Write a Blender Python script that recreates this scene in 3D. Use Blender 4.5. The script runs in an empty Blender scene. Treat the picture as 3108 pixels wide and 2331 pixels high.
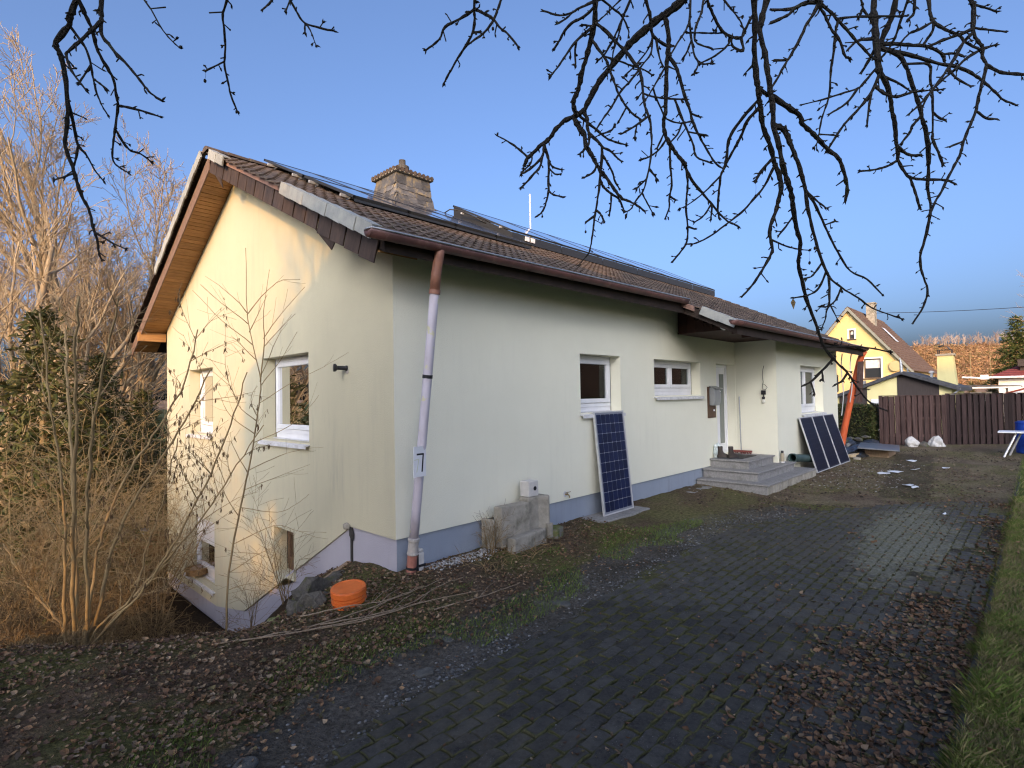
import bpy, bmesh, math, random
from mathutils import Vector as V, Matrix, noise
R = math.radians
S = bpy.context.scene
COL = S.collection
random.seed(11)
RU = random.uniform

# ---------------------------------------------------------------- camera, sky, sun, exposure
cd = bpy.data.cameras.new('camera'); cam = bpy.data.objects.new('camera', cd); COL.objects.link(cam)
cd.sensor_width = 36.0; cd.lens = 36.0*1665.1/3108.0; cd.clip_start = 0.05; cd.clip_end = 3000
CAM = V((-3.6717, -5.4844, 1.6530))
c_r = V((0.695439, -0.718376, -0.017315)); c_u = V((-0.004551, -0.028498, 0.999583)); c_f = V((0.718570, 0.695071, 0.023088))
m = Matrix((c_r, c_u, -c_f)).transposed().to_4x4(); m.translation = CAM
cam.matrix_world = m
S.camera = cam
SUN_AZ, SUN_EL = 33.0, 13.5                      # azimuth measured from -X towards -Y
sv = V((-math.cos(R(SUN_AZ))*math.cos(R(SUN_EL)), -math.sin(R(SUN_AZ))*math.cos(R(SUN_EL)), math.sin(R(SUN_EL))))
W = bpy.data.worlds.new('World'); S.world = W; W.use_nodes = True
nt = W.node_tree
sk = nt.nodes.new('ShaderNodeTexSky'); sk.sky_type = 'NISHITA'; sk.sun_disc = False
sk.sun_elevation = R(SUN_EL); sk.sun_rotation = math.atan2(sv.x, sv.y)
sk.altitude = 300; sk.air_density = 0.6; sk.dust_density = 10.0; sk.ozone_density = 3.3
wb = nt.nodes.new('ShaderNodeMix'); wb.data_type = 'RGBA'; wb.blend_type = 'MULTIPLY'; wb.inputs[0].default_value = 1.0
wb.inputs[7].default_value = (1.0, 0.99, 1.0, 1)          # white balance of the whole sky
nt.links.new(sk.outputs[0], wb.inputs[6]); nt.links.new(wb.outputs[2], nt.nodes['Background'].inputs[0])
nt.nodes['Background'].inputs[1].default_value = 0.15
ld = bpy.data.lights.new('sun', 'SUN'); ld.energy = 2.0; ld.angle = R(0.53); ld.color = (0.52, 0.245, 0.012)
sun = bpy.data.objects.new('sun', ld); COL.objects.link(sun)
sun.rotation_euler = sv.to_track_quat('Z', 'Y').to_euler(); sun.location = sv*60
S.view_settings.view_transform = 'Standard'; S.view_settings.look = 'None'
S.view_settings.gamma = 1.0; S.view_settings.exposure = 1.62
try: S.view_settings.use_curve_mapping = False
except Exception: pass
S.render.engine = 'CYCLES'; S.cycles.use_denoising = True; S.cycles.use_adaptive_sampling = False; S.cycles.max_bounces = 6; S.cycles.filter_width = 1.2

# ---------------------------------------------------------------- helpers
def tag(o, label=None, cat=None, group=None, kind=None):
    if label: o['label'] = label
    if cat: o['category'] = cat
    if group: o['group'] = group
    if kind: o['kind'] = kind
    return o

def thing(name, label, cat, loc=(0, 0, 0), group=None, rz=0.0):
    o = bpy.data.objects.new(name, None); COL.objects.link(o); o.location = loc; o.rotation_euler = (0, 0, rz)
    o.empty_display_size = 0.2
    return tag(o, label, cat, group)

def mworld(o):
    M_ = o.matrix_basis.copy(); p = o
    M_ = Matrix.LocRotScale(o.location, o.rotation_euler.to_quaternion(), o.scale)
    if o.parent: M_ = mworld(o.parent) @ o.matrix_parent_inverse @ M_
    return M_

def adopt(o, parent):
    o.parent = parent
    o.matrix_parent_inverse = mworld(parent).inverted()
    return o

class MB:
    def __init__(s, T=None): s.v = []; s.f = []; s.c = []; s.T = T; s.cur = (1, 1, 1)
    def add(s, vs, fs):
        n = len(s.v)
        if s.T: vs = [s.T(*p) for p in vs]
        s.v.extend([tuple(p) for p in vs]); s.c.extend([s.cur]*len(vs)); s.f.extend([tuple(i+n for i in f) for f in fs])
        return s
    def poly(s, *pts): return s.add(pts, [tuple(range(len(pts)))])
    def box(s, x0, x1, y0, y1, z0, z1):
        vs = [(x, y, z) for z in (z0, z1) for y in (y0, y1) for x in (x0, x1)]
        return s.add(vs, [(0, 2, 3, 1), (4, 5, 7, 6), (0, 1, 5, 4), (2, 6, 7, 3), (0, 4, 6, 2), (1, 3, 7, 5)])
    def obox(s, c, a, b, d):
        c, a, b, d = V(c), V(a), V(b), V(d)
        vs = [c+a*i+b*j+d*k for k in (-1, 1) for j in (-1, 1) for i in (-1, 1)]
        return s.add(vs, [(0, 2, 3, 1), (4, 5, 7, 6), (0, 1, 5, 4), (2, 6, 7, 3), (0, 4, 6, 2), (1, 3, 7, 5)])
    def prism(s, pts, off):
        n = len(pts); off = V(off); vs = [V(p) for p in pts]+[V(p)+off for p in pts]
        fs = [tuple(range(n))[::-1], tuple(range(n, 2*n))]+[(i, (i+1) % n, n+(i+1) % n, n+i) for i in range(n)]
        return s.add(vs, fs)
    def tube(s, pts, rad, n=5, cap=True):
        pts = [V(p) for p in pts]; m_ = len(pts)
        if not hasattr(rad, '__len__'): rad = [rad]*m_
        vs = []; fs = []; u = None
        for i, p in enumerate(pts):
            t = (pts[min(i+1, m_-1)]-pts[max(i-1, 0)])
            if t.length < 1e-9: t = V((0, 0, 1))
            t.normalize()
            if u is None:
                u = t.orthogonal().normalized()
            else:
                u = u-t*u.dot(t)
                u = u.normalized() if u.length > 1e-6 else t.orthogonal().normalized()
            w = t.cross(u)
            for k in range(n):
                a = 2*math.pi*k/n
                vs.append(p+(u*math.cos(a)+w*math.sin(a))*rad[i])
        for i in range(m_-1):
            for k in range(n):
                fs.append((i*n+k, i*n+(k+1) % n, (i+1)*n+(k+1) % n, (i+1)*n+k))
        if cap:
            fs.append(tuple(range(n))[::-1]); fs.append(tuple((m_-1)*n+k for k in range(n)))
        return s.add(vs, fs)
    def lathe(s, c, prof, n=16, axis=(0, 0, 1)):
        a = V(axis).normalized(); c = V(c)
        return s.tube_prof(c, a, prof, n)
    def tube_prof(s, c, a, prof, n):
        u = a.orthogonal().normalized(); w = a.cross(u); vs = []; fs = []
        for r, h in prof:
            for k in range(n):
                t = 2*math.pi*k/n
                vs.append(c+a*h+(u*math.cos(t)+w*math.sin(t))*r)
        for i in range(len(prof)-1):
            for k in range(n):
                fs.append((i*n+k, i*n+(k+1) % n, (i+1)*n+(k+1) % n, (i+1)*n+k))
        fs.append(tuple(range(n))[::-1]); fs.append(tuple((len(prof)-1)*n+k for k in range(n)))
        return s.add(vs, fs)
    def rock(s, c, rx, ry, rz, seed=0, sub=2, rough=.3):
        bm = bmesh.new(); bmesh.ops.create_icosphere(bm, subdivisions=sub, radius=1)
        vs = []
        for v in bm.verts:
            k = 1+rough*noise.noise(v.co*1.3+V((seed*3.1, seed*1.7, seed)))+rough*.4*noise.noise(v.co*3.5+V((seed, 0, seed*2.2)))
            vs.append((c[0]+v.co.x*rx*k, c[1]+v.co.y*ry*k, c[2]+v.co.z*rz*k))
        bm.verts.index_update(); fs = [tuple(v.index for v in f.verts) for f in bm.faces]; bm.free()
        return s.add(vs, fs)
    def mesh(s, name, mat, smooth=False, org=(0, 0, 0)):
        me = bpy.data.meshes.new(name); o_ = V(org)
        me.from_pydata([(p[0]-o_.x, p[1]-o_.y, p[2]-o_.z) for p in s.v], [], s.f)
        if any(c != (1, 1, 1) for c in s.c):
            at = me.color_attributes.new('col', 'FLOAT_COLOR', 'POINT')
            at.data.foreach_set('color', [x for c in s.c for x in (*c, 1.0)])
        me.materials.append(mat)
        if smooth: me.polygons.foreach_set('use_smooth', [True]*len(me.polygons))
        me.update()
        return me
    def build(s, name, mat, parent=None, smooth=False, org=None, kind=None):
        if org is None: org = (0, 0, 0)
        o = bpy.data.objects.new(name, s.mesh(name, mat, smooth, org)); COL.objects.link(o); o.location = org
        if parent: adopt(o, parent)
        if kind: o['kind'] = kind
        return o

def inst(name, me, parent, M_, mat=None):
    o = bpy.data.objects.new(name, me); COL.objects.link(o)
    o.matrix_basis = M_
    if parent: adopt(o, parent)
    return o

def bevel(o, w=0.01, seg=1):
    b = o.modifiers.new('edge', 'BEVEL'); b.width = w; b.segments = seg; b.limit_method = 'ANGLE'
    return o

def copy_tree(o, parent=None):
    c = o.copy(); COL.objects.link(c)
    if parent:
        c.parent = parent; c.matrix_parent_inverse = o.matrix_parent_inverse.copy()
    for ch in list(o.children): copy_tree(ch, c)
    return c

# ---------------------------------------------------------------- materials
def N(nt, t, **k):
    n = nt.nodes.new(t)
    for a, b in k.items(): setattr(n, a, b)
    return n
def lk(nt, a, b): nt.links.new(a, b)

def M(name, c1, c2=None, scale=4.0, rough=.8, bump=0.0, bscale=60.0, metal=0.0, spec=.35, attr=False, rnd=0.0,
      stretch=(1, 1, 1), c3=None, s3=1.2, t3=(.55, .68), detail=6.0, lo=.36, hi=.64, bstretch=(1, 1, 1), coat=0.0, bdist=.02, sub=0.0):
    ma = bpy.data.materials.new(name); ma.use_nodes = True; nt = ma.node_tree
    b = nt.nodes['Principled BSDF']
    tc = N(nt, 'ShaderNodeTexCoord'); src = tc.outputs['Object']
    oi = None
    if rnd:
        oi = N(nt, 'ShaderNodeObjectInfo'); ad = N(nt, 'ShaderNodeVectorMath', operation='ADD')
        cm = N(nt, 'ShaderNodeVectorMath', operation='SCALE'); cm.inputs[0].default_value = (31.7, 17.3, 9.1)
        lk(nt, oi.outputs['Random'], cm.inputs[3]); lk(nt, src, ad.inputs[0]); lk(nt, cm.outputs[0], ad.inputs[1]); src = ad.outputs[0]
    def noi(sc, st=(1, 1, 1), det=detail):
        mp = N(nt, 'ShaderNodeMapping'); mp.inputs['Scale'].default_value = st; lk(nt, src, mp.inputs[0])
        n = N(nt, 'ShaderNodeTexNoise'); n.inputs['Scale'].default_value = sc; n.inputs['Detail'].default_value = det
        n.inputs['Roughness'].default_value = .62
        lk(nt, mp.outputs[0], n.inputs['Vector']); return n.outputs[0]
    def mix(fac, a, bb, mode='MIX'):
        x = N(nt, 'ShaderNodeMix', data_type='RGBA', blend_type=mode)
        for sock, val in ((x.inputs[0], fac), (x.inputs[6], a), (x.inputs[7], bb)):
            if hasattr(val, 'links') or hasattr(val, 'is_linked'): lk(nt, val, sock)
            else: sock.default_value = val if not hasattr(val, '__len__') else (*val, 1)[:4]
        return x.outputs[2]
    def ramp(fac, a, bb):
        r = N(nt, 'ShaderNodeMapRange'); r.inputs[1].default_value = a; r.inputs[2].default_value = bb; lk(nt, fac, r.inputs[0]); return r.outputs[0]
    col = None
    if c2 is not None: col = mix(ramp(noi(scale, stretch), lo, hi), c1, c2)
    if c3 is not None: col = mix(ramp(noi(s3, (1, 1, 1), 8), *t3), col if col is not None else c1, c3)
    if attr:
        at = N(nt, 'ShaderNodeAttribute'); at.attribute_name = 'col'
        col = mix(1.0, col if col is not None else (*c1, 1), at.outputs['Color'], 'MULTIPLY')
    if rnd:
        mr = N(nt, 'ShaderNodeMapRange'); mr.inputs[3].default_value = 1-rnd; mr.inputs[4].default_value = 1+rnd
        lk(nt, oi.outputs['Random'], mr.inputs[0])
        hs = N(nt, 'ShaderNodeHueSaturation'); lk(nt, mr.outputs[0], hs.inputs['Value'])
        if col is not None: lk(nt, col, hs.inputs['Color'])
        else: hs.inputs['Color'].default_value = (*c1, 1)
        col = hs.outputs[0]
    if col is not None: lk(nt, col, b.inputs['Base Color'])
    else: b.inputs['Base Color'].default_value = (*c1, 1)
    b.inputs['Roughness'].default_value = rough; b.inputs['Metallic'].default_value = metal
    b.inputs['Specular IOR Level'].default_value = spec
    if coat: b.inputs['Coat Weight'].default_value = coat; b.inputs['Coat Roughness'].default_value = .05
    if bump:
        bp = N(nt, 'ShaderNodeBump'); bp.inputs['Strength'].default_value = bump; bp.inputs['Distance'].default_value = bdist
        lk(nt, noi(bscale, bstretch, 5), bp.inputs['Height']); lk(nt, bp.outputs[0], b.inputs['Normal'])
    return ma

def stucco(name, c1, c2, dirt, bump=.5):
    ma = M(name, c1, c2, scale=1.3, rough=.92, bump=bump*1.5, bscale=110, spec=.15, detail=8, lo=.3, hi=.7, bdist=.012)
    nt = ma.node_tree; b = nt.nodes['Principled BSDF']; src = b.inputs['Base Color'].links[0].from_socket
    tc = N(nt, 'ShaderNodeTexCoord'); mp = N(nt, 'ShaderNodeMapping'); mp.inputs['Scale'].default_value = (5, 5, .55)
    lk(nt, tc.outputs['Object'], mp.inputs[0])
    n1 = N(nt, 'ShaderNodeTexNoise'); n1.inputs['Scale'].default_value = 1.6; n1.inputs['Detail'].default_value = 9; n1.inputs['Roughness'].default_value = .7
    lk(nt, mp.outputs[0], n1.inputs['Vector'])
    n2 = N(nt, 'ShaderNodeTexNoise'); n2.inputs['Scale'].default_value = .55; lk(nt, tc.outputs['Object'], n2.inputs['Vector'])
    r1 = N(nt, 'ShaderNodeMapRange'); r1.inputs[1].default_value = .5; r1.inputs[2].default_value = .75; lk(nt, n1.outputs[0], r1.inputs[0])
    r2 = N(nt, 'ShaderNodeMapRange'); r2.inputs[1].default_value = .4; r2.inputs[2].default_value = .65; r2.inputs[4].default_value = .6; lk(nt, n2.outputs[0], r2.inputs[0])
    mu = N(nt, 'ShaderNodeMath', operation='MULTIPLY'); lk(nt, r1.outputs[0], mu.inputs[0]); lk(nt, r2.outputs[0], mu.inputs[1])
    x = N(nt, 'ShaderNodeMix', data_type='RGBA'); lk(nt, mu.outputs[0], x.inputs[0]); lk(nt, src, x.inputs[6]); x.inputs[7].default_value = (*dirt, 1)
    lk(nt, x.outputs[2], b.inputs['Base Color'])
    return ma

def glass(name, tint=(.75, .8, .8), ior=1.5, rough=.02):
    ma = bpy.data.materials.new(name); ma.use_nodes = True; nt = ma.node_tree; nt.nodes.remove(nt.nodes['Principled BSDF'])
    t = N(nt, 'ShaderNodeBsdfTransparent'); t.inputs[0].default_value = (*tint, 1)
    g = N(nt, 'ShaderNodeBsdfGlossy'); g.inputs['Roughness'].default_value = rough
    f = N(nt, 'ShaderNodeFresnel'); f.inputs[0].default_value = ior
    x = N(nt, 'ShaderNodeMixShader'); lk(nt, f.outputs[0], x.inputs[0]); lk(nt, t.outputs[0], x.inputs[1]); lk(nt, g.outputs[0], x.inputs[2])
    lk(nt, x.outputs[0], nt.nodes['Material Output'].inputs[0])
    return ma

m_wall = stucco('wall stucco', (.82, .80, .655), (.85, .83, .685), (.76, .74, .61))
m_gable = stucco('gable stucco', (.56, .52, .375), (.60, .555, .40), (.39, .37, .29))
m_plinth = stucco('plinth paint', (.27, .31, .38), (.31, .35, .42), (.20, .21, .22), .35)
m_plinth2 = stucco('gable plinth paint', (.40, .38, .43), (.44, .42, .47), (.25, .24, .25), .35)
m_white = M('white plastic', (.80, .80, .82), (.72, .72, .74), scale=3, rough=.35, spec=.5)
m_whiteold = M('weathered white paint', (.74, .73, .74), (.56, .55, .54), scale=9, rough=.6)
m_glass = glass('window glass')
m_curtain = M('beige curtain', (.62, .56, .44), (.50, .45, .35), scale=14, rough=.9, stretch=(6, 6, .3))
m_room = M('dark room', (.10, .095, .085), rough=.95)
m_tile = M('concrete roof tile', (.062, .046, .038), (.115, .082, .062), scale=9, rough=.9, bump=.5, bscale=70, rnd=.22, c3=(.13, .12, .085), s3=14, t3=(.56, .70))
m_verge = M('grey verge slate', (.37, .37, .335), (.27, .28, .27), scale=6, rough=.8, bump=.2, bscale=40, rnd=.10, c3=(.27, .27, .25), s3=18, t3=(.6, .75))
m_shingle = M('brown slate shingle', (.048, .033, .027), (.085, .056, .042), scale=5, rough=.7, rnd=.15, stretch=(3, 3, .8))
m_board = M('brown painted board', (.16, .10, .075), (.22, .14, .10), scale=3, rough=.7, stretch=(1, 6, 6), bump=.15, bscale=30)
m_deck = M('shade darkened roof timber', (.022, .015, .012), (.04, .026, .02), scale=6, rough=.85)  # dark wood, coloured darker still to hold the shadow under the eaves
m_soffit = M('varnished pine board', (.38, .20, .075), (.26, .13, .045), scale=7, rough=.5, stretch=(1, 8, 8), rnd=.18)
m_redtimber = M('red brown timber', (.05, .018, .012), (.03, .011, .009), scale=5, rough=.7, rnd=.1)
m_gutter = M('copper brown gutter', (.17, .075, .065), (.11, .055, .05), scale=6, rough=.5, spec=.5, c3=(.22, .12, .10), s3=9, t3=(.55, .7))
m_zinc = M('zinc bead', (.42, .43, .45), (.30, .31, .33), scale=12, rough=.45, metal=.6)
m_pipe = M('peeling painted downpipe', (.58, .54, .60), (.48, .43, .47), scale=5, rough=.55, c3=(.58, .55, .36), s3=7, t3=(.60, .64), stretch=(1, 1, .4))
m_copper = M('brown copper elbow', (.30, .135, .085), (.22, .10, .07), scale=10, rough=.5, spec=.5)
m_terra = M('red brown clay pipe', (.36, .15, .11), (.29, .12, .09), scale=12, rough=.6)
m_claygrey = M('grey pipe socket', (.46, .42, .38), (.36, .33, .30), scale=12, rough=.7)
m_black = M('black plastic', (.02, .02, .022), rough=.45)
m_rubber = M('black rubber', (.025, .024, .023), (.05, .045, .04), scale=8, rough=.8)
m_slate = M('chimney slate', (.085, .083, .085), (.14, .135, .132), scale=5, rough=.6, rnd=.35, c3=(.24, .19, .115), s3=5, t3=(.52, .64), bump=.2, bscale=30)
m_pvglass = M('solar glass', (.012, .016, .04), (.016, .022, .06), scale=3, rough=.12, spec=.6, coat=.6)
m_cell = M('blue silicon cell', (.005, .010, .040), (.008, .016, .060), scale=24, rough=.35, spec=.3, rnd=.25)
m_celldark = M('dark silicon cell', (.004, .005, .016), (.006, .008, .024), scale=24, rough=.4, spec=.15, rnd=.2)
m_pvback = M('panel backsheet', (.22, .23, .27), rough=.35, spec=.5)
m_pvline = M('dim panel lines', (.05, .05, .07), rough=.5, spec=.15)
m_alu = M('aluminium frame', (.62, .62, .62), (.52, .52, .52), scale=9, rough=.4, metal=.35)
m_darkalu = M('black anodised frame', (.03, .032, .035), rough=.45, spec=.4)
m_stone = M('grey granite slab', (.30, .29, .28), (.21, .205, .20), scale=26, rough=.75, bump=.15, bscale=80, detail=9, c3=(.16, .155, .14), s3=4, t3=(.55, .72))
m_rubble = M('rough step stone', (.38, .35, .29), (.27, .25, .21), scale=9, rough=.9, bump=.6, bscale=24, rnd=.15)
m_mortar = M('mortar', (.36, .34, .30), (.28, .27, .24), scale=16, rough=.95, bump=.5, bscale=40)
m_conc = M('weathered concrete', (.37, .34, .285), (.25, .23, .19), scale=7, rough=.9, bump=.6, bscale=38, c3=(.13, .125, .09), s3=4.2, t3=(.55, .7))
m_concpale = M('pale aerated block', (.60, .57, .54), (.52, .50, .47), scale=9, rough=.9, bump=.2, bscale=70)
m_mossy = M('mossy stone', (.10, .125, .028), (.17, .165, .075), scale=9, rough=.95, bump=.8, bscale=40, c3=(.19, .18, .16), s3=4, t3=(.5, .62))
m_boulder = M('dark garden stone', (.13, .12, .105), (.075, .07, .06), scale=7, rough=.95, bump=1.0, bscale=26, bdist=.05, c3=(.10, .11, .035), s3=3.5, t3=(.50, .62))
m_wood = M('weathered wood', (.27, .19, .12), (.19, .13, .085), scale=5, rough=.8, stretch=(6, 6, .7), rnd=.12, bump=.2, bscale=40)
m_darkwood = M('dark stained wood', (.12, .065, .035), (.08, .042, .024), scale=6, rough=.6, stretch=(6, 6, .7))
m_palewood = M('pale new timber', (.56, .45, .30), (.47, .36, .22), scale=6, rough=.7, stretch=(.8, 6, 6))
m_fence = M('red brown fence board', (.040, .020, .018), (.085, .052, .046), scale=5, rough=.85, stretch=(7, 7, .5), rnd=.32, bump=.25, bscale=50, bstretch=(3, 3, .3))
m_grey = M('grey metal letterbox', (.30, .31, .32), (.26, .27, .28), scale=4, rough=.4, metal=.3)
m_orange = M('orange plastic', (.72, .155, .028), (.60, .125, .025), scale=7, rough=.5, c3=(.50, .16, .07), s3=9, t3=(.58, .72))
m_orangepipe = M('orange drain pipe', (.60, .115, .035), (.50, .095, .03), scale=4, rough=.5)
m_greenpipe = M('dark green pipe', (.035, .065, .06), (.05, .085, .08), scale=6, rough=.5)
m_blue = M('blue plastic barrel', (.01, .055, .36), (.012, .045, .28), scale=3, rough=.4)
m_bark = M('dark cherry bark', (.022, .019, .016), (.042, .036, .028), scale=26, rough=.95, bump=.9, bscale=90, c3=(.05, .06, .03), s3=9, t3=(.6, .72))
m_twig = M('grey brown twig', (.17, .125, .085), (.26, .20, .14), scale=8, rough=.8)
m_twigpale = M('pale golden twig', (.42, .32, .20), (.32, .235, .145), scale=6, rough=.8)
m_hazel = M('hazel bark', (.34, .245, .12), (.23, .165, .085), scale=14, rough=.75, stretch=(1, 1, .4))
m_brush = M('brown bramble', (.13, .085, .042), (.24, .165, .075), scale=7, rough=.85)
m_leaf = M('fallen leaf', (1, 1, 1), attr=True, rough=.8, spec=.2)
m_grassm = M('grass blade', (1, 1, 1), attr=True, rough=.7, spec=.2)
m_gravel = M('grey gravel', (1, 1, 1), attr=True, rough=.9, spec=.2, bump=.3, bscale=120)
m_conif = M('conifer foliage', (1, 1, 1), attr=True, rough=.7, spec=.2)
m_yellow = stucco('yellow render', (.66, .50, .23), (.70, .54, .26), (.55, .42, .2), .3)
m_yellow2 = stucco('pale yellow render', (.74, .66, .33), (.79, .71, .38), (.5, .46, .26), .3)
m_greenyel = stucco('greenish stack render', (.52, .47, .24), (.58, .53, .27), (.36, .34, .2), .3)
m_dkbrown = M('dark brown cladding', (.045, .035, .033), (.06, .047, .044), scale=5, rough=.8, stretch=(8, 8, .6))
m_brroof = M('brown tiled roof', (.17, .105, .075), (.11, .07, .052), scale=7, rough=.9, c3=(.22, .16, .11), s3=3, t3=(.55, .7))
m_dkroof = M('dark roofing felt', (.045, .045, .05), (.075, .075, .082), scale=6, rough=.8)
m_redroof = M('dark red roof', (.16, .035, .035), (.21, .055, .05), scale=8, rough=.7)
m_whitewall = stucco('white render', (.72, .73, .72), (.78, .78, .77), (.55, .56, .55), .2)
m_rockw = M('pale boulder', (.58, .57, .55), (.40, .39, .37), scale=4, rough=.85, bump=.4, bscale=14)
m_tarp = M('black pond sheet', (.02, .022, .028), (.04, .043, .05), scale=5, rough=.35, spec=.6, bump=.5, bscale=9)
m_paper = M('white scrap', (.78, .80, .82), (.66, .68, .70), scale=9, rough=.5)
m_boot = M('dark leather', (.03, .022, .018), (.05, .036, .028), scale=12, rough=.55)
m_bag = M('clear plastic bag', (.60, .66, .66), (.45, .52, .52), scale=9, rough=.25, spec=.6)
m_wicker = M('wicker', (.30, .19, .09), (.21, .125, .055), scale=40, rough=.7)
m_cone = M('pine cone and dried fruit', (.40, .31, .25), (.26, .18, .13), scale=20, rough=.85)
m_sheetmetal = M('grey sheet lid', (.36, .38, .41), (.26, .28, .31), scale=3, rough=.3, metal=.7)
m_hill = M('winter woodland slope', (.27, .17, .10), (.20, .125, .075), scale=.05, rough=.95, detail=10)
m_farwood = M('far bare wood', (1, 1, 1), attr=True, rough=.95, spec=.1)
m_red = M('red cloth', (.40, .04, .05), rough=.7)
# ---------------------------------------------------------------- terrain
def lerp_tab(x, tab):
    if x <= tab[0][0]: return tab[0][1]
    for (a, b), (c, d) in zip(tab, tab[1:]):
        if x <= c: return b+(d-b)*(x-a)/(c-a)
    return tab[-1][1]
def sm(t): t = max(0., min(1., t)); return t*t*(3-2*t)
EDGE = [(-60, 22), (-14, 5.2), (-8, 3.2), (-3.3, 1.35), (-2.75, .80), (-2.18, .50), (-1.6, .12), (-1.05, .12), (-.55, .62), (0, 1.05), (60, 1.05)]
DRV = [(-9, -2.9), (-2.6, -2.62), (-2.12, -2.40), (-1.49, -2.14), (-.78, -2.15), (.4, -2.13), (1.36, -2.04), (2.5, -1.98), (5.2, -1.96), (7.06, -2.66), (9.3, -4.2), (9.8, -5.06)]
KY = -5.06
def gbase(x, y):
    z = -.5+.008*max(0., min(x, 25.))
    if x > -1.0: z += .12*sm((y+2.1)/2.1)*sm((x+1.0)/1.2)*(1 if x < 7 else max(0., 1-(x-7)/8))
    if x > 9: z += .02*sm((x-9)/8)
    e = lerp_tab(x, EDGE); d = y-e
    if d > -.6:
        t = max(0., d+.05)
        drop = .42*t+.05*sm((d+.6)/.6)
        if t > 1.3: drop += (t-1.3)*.25
        z -= drop
        if z < -2.62 and not (0 < x < 15.3 and y < 9.4): z = -2.62-.02*min(1, max(0, (t-4)/4))
        if y > 16: z = max(z, -2.64)+.035*(y-16)*(1 if y < 60 else 60-16 and 1)
        if y > 60: z = -2.64+.035*44
    if y < KY-.02: z = -.40+.006*max(0, x)+.02*math.sin(x*.8)+.015*(-5.06-y)
    return z
def gnoise(x, y):
    n = .018*noise.noise(V((x*1.1, y*1.1, 3.3)))+.012*noise.noise(V((x*4.3, y*4.3, 1.3)))
    if lerp_tab(x, DRV) > y > KY and x < 9.6: return n*.35
    return n*1.6+.012*noise.noise(V((x*9, y*9, 7)))
def gz(x, y): return gbase(x, y)+gnoise(x, y)

def axis(lo, hi, fine0, fine1, step):
    xs = []; x = fine0
    while x <= fine1: xs.append(x); x += step
    s_ = step; x = xs[-1]
    while x < hi: s_ *= 1.22; x += s_; xs.append(min(x, hi))
    s_ = step; x = xs[0]
    while x > lo: s_ *= 1.22; x -= s_; xs.insert(0, max(x, lo))
    return xs
gx = axis(-700, 700, -6.2, 14, .10); gy = axis(-700, 700, -7.2, 3.2, .085)
gm = MB(); idx = {}
def gcol(x, y):
    n1 = noise.noise(V((x*.9, y*.9, 9.1))); n2 = noise.noise(V((x*2.7, y*2.7, 4.4))); n3 = noise.noise(V((x*6.1, y*6.1, 14.)))
    soil = V((.120, .086, .060)); moss = V((.125, .132, .042)); grav = V((.125, .114, .100)); tan = V((.25, .20, .135)); grass = V((.10, .135, .03)); dirt = V((.070, .062, .050))
    e = lerp_tab(x, EDGE); dv = lerp_tab(x, DRV)
    if y < KY: return grass*(1+.3*n2)
    c = soil*(1+.25*n2)
    if abs(x) < 40 and -5.1 < y < e+.6:
        c = c.lerp(moss, max(0, min(.8, .35+1.1*n1+.5*n3)))
        if y < dv: c = dirt.lerp(moss, max(0, min(.75, .25+.9*n2+.5*n3)))          # paver joints
        elif y < dv+.75 and x < 7: c = grav.lerp(dirt, max(0, min(1, .4+n2+.4*n3)))
        if x > 3.5 and -2.0 < y < 0: c = c.lerp(moss.lerp(tan, .35), max(0, min(.7, .3+n1)))
        if x > 7.5: c = V((.150, .112, .080)).lerp(V((.15, .14, .06)), max(0, min(.8, .35+1.3*n1))).lerp(tan, max(0, min(.6, .15+1.1*n2+.5*n3)))
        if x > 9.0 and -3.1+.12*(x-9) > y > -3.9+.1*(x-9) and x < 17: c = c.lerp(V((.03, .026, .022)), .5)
    if y > e+.6 or abs(x) > 40 or y < -9:
        c = V((.050, .035, .022)).lerp(V((.045, .07, .02)), sm((y-12)/6) if x > -30 else 1)
        if x > 22: c = V((.05, .06, .022))
    return c
for j, y in enumerate(gy):
    for i, x in enumerate(gx):
        gm.v.append((x, y, gz(x, y) if abs(x) < 60 and abs(y) < 60 else gbase(max(-59, min(59, x)), max(-59, min(59, y)))))
        gm.c.append(tuple(gcol(x, y)))
nx = len(gx)
for j in range(len(gy)-1):
    for i in range(nx-1):
        gm.f.append((j*nx+i, j*nx+i+1, (j+1)*nx+i+1, (j+1)*nx+i))
m_ground = M('ground soil and moss', (.62, .62, .60), (1.35, 1.33, 1.3), scale=22, attr=True, rough=.95, spec=.12, bump=1.0, bscale=42, detail=9, bdist=.05, c3=(.42, .40, .36), s3=60, t3=(.55, .66))
ground = gm.build('ground', m_ground, smooth=True, kind='structure')

# paved driveway: interlocking wavy pavers laid in running bond
drive = bpy.data.objects.new('driveway', None); COL.objects.link(drive); drive['kind'] = 'structure'; drive.location = (2, -3.5, -.5)
PL, PW = .235, .118
def paver_outline(k=1.0):
    a, b = PL/2-.005, PW/2-.005; z = .012
    return [(-a, -b), (-a*.5, -b-z*.6), (0, -b), (a*.5, -b+z), (a, -b), (a+z*.5, 0), (a, b), (a*.5, b+z), (0, b), (-a*.5, b-z*.6), (-a, b), (-a+z*.5, 0)]
def paver_mesh():
    o = paver_outline(); n = len(o); vs = [(x*.70, y*.56, .012) for x, y in o]+[(x*.955, y*.91, .0105) for x, y in o]+[(x, y, .002) for x, y in o]+[(x, y, -.05) for x, y in o]
    fs = [tuple(range(n))]
    for r in (0, 1, 2): fs += [(r*n+i, (r+1)*n+i, (r+1)*n+(i+1) % n, r*n+(i+1) % n) for i in range(n)]
    return vs, fs
PV_V, PV_F = paver_mesh()
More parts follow.
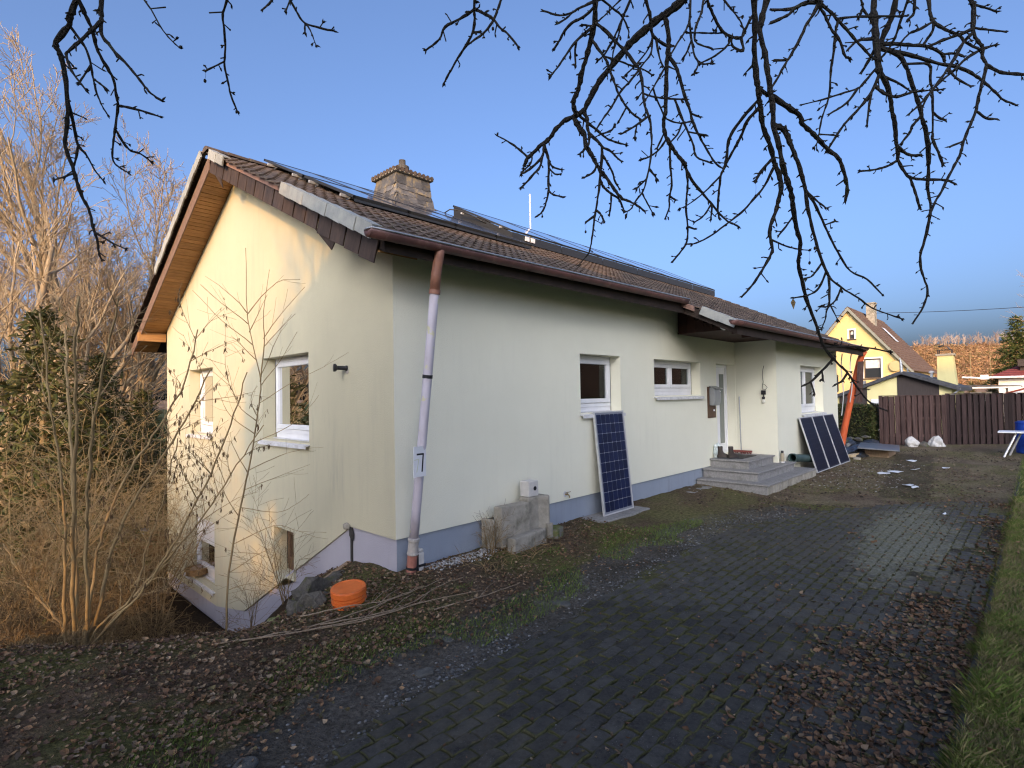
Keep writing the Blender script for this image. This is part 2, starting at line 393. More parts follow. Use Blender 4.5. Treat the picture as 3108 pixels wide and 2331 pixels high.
def paver_mat():
    ma = bpy.data.materials.new('worn dark paver'); ma.use_nodes = True; nt = ma.node_tree; b = nt.nodes['Principled BSDF']
    ge = N(nt, 'ShaderNodeNewGeometry'); at = N(nt, 'ShaderNodeAttribute'); at.attribute_name = 'col'; sp = N(nt, 'ShaderNodeSeparateColor'); lk(nt, at.outputs['Color'], sp.inputs[0])
    oi = N(nt, 'ShaderNodeObjectInfo')
    def noi(sc, det=8, ro=.65):
        n = N(nt, 'ShaderNodeTexNoise'); n.inputs['Scale'].default_value = sc; n.inputs['Detail'].default_value = det; n.inputs['Roughness'].default_value = ro; lk(nt, ge.outputs['Position'], n.inputs['Vector']); return n.outputs[0]
    def rng(f, a, c, lo=0., hi=1.):
        r = N(nt, 'ShaderNodeMapRange'); r.inputs[1].default_value = a; r.inputs[2].default_value = c; r.inputs[3].default_value = lo; r.inputs[4].default_value = hi; lk(nt, f, r.inputs[0]); return r.outputs[0]
    def mix(f, a, c, mode='MIX'):
        x = N(nt, 'ShaderNodeMix', data_type='RGBA', blend_type=mode)
        for s_, v in ((x.inputs[0], f), (x.inputs[6], a), (x.inputs[7], c)):
            if hasattr(v, 'is_linked'): lk(nt, v, s_)
            else: s_.default_value = (*v, 1) if hasattr(v, '__len__') else v
        return x.outputs[2]
    def mth(op, a, c):
        x = N(nt, 'ShaderNodeMath', operation=op)
        for s_, v in ((x.inputs[0], a), (x.inputs[1], c)):
            if hasattr(v, 'is_linked'): lk(nt, v, s_)
            else: s_.default_value = v
        return x.outputs[0]
    c = mix(rng(noi(38), .38, .62), (.034, .032, .030), (.066, .062, .056))
    c = mix(rng(noi(7), .40, .66), c, (.080, .077, .068))                       # worn, dusty faces
    c = mix(rng(noi(95, 3), .665, .70), c, (.22, .22, .21))                     # pale grit
    vr = rng(mth('ADD', oi.outputs['Random'], sp.outputs['Green']), 0, 1.6, .72, 1.3)
    hs = N(nt, 'ShaderNodeHueSaturation'); lk(nt, c, hs.inputs['Color']); lk(nt, vr, hs.inputs['Value']); c = hs.outputs[0]
    edge = mth('SUBTRACT', 1.0, sp.outputs['Red'])
    mo = mth('MULTIPLY', rng(mth('ADD', mth('MULTIPLY', edge, .36), mth('ADD', mth('MULTIPLY', noi(13), .5), mth('MULTIPLY', noi(1.4, 4), .7))), .80, .90), .85)
    c = mix(mo, c, mix(rng(noi(30), .35, .65), (.045, .050, .018), (.105, .100, .040)))
    di = rng(mth('ADD', mth('MULTIPLY', noi(.55, 5), .75), mth('MULTIPLY', noi(9), .35)), .53, .72, 0, .8)
    c = mix(di, c, mix(rng(noi(24), .4, .6), (.085, .070, .048), (.125, .112, .082)))
    mp = N(nt, 'ShaderNodeMapping'); mp.vector_type = 'TEXTURE'; mp.inputs['Location'].default_value = (5.9, -4.05, -.5); mp.inputs['Scale'].default_value = (3.6, .85, 3); mp.inputs['Rotation'].default_value = (0, 0, .05)
    lk(nt, ge.outputs['Position'], mp.inputs[0]); gt = N(nt, 'ShaderNodeTexGradient', gradient_type='SPHERICAL'); lk(nt, mp.outputs[0], gt.inputs[0])
    li = rng(mth('ADD', gt.outputs['Fac'], mth('MULTIPLY', mth('ADD', noi(2.2), noi(14)), .9)), 1.12, 1.42, 0, .8)
    c = mix(li, c, mix(rng(noi(30), .4, .6), (.13, .13, .085), (.235, .23, .175)))          # lichen grown pavers beyond the wheel tracks
    lk(nt, c, b.inputs['Base Color']); b.inputs['Roughness'].default_value = .88; b.inputs['Specular IOR Level'].default_value = .2
    bp = N(nt, 'ShaderNodeBump'); bp.inputs['Strength'].default_value = .8; bp.inputs['Distance'].default_value = .012
    lk(nt, mth('ADD', noi(120, 4), mth('MULTIPLY', mo, .8)), bp.inputs['Height']); lk(nt, bp.outputs[0], b.inputs['Normal'])
    return ma
m_paver = paver_mat()
NPO = len(paver_outline()); PCOL = lambda g: [(1, g, 0)]*NPO+[(.25, g, 0)]*NPO+[(0, g, 0)]*(2*NPO)
tmp = MB(); tmp.add(PV_V, PV_F); tmp.c = PCOL(0); pme = tmp.mesh('paver', m_paver)
places = []
ry = 0
y = KY+.10
while y < -1.9:
    x = -5.2+(PL*.5 if ry % 2 else 0)
    while x < 9.7:
        if y < lerp_tab(x, DRV)-.02+.05*noise.noise(V((x*3, y*3, 0))) and noise.noise(V((x*1.7, y*1.7, 5)))+.55*sm((y+4.1)/-.9)*sm((x-1.2)/2) < .62+(.5 if x < 0 else 0):
            z = gbase(x, y)+.005+.016*noise.noise(V((x*1.3, y*1.3, 8)))+RU(-.005, .004)
            places.append(((V((x, y, z))-CAM).length, x, y, z))
        x += PL
    y += PW; ry += 1
places.sort()
pf = MB()
def infront(x, y, z):
    d = V((x, y, z))-CAM; dz = d.dot(c_f)
    return dz > .3 and abs(d.dot(c_r)/dz) < .97 and abs(d.dot(c_u)/dz) < .74
ct = 0
for d, x, y, z in places:
    M_ = Matrix.Translation((x, y, z)) @ Matrix.Rotation(RU(-.035, .035), 4, 'Z') @ Matrix.Rotation(RU(-.03, .03), 4, 'X') @ Matrix.Rotation(RU(-.03, .03), 4, 'Y')
    if ct < 300 and infront(x, y, z):
        inst('paver', pme, drive, M_); ct += 1
    else:
        pf.add([tuple(M_ @ V(v)) for v in PV_V], PV_F); pf.c[-len(PV_V):] = PCOL(RU(0, 1))
pf.build('paver', m_paver, drive, kind='stuff')
# concrete edging between drive and lawn
m_kerb = M('dirty concrete edging', (.085, .082, .070), (.05, .05, .04), scale=9, rough=.95, bump=.6, bscale=60, c3=(.06, .075, .025), s3=6, t3=(.5, .62))
x = -6.0
kerbp = bpy.data.objects.new('lawn_edging', None); COL.objects.link(kerbp); kerbp['kind'] = 'structure'; kerbp.location = (0, KY, -.5)
while x < 16:
    kb = MB(); z = -.455+.006*max(0, x)
    kb.box(x+.004, x+.992, KY-.035+RU(-.008, .008), KY+.03, -.75, z+RU(-.012, .012)); bevel(kb.build('kerb_stone', m_kerb, kerbp), .012); x += 1.0

# ---------------------------------------------------------------- main house
RY, RZ, SR, SL = 4.85, 6.05, .483, .52
def zt(y): return RZ-SR*(RY-y) if y < RY else RZ-SL*(y-RY)
XE, YB, PB = 15.27, 9.48, .97
house = thing('house', 'cream rendered bungalow with low tiled roof and slate clad chimney', 'house', (7.5, 4.5, -.5))
def wall(mb, P, u0, u1, bot, top, ops=(), inward=(0, 0, 0), brk=()):
    us = sorted({u0, u1, *brk, *[o[0] for o in ops], *[o[1] for o in ops]})
    us = [u for u in us if u0 <= u <= u1]
    for a, b in zip(us, us[1:]):
        mm = (a+b)/2; za, zb = bot(a), bot(b)
        for o in sorted((o for o in ops if o[0] < mm < o[1]), key=lambda o: o[2]):
            mb.poly(P(a, za), P(b, zb), P(b, o[2]), P(a, o[2])); za = zb = o[3]
        mb.poly(P(a, za), P(b, zb), P(b, top(b)), P(a, top(a)))
    iw = V(inward)
    for o in ops:
        c = [V(P(o[0], o[2])), V(P(o[1], o[2])), V(P(o[1], o[3])), V(P(o[0], o[3]))]
        for i in range(4): mb.poly(c[i], c[(i+1) % 4], c[(i+1) % 4]+iw, c[i]+iw)
DEP = .29
W1 = (3.62, 4.82, 1.36, 2.35); W2 = (6.02, 8.04, 1.62, 2.35); DO = (8.87, 9.97, .17, 2.35); W3 = (11.78, 13.76, 1.08, 2.34)
G1 = (2.175, 3.84, 1.03, 2.355); G2 = (6.28, 7.77, 1.0, 2.34); B1 = (6.22, 8.05, -2.03, -.72); B2 = (2.71, 3.43, -1.08, -.345)
wm = MB()
wall(wm, lambda u, z: (u, 0, z), 0, 9.98, lambda u: 0, lambda u: zt(0)-.27, (W1, W2, DO), (0, DEP, 0))
wm.poly((0, 0, 0), (9.98, 0, 0), (9.98, .035, 0), (0, .035, 0))
wall(wm, lambda u, z: (9.98, u, z), -PB, 0, lambda u: -.5, lambda u: zt(u)-.27)
wall(wm, lambda u, z: (u, -PB, z), 9.98, XE, lambda u: -.5, lambda u: zt(-PB)-.27, (W3,), (0, DEP, 0))
wall(wm, lambda u, z: (XE, u, z), -PB, YB, lambda u: -2.7, lambda u: zt(u)-.27, brk=(RY,))
wall(wm, lambda u, z: (u, YB, z), 0, XE, lambda u: -2.7, lambda u: zt(YB)-.27)
wm.build('wall', m_wall, house)
gprof = [(0, 0), (1.03, 0), (4.71, -2.03), (6.12, -2.30), (9.48, -2.33)]
gb = lambda u: lerp_tab(u, gprof)
gw = MB()
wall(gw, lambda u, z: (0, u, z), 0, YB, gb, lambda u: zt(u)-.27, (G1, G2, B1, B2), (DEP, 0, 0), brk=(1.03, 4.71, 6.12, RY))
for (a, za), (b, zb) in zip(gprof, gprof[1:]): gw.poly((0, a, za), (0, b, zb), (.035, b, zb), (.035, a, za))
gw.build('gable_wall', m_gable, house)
pl = MB(); wall(pl, lambda u, z: (u, .03, z), .03, 9.98, lambda u: -.9, lambda u: .05); pl.build('plinth', m_plinth, house)
pl = MB(); wall(pl, lambda u, z: (.03, u, z), .03, YB, lambda u: -3.2, lambda u: gb(u)+.05, brk=(1.03, 4.71, 6.12)); pl.build('plinth', m_plinth2, house)
jg = MB(); jg.box(.005, .05, 1.02, 1.05, -.62, -.01); jg.tube([(.0, 1.03, .0), (.0, 1.0, -.10), (.0, .985, -.18)], [.02, .035, .012], 6); jg.build('joint_gap', m_rubber, house)
cp = MB(); cp.rock((-.02, 1.09, .0), .05, .085, .055, 3, 1); cp.rock((-.015, .985, -.56), .05, .06, .05, 8, 1); cp.build('joint_cap', m_conc, house, smooth=True)

# windows: frame ring, sash, pane, curtain, sill
def ring(mb, u0, u1, z0, z1, t, w0, w1):
    mb.box(u0, u1, w0, w1, z0, z0+t); mb.box(u0, u1, w0, w1, z1-t, z1)
    mb.box(u0, u0+t, w0+.001, w1-.001, z0+t, z1-t); mb.box(u1-t, u1, w0+.001, w1-.001, z0+t, z1-t)
def window(T, u0, u1, z0, z1, d=DEP, sill=True, curtain=(0, 1), sashes=1, cmat=None, silld=.075, low=.09, top=.0, frame_mat=None):
    fm = frame_mat or m_white
    f = MB(T); ring(f, u0+.003, u1-.003, z0+low, z1-.003-top, .065, d-.075, d-.003)
    if low > .03: f.box(u0+.004, u1-.004, d-.06, d-.004, z0+.004, z0+low-.001)
    if top > .01: f.box(u0+.004, u1-.004, d-.065, d-.004, z1-.002-top, z1-.004)
    fo = f.build('window', fm, house)
    w = (u1-u0-.13)/sashes
    for k in range(sashes):
        a = u0+.065+w*k; b = a+w; zz0 = z0+low+.065; zz1 = z1-.068-top
        s_ = MB(T); ring(s_, a+.004, b-.004, zz0+.004, zz1-.004, .075, d-.10, d-.03); so = s_.build('sash', fm, fo); bevel(so, .008)
        g = MB(T); g.box(a+.07, b-.07, d-.06, d-.054, zz0+.07, zz1-.07); g.build('pane', m_glass, fo)
    gk = MB(T); gk.box(u0+.0035, u0+.012, d-.079, d-.0755, z0+.01, z1-.01); gk.box(u1-.012, u1-.0035, d-.079, d-.0755, z0+.01, z1-.01); gk.build('gasket', m_black, fo)
    if curtain:
        c = MB(T); n = 36; a, b = u0+.1+(u1-u0-.2)*curtain[0], u0+.1+(u1-u0-.2)*curtain[1]
        for i in range(n):
            t0, t1 = a+(b-a)*i/n, a+(b-a)*(i+1)/n; q0, q1 = .02*math.sin(i*1.7), .02*math.sin((i+1)*1.7)
            c.poly((t0, d+.035+q0, z0+.1), (t1, d+.035+q1, z0+.1), (t1, d+.035+q1, z1-.05), (t0, d+.035+q0, z1-.05))
        c.build('curtain', cmat or m_curtain, fo)
    r = MB(T); e = .35
    r.poly((u0-e, d+1.5, z0-.6), (u1+e, d+1.5, z0-.6), (u1+e, d+1.5, z1+.3), (u0-e, d+1.5, z1+.3))
    for a in (u0-e, u1+e): r.poly((a, d+.02, z0-.6), (a, d+1.5, z0-.6), (a, d+1.5, z1+.3), (a, d+.02, z1+.3))
    for a in (z0-.6, z1+.3): r.poly((u0-e, d+.02, a), (u1+e, d+.02, a), (u1+e, d+1.5, a), (u0-e, d+1.5, a))
    for (p, q, s0, s1) in ((u0-e, u0+.01, z0-.6, z1+.3), (u1-.01, u1+e, z0-.6, z1+.3), (u0, u1, z0-.6, z0+.01), (u0, u1, z1-.01, z1+.3)):
        r.poly((p, d+.02, s0), (q, d+.02, s0), (q, d+.02, s1), (p, d+.02, s1))
    r.build('interior', m_room, fo)
    if sill:
        s_ = MB(T); s_.prism([(u0-.03, d-.07, z0+.012), (u0-.03, -silld, z0-.035), (u0-.03, -silld, z0-.085), (u0-.03, -silld+.012, z0-.085), (u0-.03, -silld+.012, z0-.048), (u0-.03, d-.07, z0-.004)], (u1-u0+.06, 0, 0))
        so = s_.build('sill', m_whiteold, fo)
    return fo
TS = lambda u, w, z: (u, w, z); TB = lambda u, w, z: (u, w-PB, z); TG = lambda u, w, z: (w, u, z)
window(TS, *W1, curtain=(.36, 1), cmat=M('grey brown blind', (.66, .60, .48), (.56, .50, .40), scale=12, rough=.9, stretch=(6, 6, .3)))
window(TS, *W2, curtain=(.40, 1), sashes=2, cmat=M('olive blind', (.68, .63, .46), (.58, .53, .38), scale=12, rough=.9, stretch=(6, 6, .3)))
window(TB, *W3, curtain=(0, 1), sashes=2, cmat=M('pale curtain', (.85, .80, .66), (.78, .72, .58), scale=12, rough=.9, stretch=(6, 6, .3)))
window(TG, *G1, curtain=(0, 1), sashes=1)
window(TG, *G2, curtain=(0, 1), sashes=1, cmat=m_white)
window(TG, *B1, curtain=None, sashes=1, top=.46, silld=.05)
window(TG, *B2, curtain=None, sashes=1, sill=False, frame_mat=m_darkwood)
# front door in its reveal
dm = MB(); ring(dm, 8.873, 9.967, .172, 2.345, .07, DEP-.08, DEP-.004); dm.box(8.945, 9.895, DEP-.06, DEP-.02, .245, 2.275)
door = dm.build('door', m_white, house); bevel(door, .006)
gl = MB(); gl.box(9.55, 9.80, DEP-.066, DEP-.0605, .42, 2.12); gl.build('pane', M('grey door glass', (.16, .18, .17), rough=.15, spec=.6), door)
hd = MB(); hd.tube([(9.02, DEP-.09, 1.1), (9.02, DEP-.12, 1.1), (9.14, DEP-.12, 1.1)], .011, 6); hd.build('handle', m_alu, door)

# roof deck, soffit boards
rd = MB()
for (x0, x1, y0, y1) in ((-.47, 15.8, -.56, RY), (6.2, 15.8, -1.58, -.561), (-.47, 15.8, RY, 10.42)):
    rd.prism([(x0, y0, zt(y0)-.06), (x0, y1, zt(y1)-.06), (x0, y1, zt(y1)-.24), (x0, y0, zt(y0)-.24)], (x1-x0, 0, 0))
rd.build('roof_deck', m_deck, house)
sb = MB(); sb.box(-.24, .24, -.046, .046, -.008, .008); sme = sb.mesh('soffit_board', m_soffit)
for (ya, yb, sl) in ((RY+.06, 10.38, -SL), (RY-.06, -.5, SR)):
    L = abs(yb-ya)/math.cos(math.atan(sl)); n = int(L/.098); dr = 1 if yb > ya else -1
    for k in range(n):
        yy = ya+dr*(k+.5)*abs(yb-ya)/n
        inst('soffit_board', sme, house, Matrix.Translation((-.245, yy, zt(yy)-.262+RU(-.002, .002))) @ Matrix.Rotation(math.atan(sl), 4, 'X'))
# porch soffit box
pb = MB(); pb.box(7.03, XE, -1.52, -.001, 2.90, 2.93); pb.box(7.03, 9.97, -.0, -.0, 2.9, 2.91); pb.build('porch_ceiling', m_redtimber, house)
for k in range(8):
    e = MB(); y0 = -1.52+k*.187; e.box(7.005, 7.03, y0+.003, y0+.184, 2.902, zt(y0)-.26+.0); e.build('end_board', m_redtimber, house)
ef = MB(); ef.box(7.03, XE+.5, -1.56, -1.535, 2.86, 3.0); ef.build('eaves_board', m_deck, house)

# roof tiles
def tile_mesh():
    mb = MB(); n = 8; w = .30; L = .42; t = .018; top = []; 
    prof = [0, .010, .026, .010, 0, .010, .026, .010, 0]
    vs = []
    for y, lift in ((-L/2, .03), (L/2, .0)):
        for dz in (0, -t):
            for i in range(n+1): vs.append((-w/2+w*i/n, y, prof[i]+lift+dz))
    k = n+1; fs = []
    for i in range(n):
        fs.append((i, i+1, 2*k+i+1, 2*k+i)); fs.append((i, k+i, k+i+1, i+1))
    fs += [(0, 2*k, 3*k, k), (n, k+n, 3*k+n, 2*k+n)]
    return vs, fs
TV, TF = tile_mesh()
mb = MB(); mb.add(TV, TF); tme = mb.mesh('roof_tile', m_tile)
m_tile2 = M('concrete roof tile field', (.062, .046, .038), (.115, .082, .062), scale=9, rough=.9, bump=.5, bscale=70, attr=True, c3=(.13, .12, .085), s3=14, t3=(.56, .70))
tl = []
ang = math.atan(SR); step = .337*math.cos(ang)
ncol = 55
for r in range(-3, 16+1):
    yc = -.60+(r+.55)*step
    for c in range(ncol):
        xc = -.45+c*.298
        if xc > 15.8: continue
        if r < 0 and xc < 6.25: continue
        if yc > RY: continue
        M_ = Matrix.Translation((xc, yc, zt(yc)-.035)) @ Matrix.Rotation(ang+RU(-.012, .012), 4, 'X') @ Matrix.Rotation(RU(-.012, .012), 4, 'Y') @ Matrix.Rotation(RU(-.01, .01), 4, 'Z')
        hid = (.6 < xc < 4.2 and 2.0 < yc < 4.6) or (5 < xc < 15.2 and 2.6 < yc < 4.7)
        tl.append(((V((xc, yc, zt(yc)))-CAM).length+(50 if hid else 0), M_))
tl.sort(key=lambda t: t[0])
tf = MB()
for k, (d, M_) in enumerate(tl):
    if k < 300: inst('roof_tile', tme, house, M_)
    else:
        g = RU(.75, 1.25); tf.cur = (g, g, g); tf.add([tuple(M_ @ V(v)) for v in TV], TF)
ang2 = -math.atan(SL); step2 = .337*math.cos(ang2)
for r in range(18):
    yc = 10.42-(r+.5)*step2
    if yc < RY: continue
    for c in range(ncol):
        xc = -.45+c*.298
        if xc > 15.8: continue
        g = RU(.75, 1.25); tf.cur = (g, g, g)
        M_ = Matrix.Translation((xc, yc, zt(yc)-.035)) @ Matrix.Rotation(math.pi, 4, 'Z') @ Matrix.Rotation(-ang2+RU(-.01, .01), 4, 'X')
        tf.add([tuple(M_ @ V(v)) for v in TV], TF)
tf.build('roof_tile', m_tile2, house, kind='stuff')
# ridge tiles
rt = MB(); vs = []; fs = []
for y0 in (0, 1):
    for k in range(7):
        a = math.pi*(k/6); rr = .115 if y0 == 0 else .10
        vs.append((.2*(1 if y0 else -1), math.cos(a)*rr*1.25, math.sin(a)*rr*.8))
for k in range(6): fs.append((k, k+1, 8+k, 7+k))
fs.append(tuple(range(7)))
rt.add(vs, fs); rme = rt.mesh('ridge_tile', m_tile)
for k in range(45):
    x = -.36+k*.36
    if x < 15.8: inst('ridge_tile', rme, house, Matrix.Translation((x, RY, RZ-.05)) @ Matrix.Rotation(RU(-.02, .02), 4, 'Y'))
# verge pieces (grey slates over the gable edge)
vg = MB(); vg.box(-.012, .012, -.19, .19, -.14, .0); vg.box(-.012, .11, -.19, .19, .0, .014); vme = vg.mesh('verge_slate', m_verge)
def verge(x, y, up, sl, dz=0, name='verge_slate', mesh=None):
    M_ = Matrix.Translation((x, y, zt(y)+.018+dz)) @ Matrix.Rotation(math.atan(sl)+(.03 if sl > 0 else -.03), 4, 'X') @ Matrix.Rotation(RU(-.03, .03), 4, 'Z')
    return inst('verge_slate', mesh or vme, house, M_)
nr = 15
for r in range(nr+1):
    yc = -.55+(r+.5)*.345*math.cos(ang)
    if r in (0, 1, 2, 3, 4, 5, 6, 14, 15) : verge(-.605-(.006*(r % 2)), yc+(.02 if r == 3 else 0), 1, SR)
for r in range(15):
    yc = RY+.12+(r+.5)*.33*math.cos(ang2)
    if r < 10: verge(-.605-.006*(r % 2), yc, 1, -SL)
for k in range(3):
    yc = -1.44+k*.335*math.cos(ang)
    if k < 2: verge(6.13, yc, 1, SR)
m_batten = M('pinkish weathered batten', (.27, .16, .125), (.20, .12, .095), scale=6, rough=.85, stretch=(6, .6, .6))
for (x, ya, yb) in ((-.52, 1.62, 4.05), (6.14, -.80, -.50)):
    vb = MB(); vb.prism([(x-.02, ya, zt(ya)-.02), (x-.02, yb, zt(yb)-.02), (x-.02, yb, zt(yb)-.12), (x-.02, ya, zt(ya)-.12)], (.05, 0, 0)); vb.build('verge_batten', m_batten, house)
# barge cladding: slate shingles on the right rake, board on the left
sg = MB(); sg.box(-.008, .008, -.165, .165, -.12, .12); shme = sg.mesh('barge_shingle', m_shingle)
for k in range(16):
    yc = -.46+(k+.5)*.325
    if yc > RY-.05: break
    low = k < 4
    inst('barge_shingle', shme, house, Matrix.Translation((-.50+.004*(k % 2), yc, zt(yc)-.255-(.03 if low else 0))) @ Matrix.Rotation(ang if not low else ang*.92, 4, 'X') @ Matrix.Rotation(RU(-.03, .03), 4, 'Y'))
fb = MB(); fb.prism([(-.51, RY-.05, zt(RY)-.13), (-.51, 10.45, zt(10.45)-.10), (-.51, 10.45, zt(10.45)-.34), (-.51, RY-.05, zt(RY)-.38)], (.022, 0, 0)); fb.build('barge_board', m_board, house)
fl = MB(); fl.prism([(-.50, RY-.28, zt(RY-.28)-.37), (-.50, RY-.62, zt(RY-.62)-.36), (-.44, RY-.52, zt(RY-.5)-.56)], (.012, 0, 0)); fl.prism([(-.49, 1.02, zt(1.02)-.37), (-.49, .42, zt(.42)-.37), (-.45, .62, zt(.62)-.55)], (.012, 0, 0)); fl.build('loose_shingle', m_shingle, house)
pu = MB(); pu.box(-.55, .0, 9.56, 9.72, 3.10, 3.30); pu.build('purlin', M('orange brown beam', (.40, .21, .08), (.30, .15, .055), scale=6, rough=.6, stretch=(.6, 6, 6)), house)
# gutters: half round trough with zinc bead, joint collars
def gutter(x0, x1, y, zf, first=True):
    g = MB(); n = 9; vs = []; fs = []; xs = [x0+(x1-x0)*i/20 for i in range(21)]
    for x in xs:
        for k in range(n):
            a = math.pi*(1+k/(n-1)); vs.append((x, y+.075+math.cos(a)*.075, zf(x)+math.sin(a)*.082))
    for i in range(20):
        for k in range(n-1): fs.append((i*n+k, i*n+k+1, (i+1)*n+k+1, (i+1)*n+k))
    g.add(vs, fs); g.poly(*[vs[k] for k in range(n)]); g.poly(*[vs[20*n+k] for k in range(n)])
    go = g.build('gutter', m_gutter, house, smooth=True); sd = go.modifiers.new('t', 'SOLIDIFY'); sd.thickness = .004
    b = MB(); b.tube([(x0, y+.14, zf(x0)+.004), (x0-.012, y+.08, zf(x0)+.004), (x0, y+.004, zf(x0)+.004)]+[(x, y-.002, zf(x)+.004) for x in xs[1:]], .0115, 7); b.build('bead', m_zinc, go, smooth=True)
    x = x0+.35
    while x < x1:
        c = MB(); vs = []; fs = []
        for xx in (x-.012, x+.012):
            for k in range(n):
                a = math.pi*(1+k/(n-1)); vs.append((xx, y+.075+math.cos(a)*.080, zf(x)+math.sin(a)*.087-.001))
        for k in range(n-1): fs.append((k, k+1, n+k+1, n+k))
        c.add(vs, fs); c.build('collar', m_gutter, go); x += RU(.85, 1.5)
    return go
gutter(-.72, 6.12, -.73, lambda x: 3.372+.0105*x)
gutter(5.86, 15.9, -1.72, lambda x: 2.925+.0018*(x-6))
# downpipe on the near corner
def PD(z): t = (z+.5)/3.5; return V((.108+.082*t, -.12-.455*t, z))
PAX = (PD(3)-PD(0)).normalized()
dp = MB(); dp.tube([PD(3.36)+V((0, -.04, 0)), PD(3.26)+V((0, -.03, 0)), PD(3.16)+V((0, -.012, 0)), PD(3.06), PD(2.86)], [.050, .054, .057, .059, .060], 14)
dpo = dp.build('downpipe', m_copper, house, smooth=True)
def pseg(name, mat, z0, prof): b = MB(); b.lathe(PD(z0), prof, 18, PAX); return b.build(name, mat, dpo)
d2 = MB(); d2.tube([PD(.02+2.9*i/8) for i in range(9)], .0535, 16); d2.build('pipe_section', m_pipe, dpo, smooth=True)
pseg('pipe_collar', m_copper, 2.84, [(.055, -.01), (.065, -.01), (.065, .04), (.055, .04)])
pseg('strap', m_black, 1.90, [(.050, -.02), (.0585, -.02), (.0585, .02), (.050, .02)])
pseg('pipe_socket', m_claygrey, -.16, [(.055, 0), (.066, 0), (.070, .012), (.064, .03), (.061, .05), (.061, .15), (.070, .165), (.070, .19), (.06, .20)])
pseg('ground_pipe', m_terra, -.47, [(.058, 0), (.058, .33)])
pseg('pipe_socket', m_claygrey, -.62, [(.05, 0), (.062, .04), (.062, .12), (.074, .13), (.074, .165), (.064, .175)])
bx = MB(); bx.box(.20, .29, -.165, -.07, -.40, -.16); bx.prism([(.20, -.165, -.16), (.29, -.165, -.16), (.275, -.165, -.12), (.215, -.165, -.12)], (0, .09, 0)); b_ = bx.build('junction_box', m_concpale, dpo); bevel(b_, .02, 2)
pseg('strap', m_black, -.315, [(.0585, -.014), (.0625, -.014), (.0625, .014), (.0585, .014)])
d7 = MB(); d7.box(.165, .298, -.171, -.166, -.33, -.30); d7.box(.168, .199, -.17, -.08, -.42, -.15); d7.build('strap', m_black, dpo)
# chimney with flared slate skirt
CX0, CX1, CY0, CY1 = 3.08, 3.95, 4.40, 5.22; ZT = 6.56
ch = MB(); rows = []
for h, e in ((0, 0), (-.22, .0), (-.42, .02), (-.58, .06), (-.74, .13), (-.90, .22), (-1.1, .30)): rows.append((ZT+h, e))
vs = []; fs = []
for z, e in rows: vs += [(CX0-e, CY0-e, z), (CX1+e, CY0-e, z), (CX1+e, CY1+e, z), (CX0-e, CY1+e, z)]
for i in range(len(rows)-1):
    for k in range(4): fs.append((i*4+k, i*4+(k+1) % 4, (i+1)*4+(k+1) % 4, (i+1)*4+k))
ch.add(vs, fs); cho = ch.build('chimney', m_slate, house)
slv = MB(); slv.add([(-.125, .006, -.13), (.125, .006, -.13), (.13, .0, .02), (.10, .0, .13), (-.10, .0, .13), (-.13, .0, .02), (-.125, .018, -.13), (.125, .018, -.13), (.13, .010, .02), (-.13, .010, .02), (.06, .02, -.155), (-.06, .02, -.155)],
    [(6, 11, 10, 7, 8, 9), (9, 8, 3, 4), (0, 6, 9, 5), (7, 1, 2, 8), (0, 1, 7, 10, 11, 6)]); slme = slv.mesh('slate', m_slate)
def slates(face):
    prevz = None
    for r in range(8):
        z = ZT-.10-r*.125
        e = lerp_tab(-(z-ZT), [(-r_[0]+ZT, r_[1]) for r_ in rows]); e2 = lerp_tab(-(z-.1-ZT), [(-r_[0]+ZT, r_[1]) for r_ in rows])
        til = math.atan2(e2-e, .1)
        if face == 'S': u0, u1 = CX0-e, CX1+e
        else: u0, u1 = CY0-e, CY1+e
        n = max(3, round((u1-u0)/.235)); 
        for k in range(n):
            u = u0+(k+.5+(.25 if r % 2 else -.0))*(u1-u0)/n
            if u > u1-.06: u = u1-.09
            sc = Matrix.Diagonal((RU(.95, 1.1), 1, RU(.95, 1.08), 1))
            if face == 'S': M_ = Matrix.Translation((u, CY0-e-.004-RU(0, .006), z)) @ Matrix.Rotation(math.pi, 4, 'Z')
            else: M_ = Matrix.Translation((CX0-e-.004-RU(0, .006), u, z)) @ Matrix.Rotation(math.pi/2, 4, 'Z')
            inst('slate', slme, cho, M_ @ Matrix.Rotation(til+.03, 4, 'X') @ Matrix.Rotation(RU(-.05, .05), 4, 'Y') @ sc)
slates('S'); slates('W')
cc = MB(); cc.box(CX0-.07, CX1+.07, CY0-.07, CY1+.07, ZT, ZT+.035); cc.build('cap_slab', m_conc, cho)
for k in range(9):
    t = MB(); u = CX0-.08+(k+.5)*(CX1-CX0+.16)/9
    t.tube([(u, CY0-.085, ZT+.05), (u, CY0+.12, ZT+.055)], [.052, .04], 7); t.build('cap_tile', m_tile, cho)
for k in range(8):
    t = MB(); u = CY0-.05+(k+.5)*(CY1-CY0+.12)/8
    t.tube([(CX0-.085, u, ZT+.05), (CX0+.12, u, ZT+.055)], [.052, .04], 7); t.build('cap_tile', m_tile, cho)
pt = MB(); pt.lathe(((CX0+CX1)/2, (CY0+CY1)/2, ZT+.03), [(.13, 0), (.12, .22), (.155, .23), (.155, .31), (.10, .34), (.075, .36), (.075, .46), (.05, .47)], 14); pt.build('chimney_pot', M('sooty pot', (.06, .055, .05), (.10, .09, .08), scale=8, rough=.85), cho)

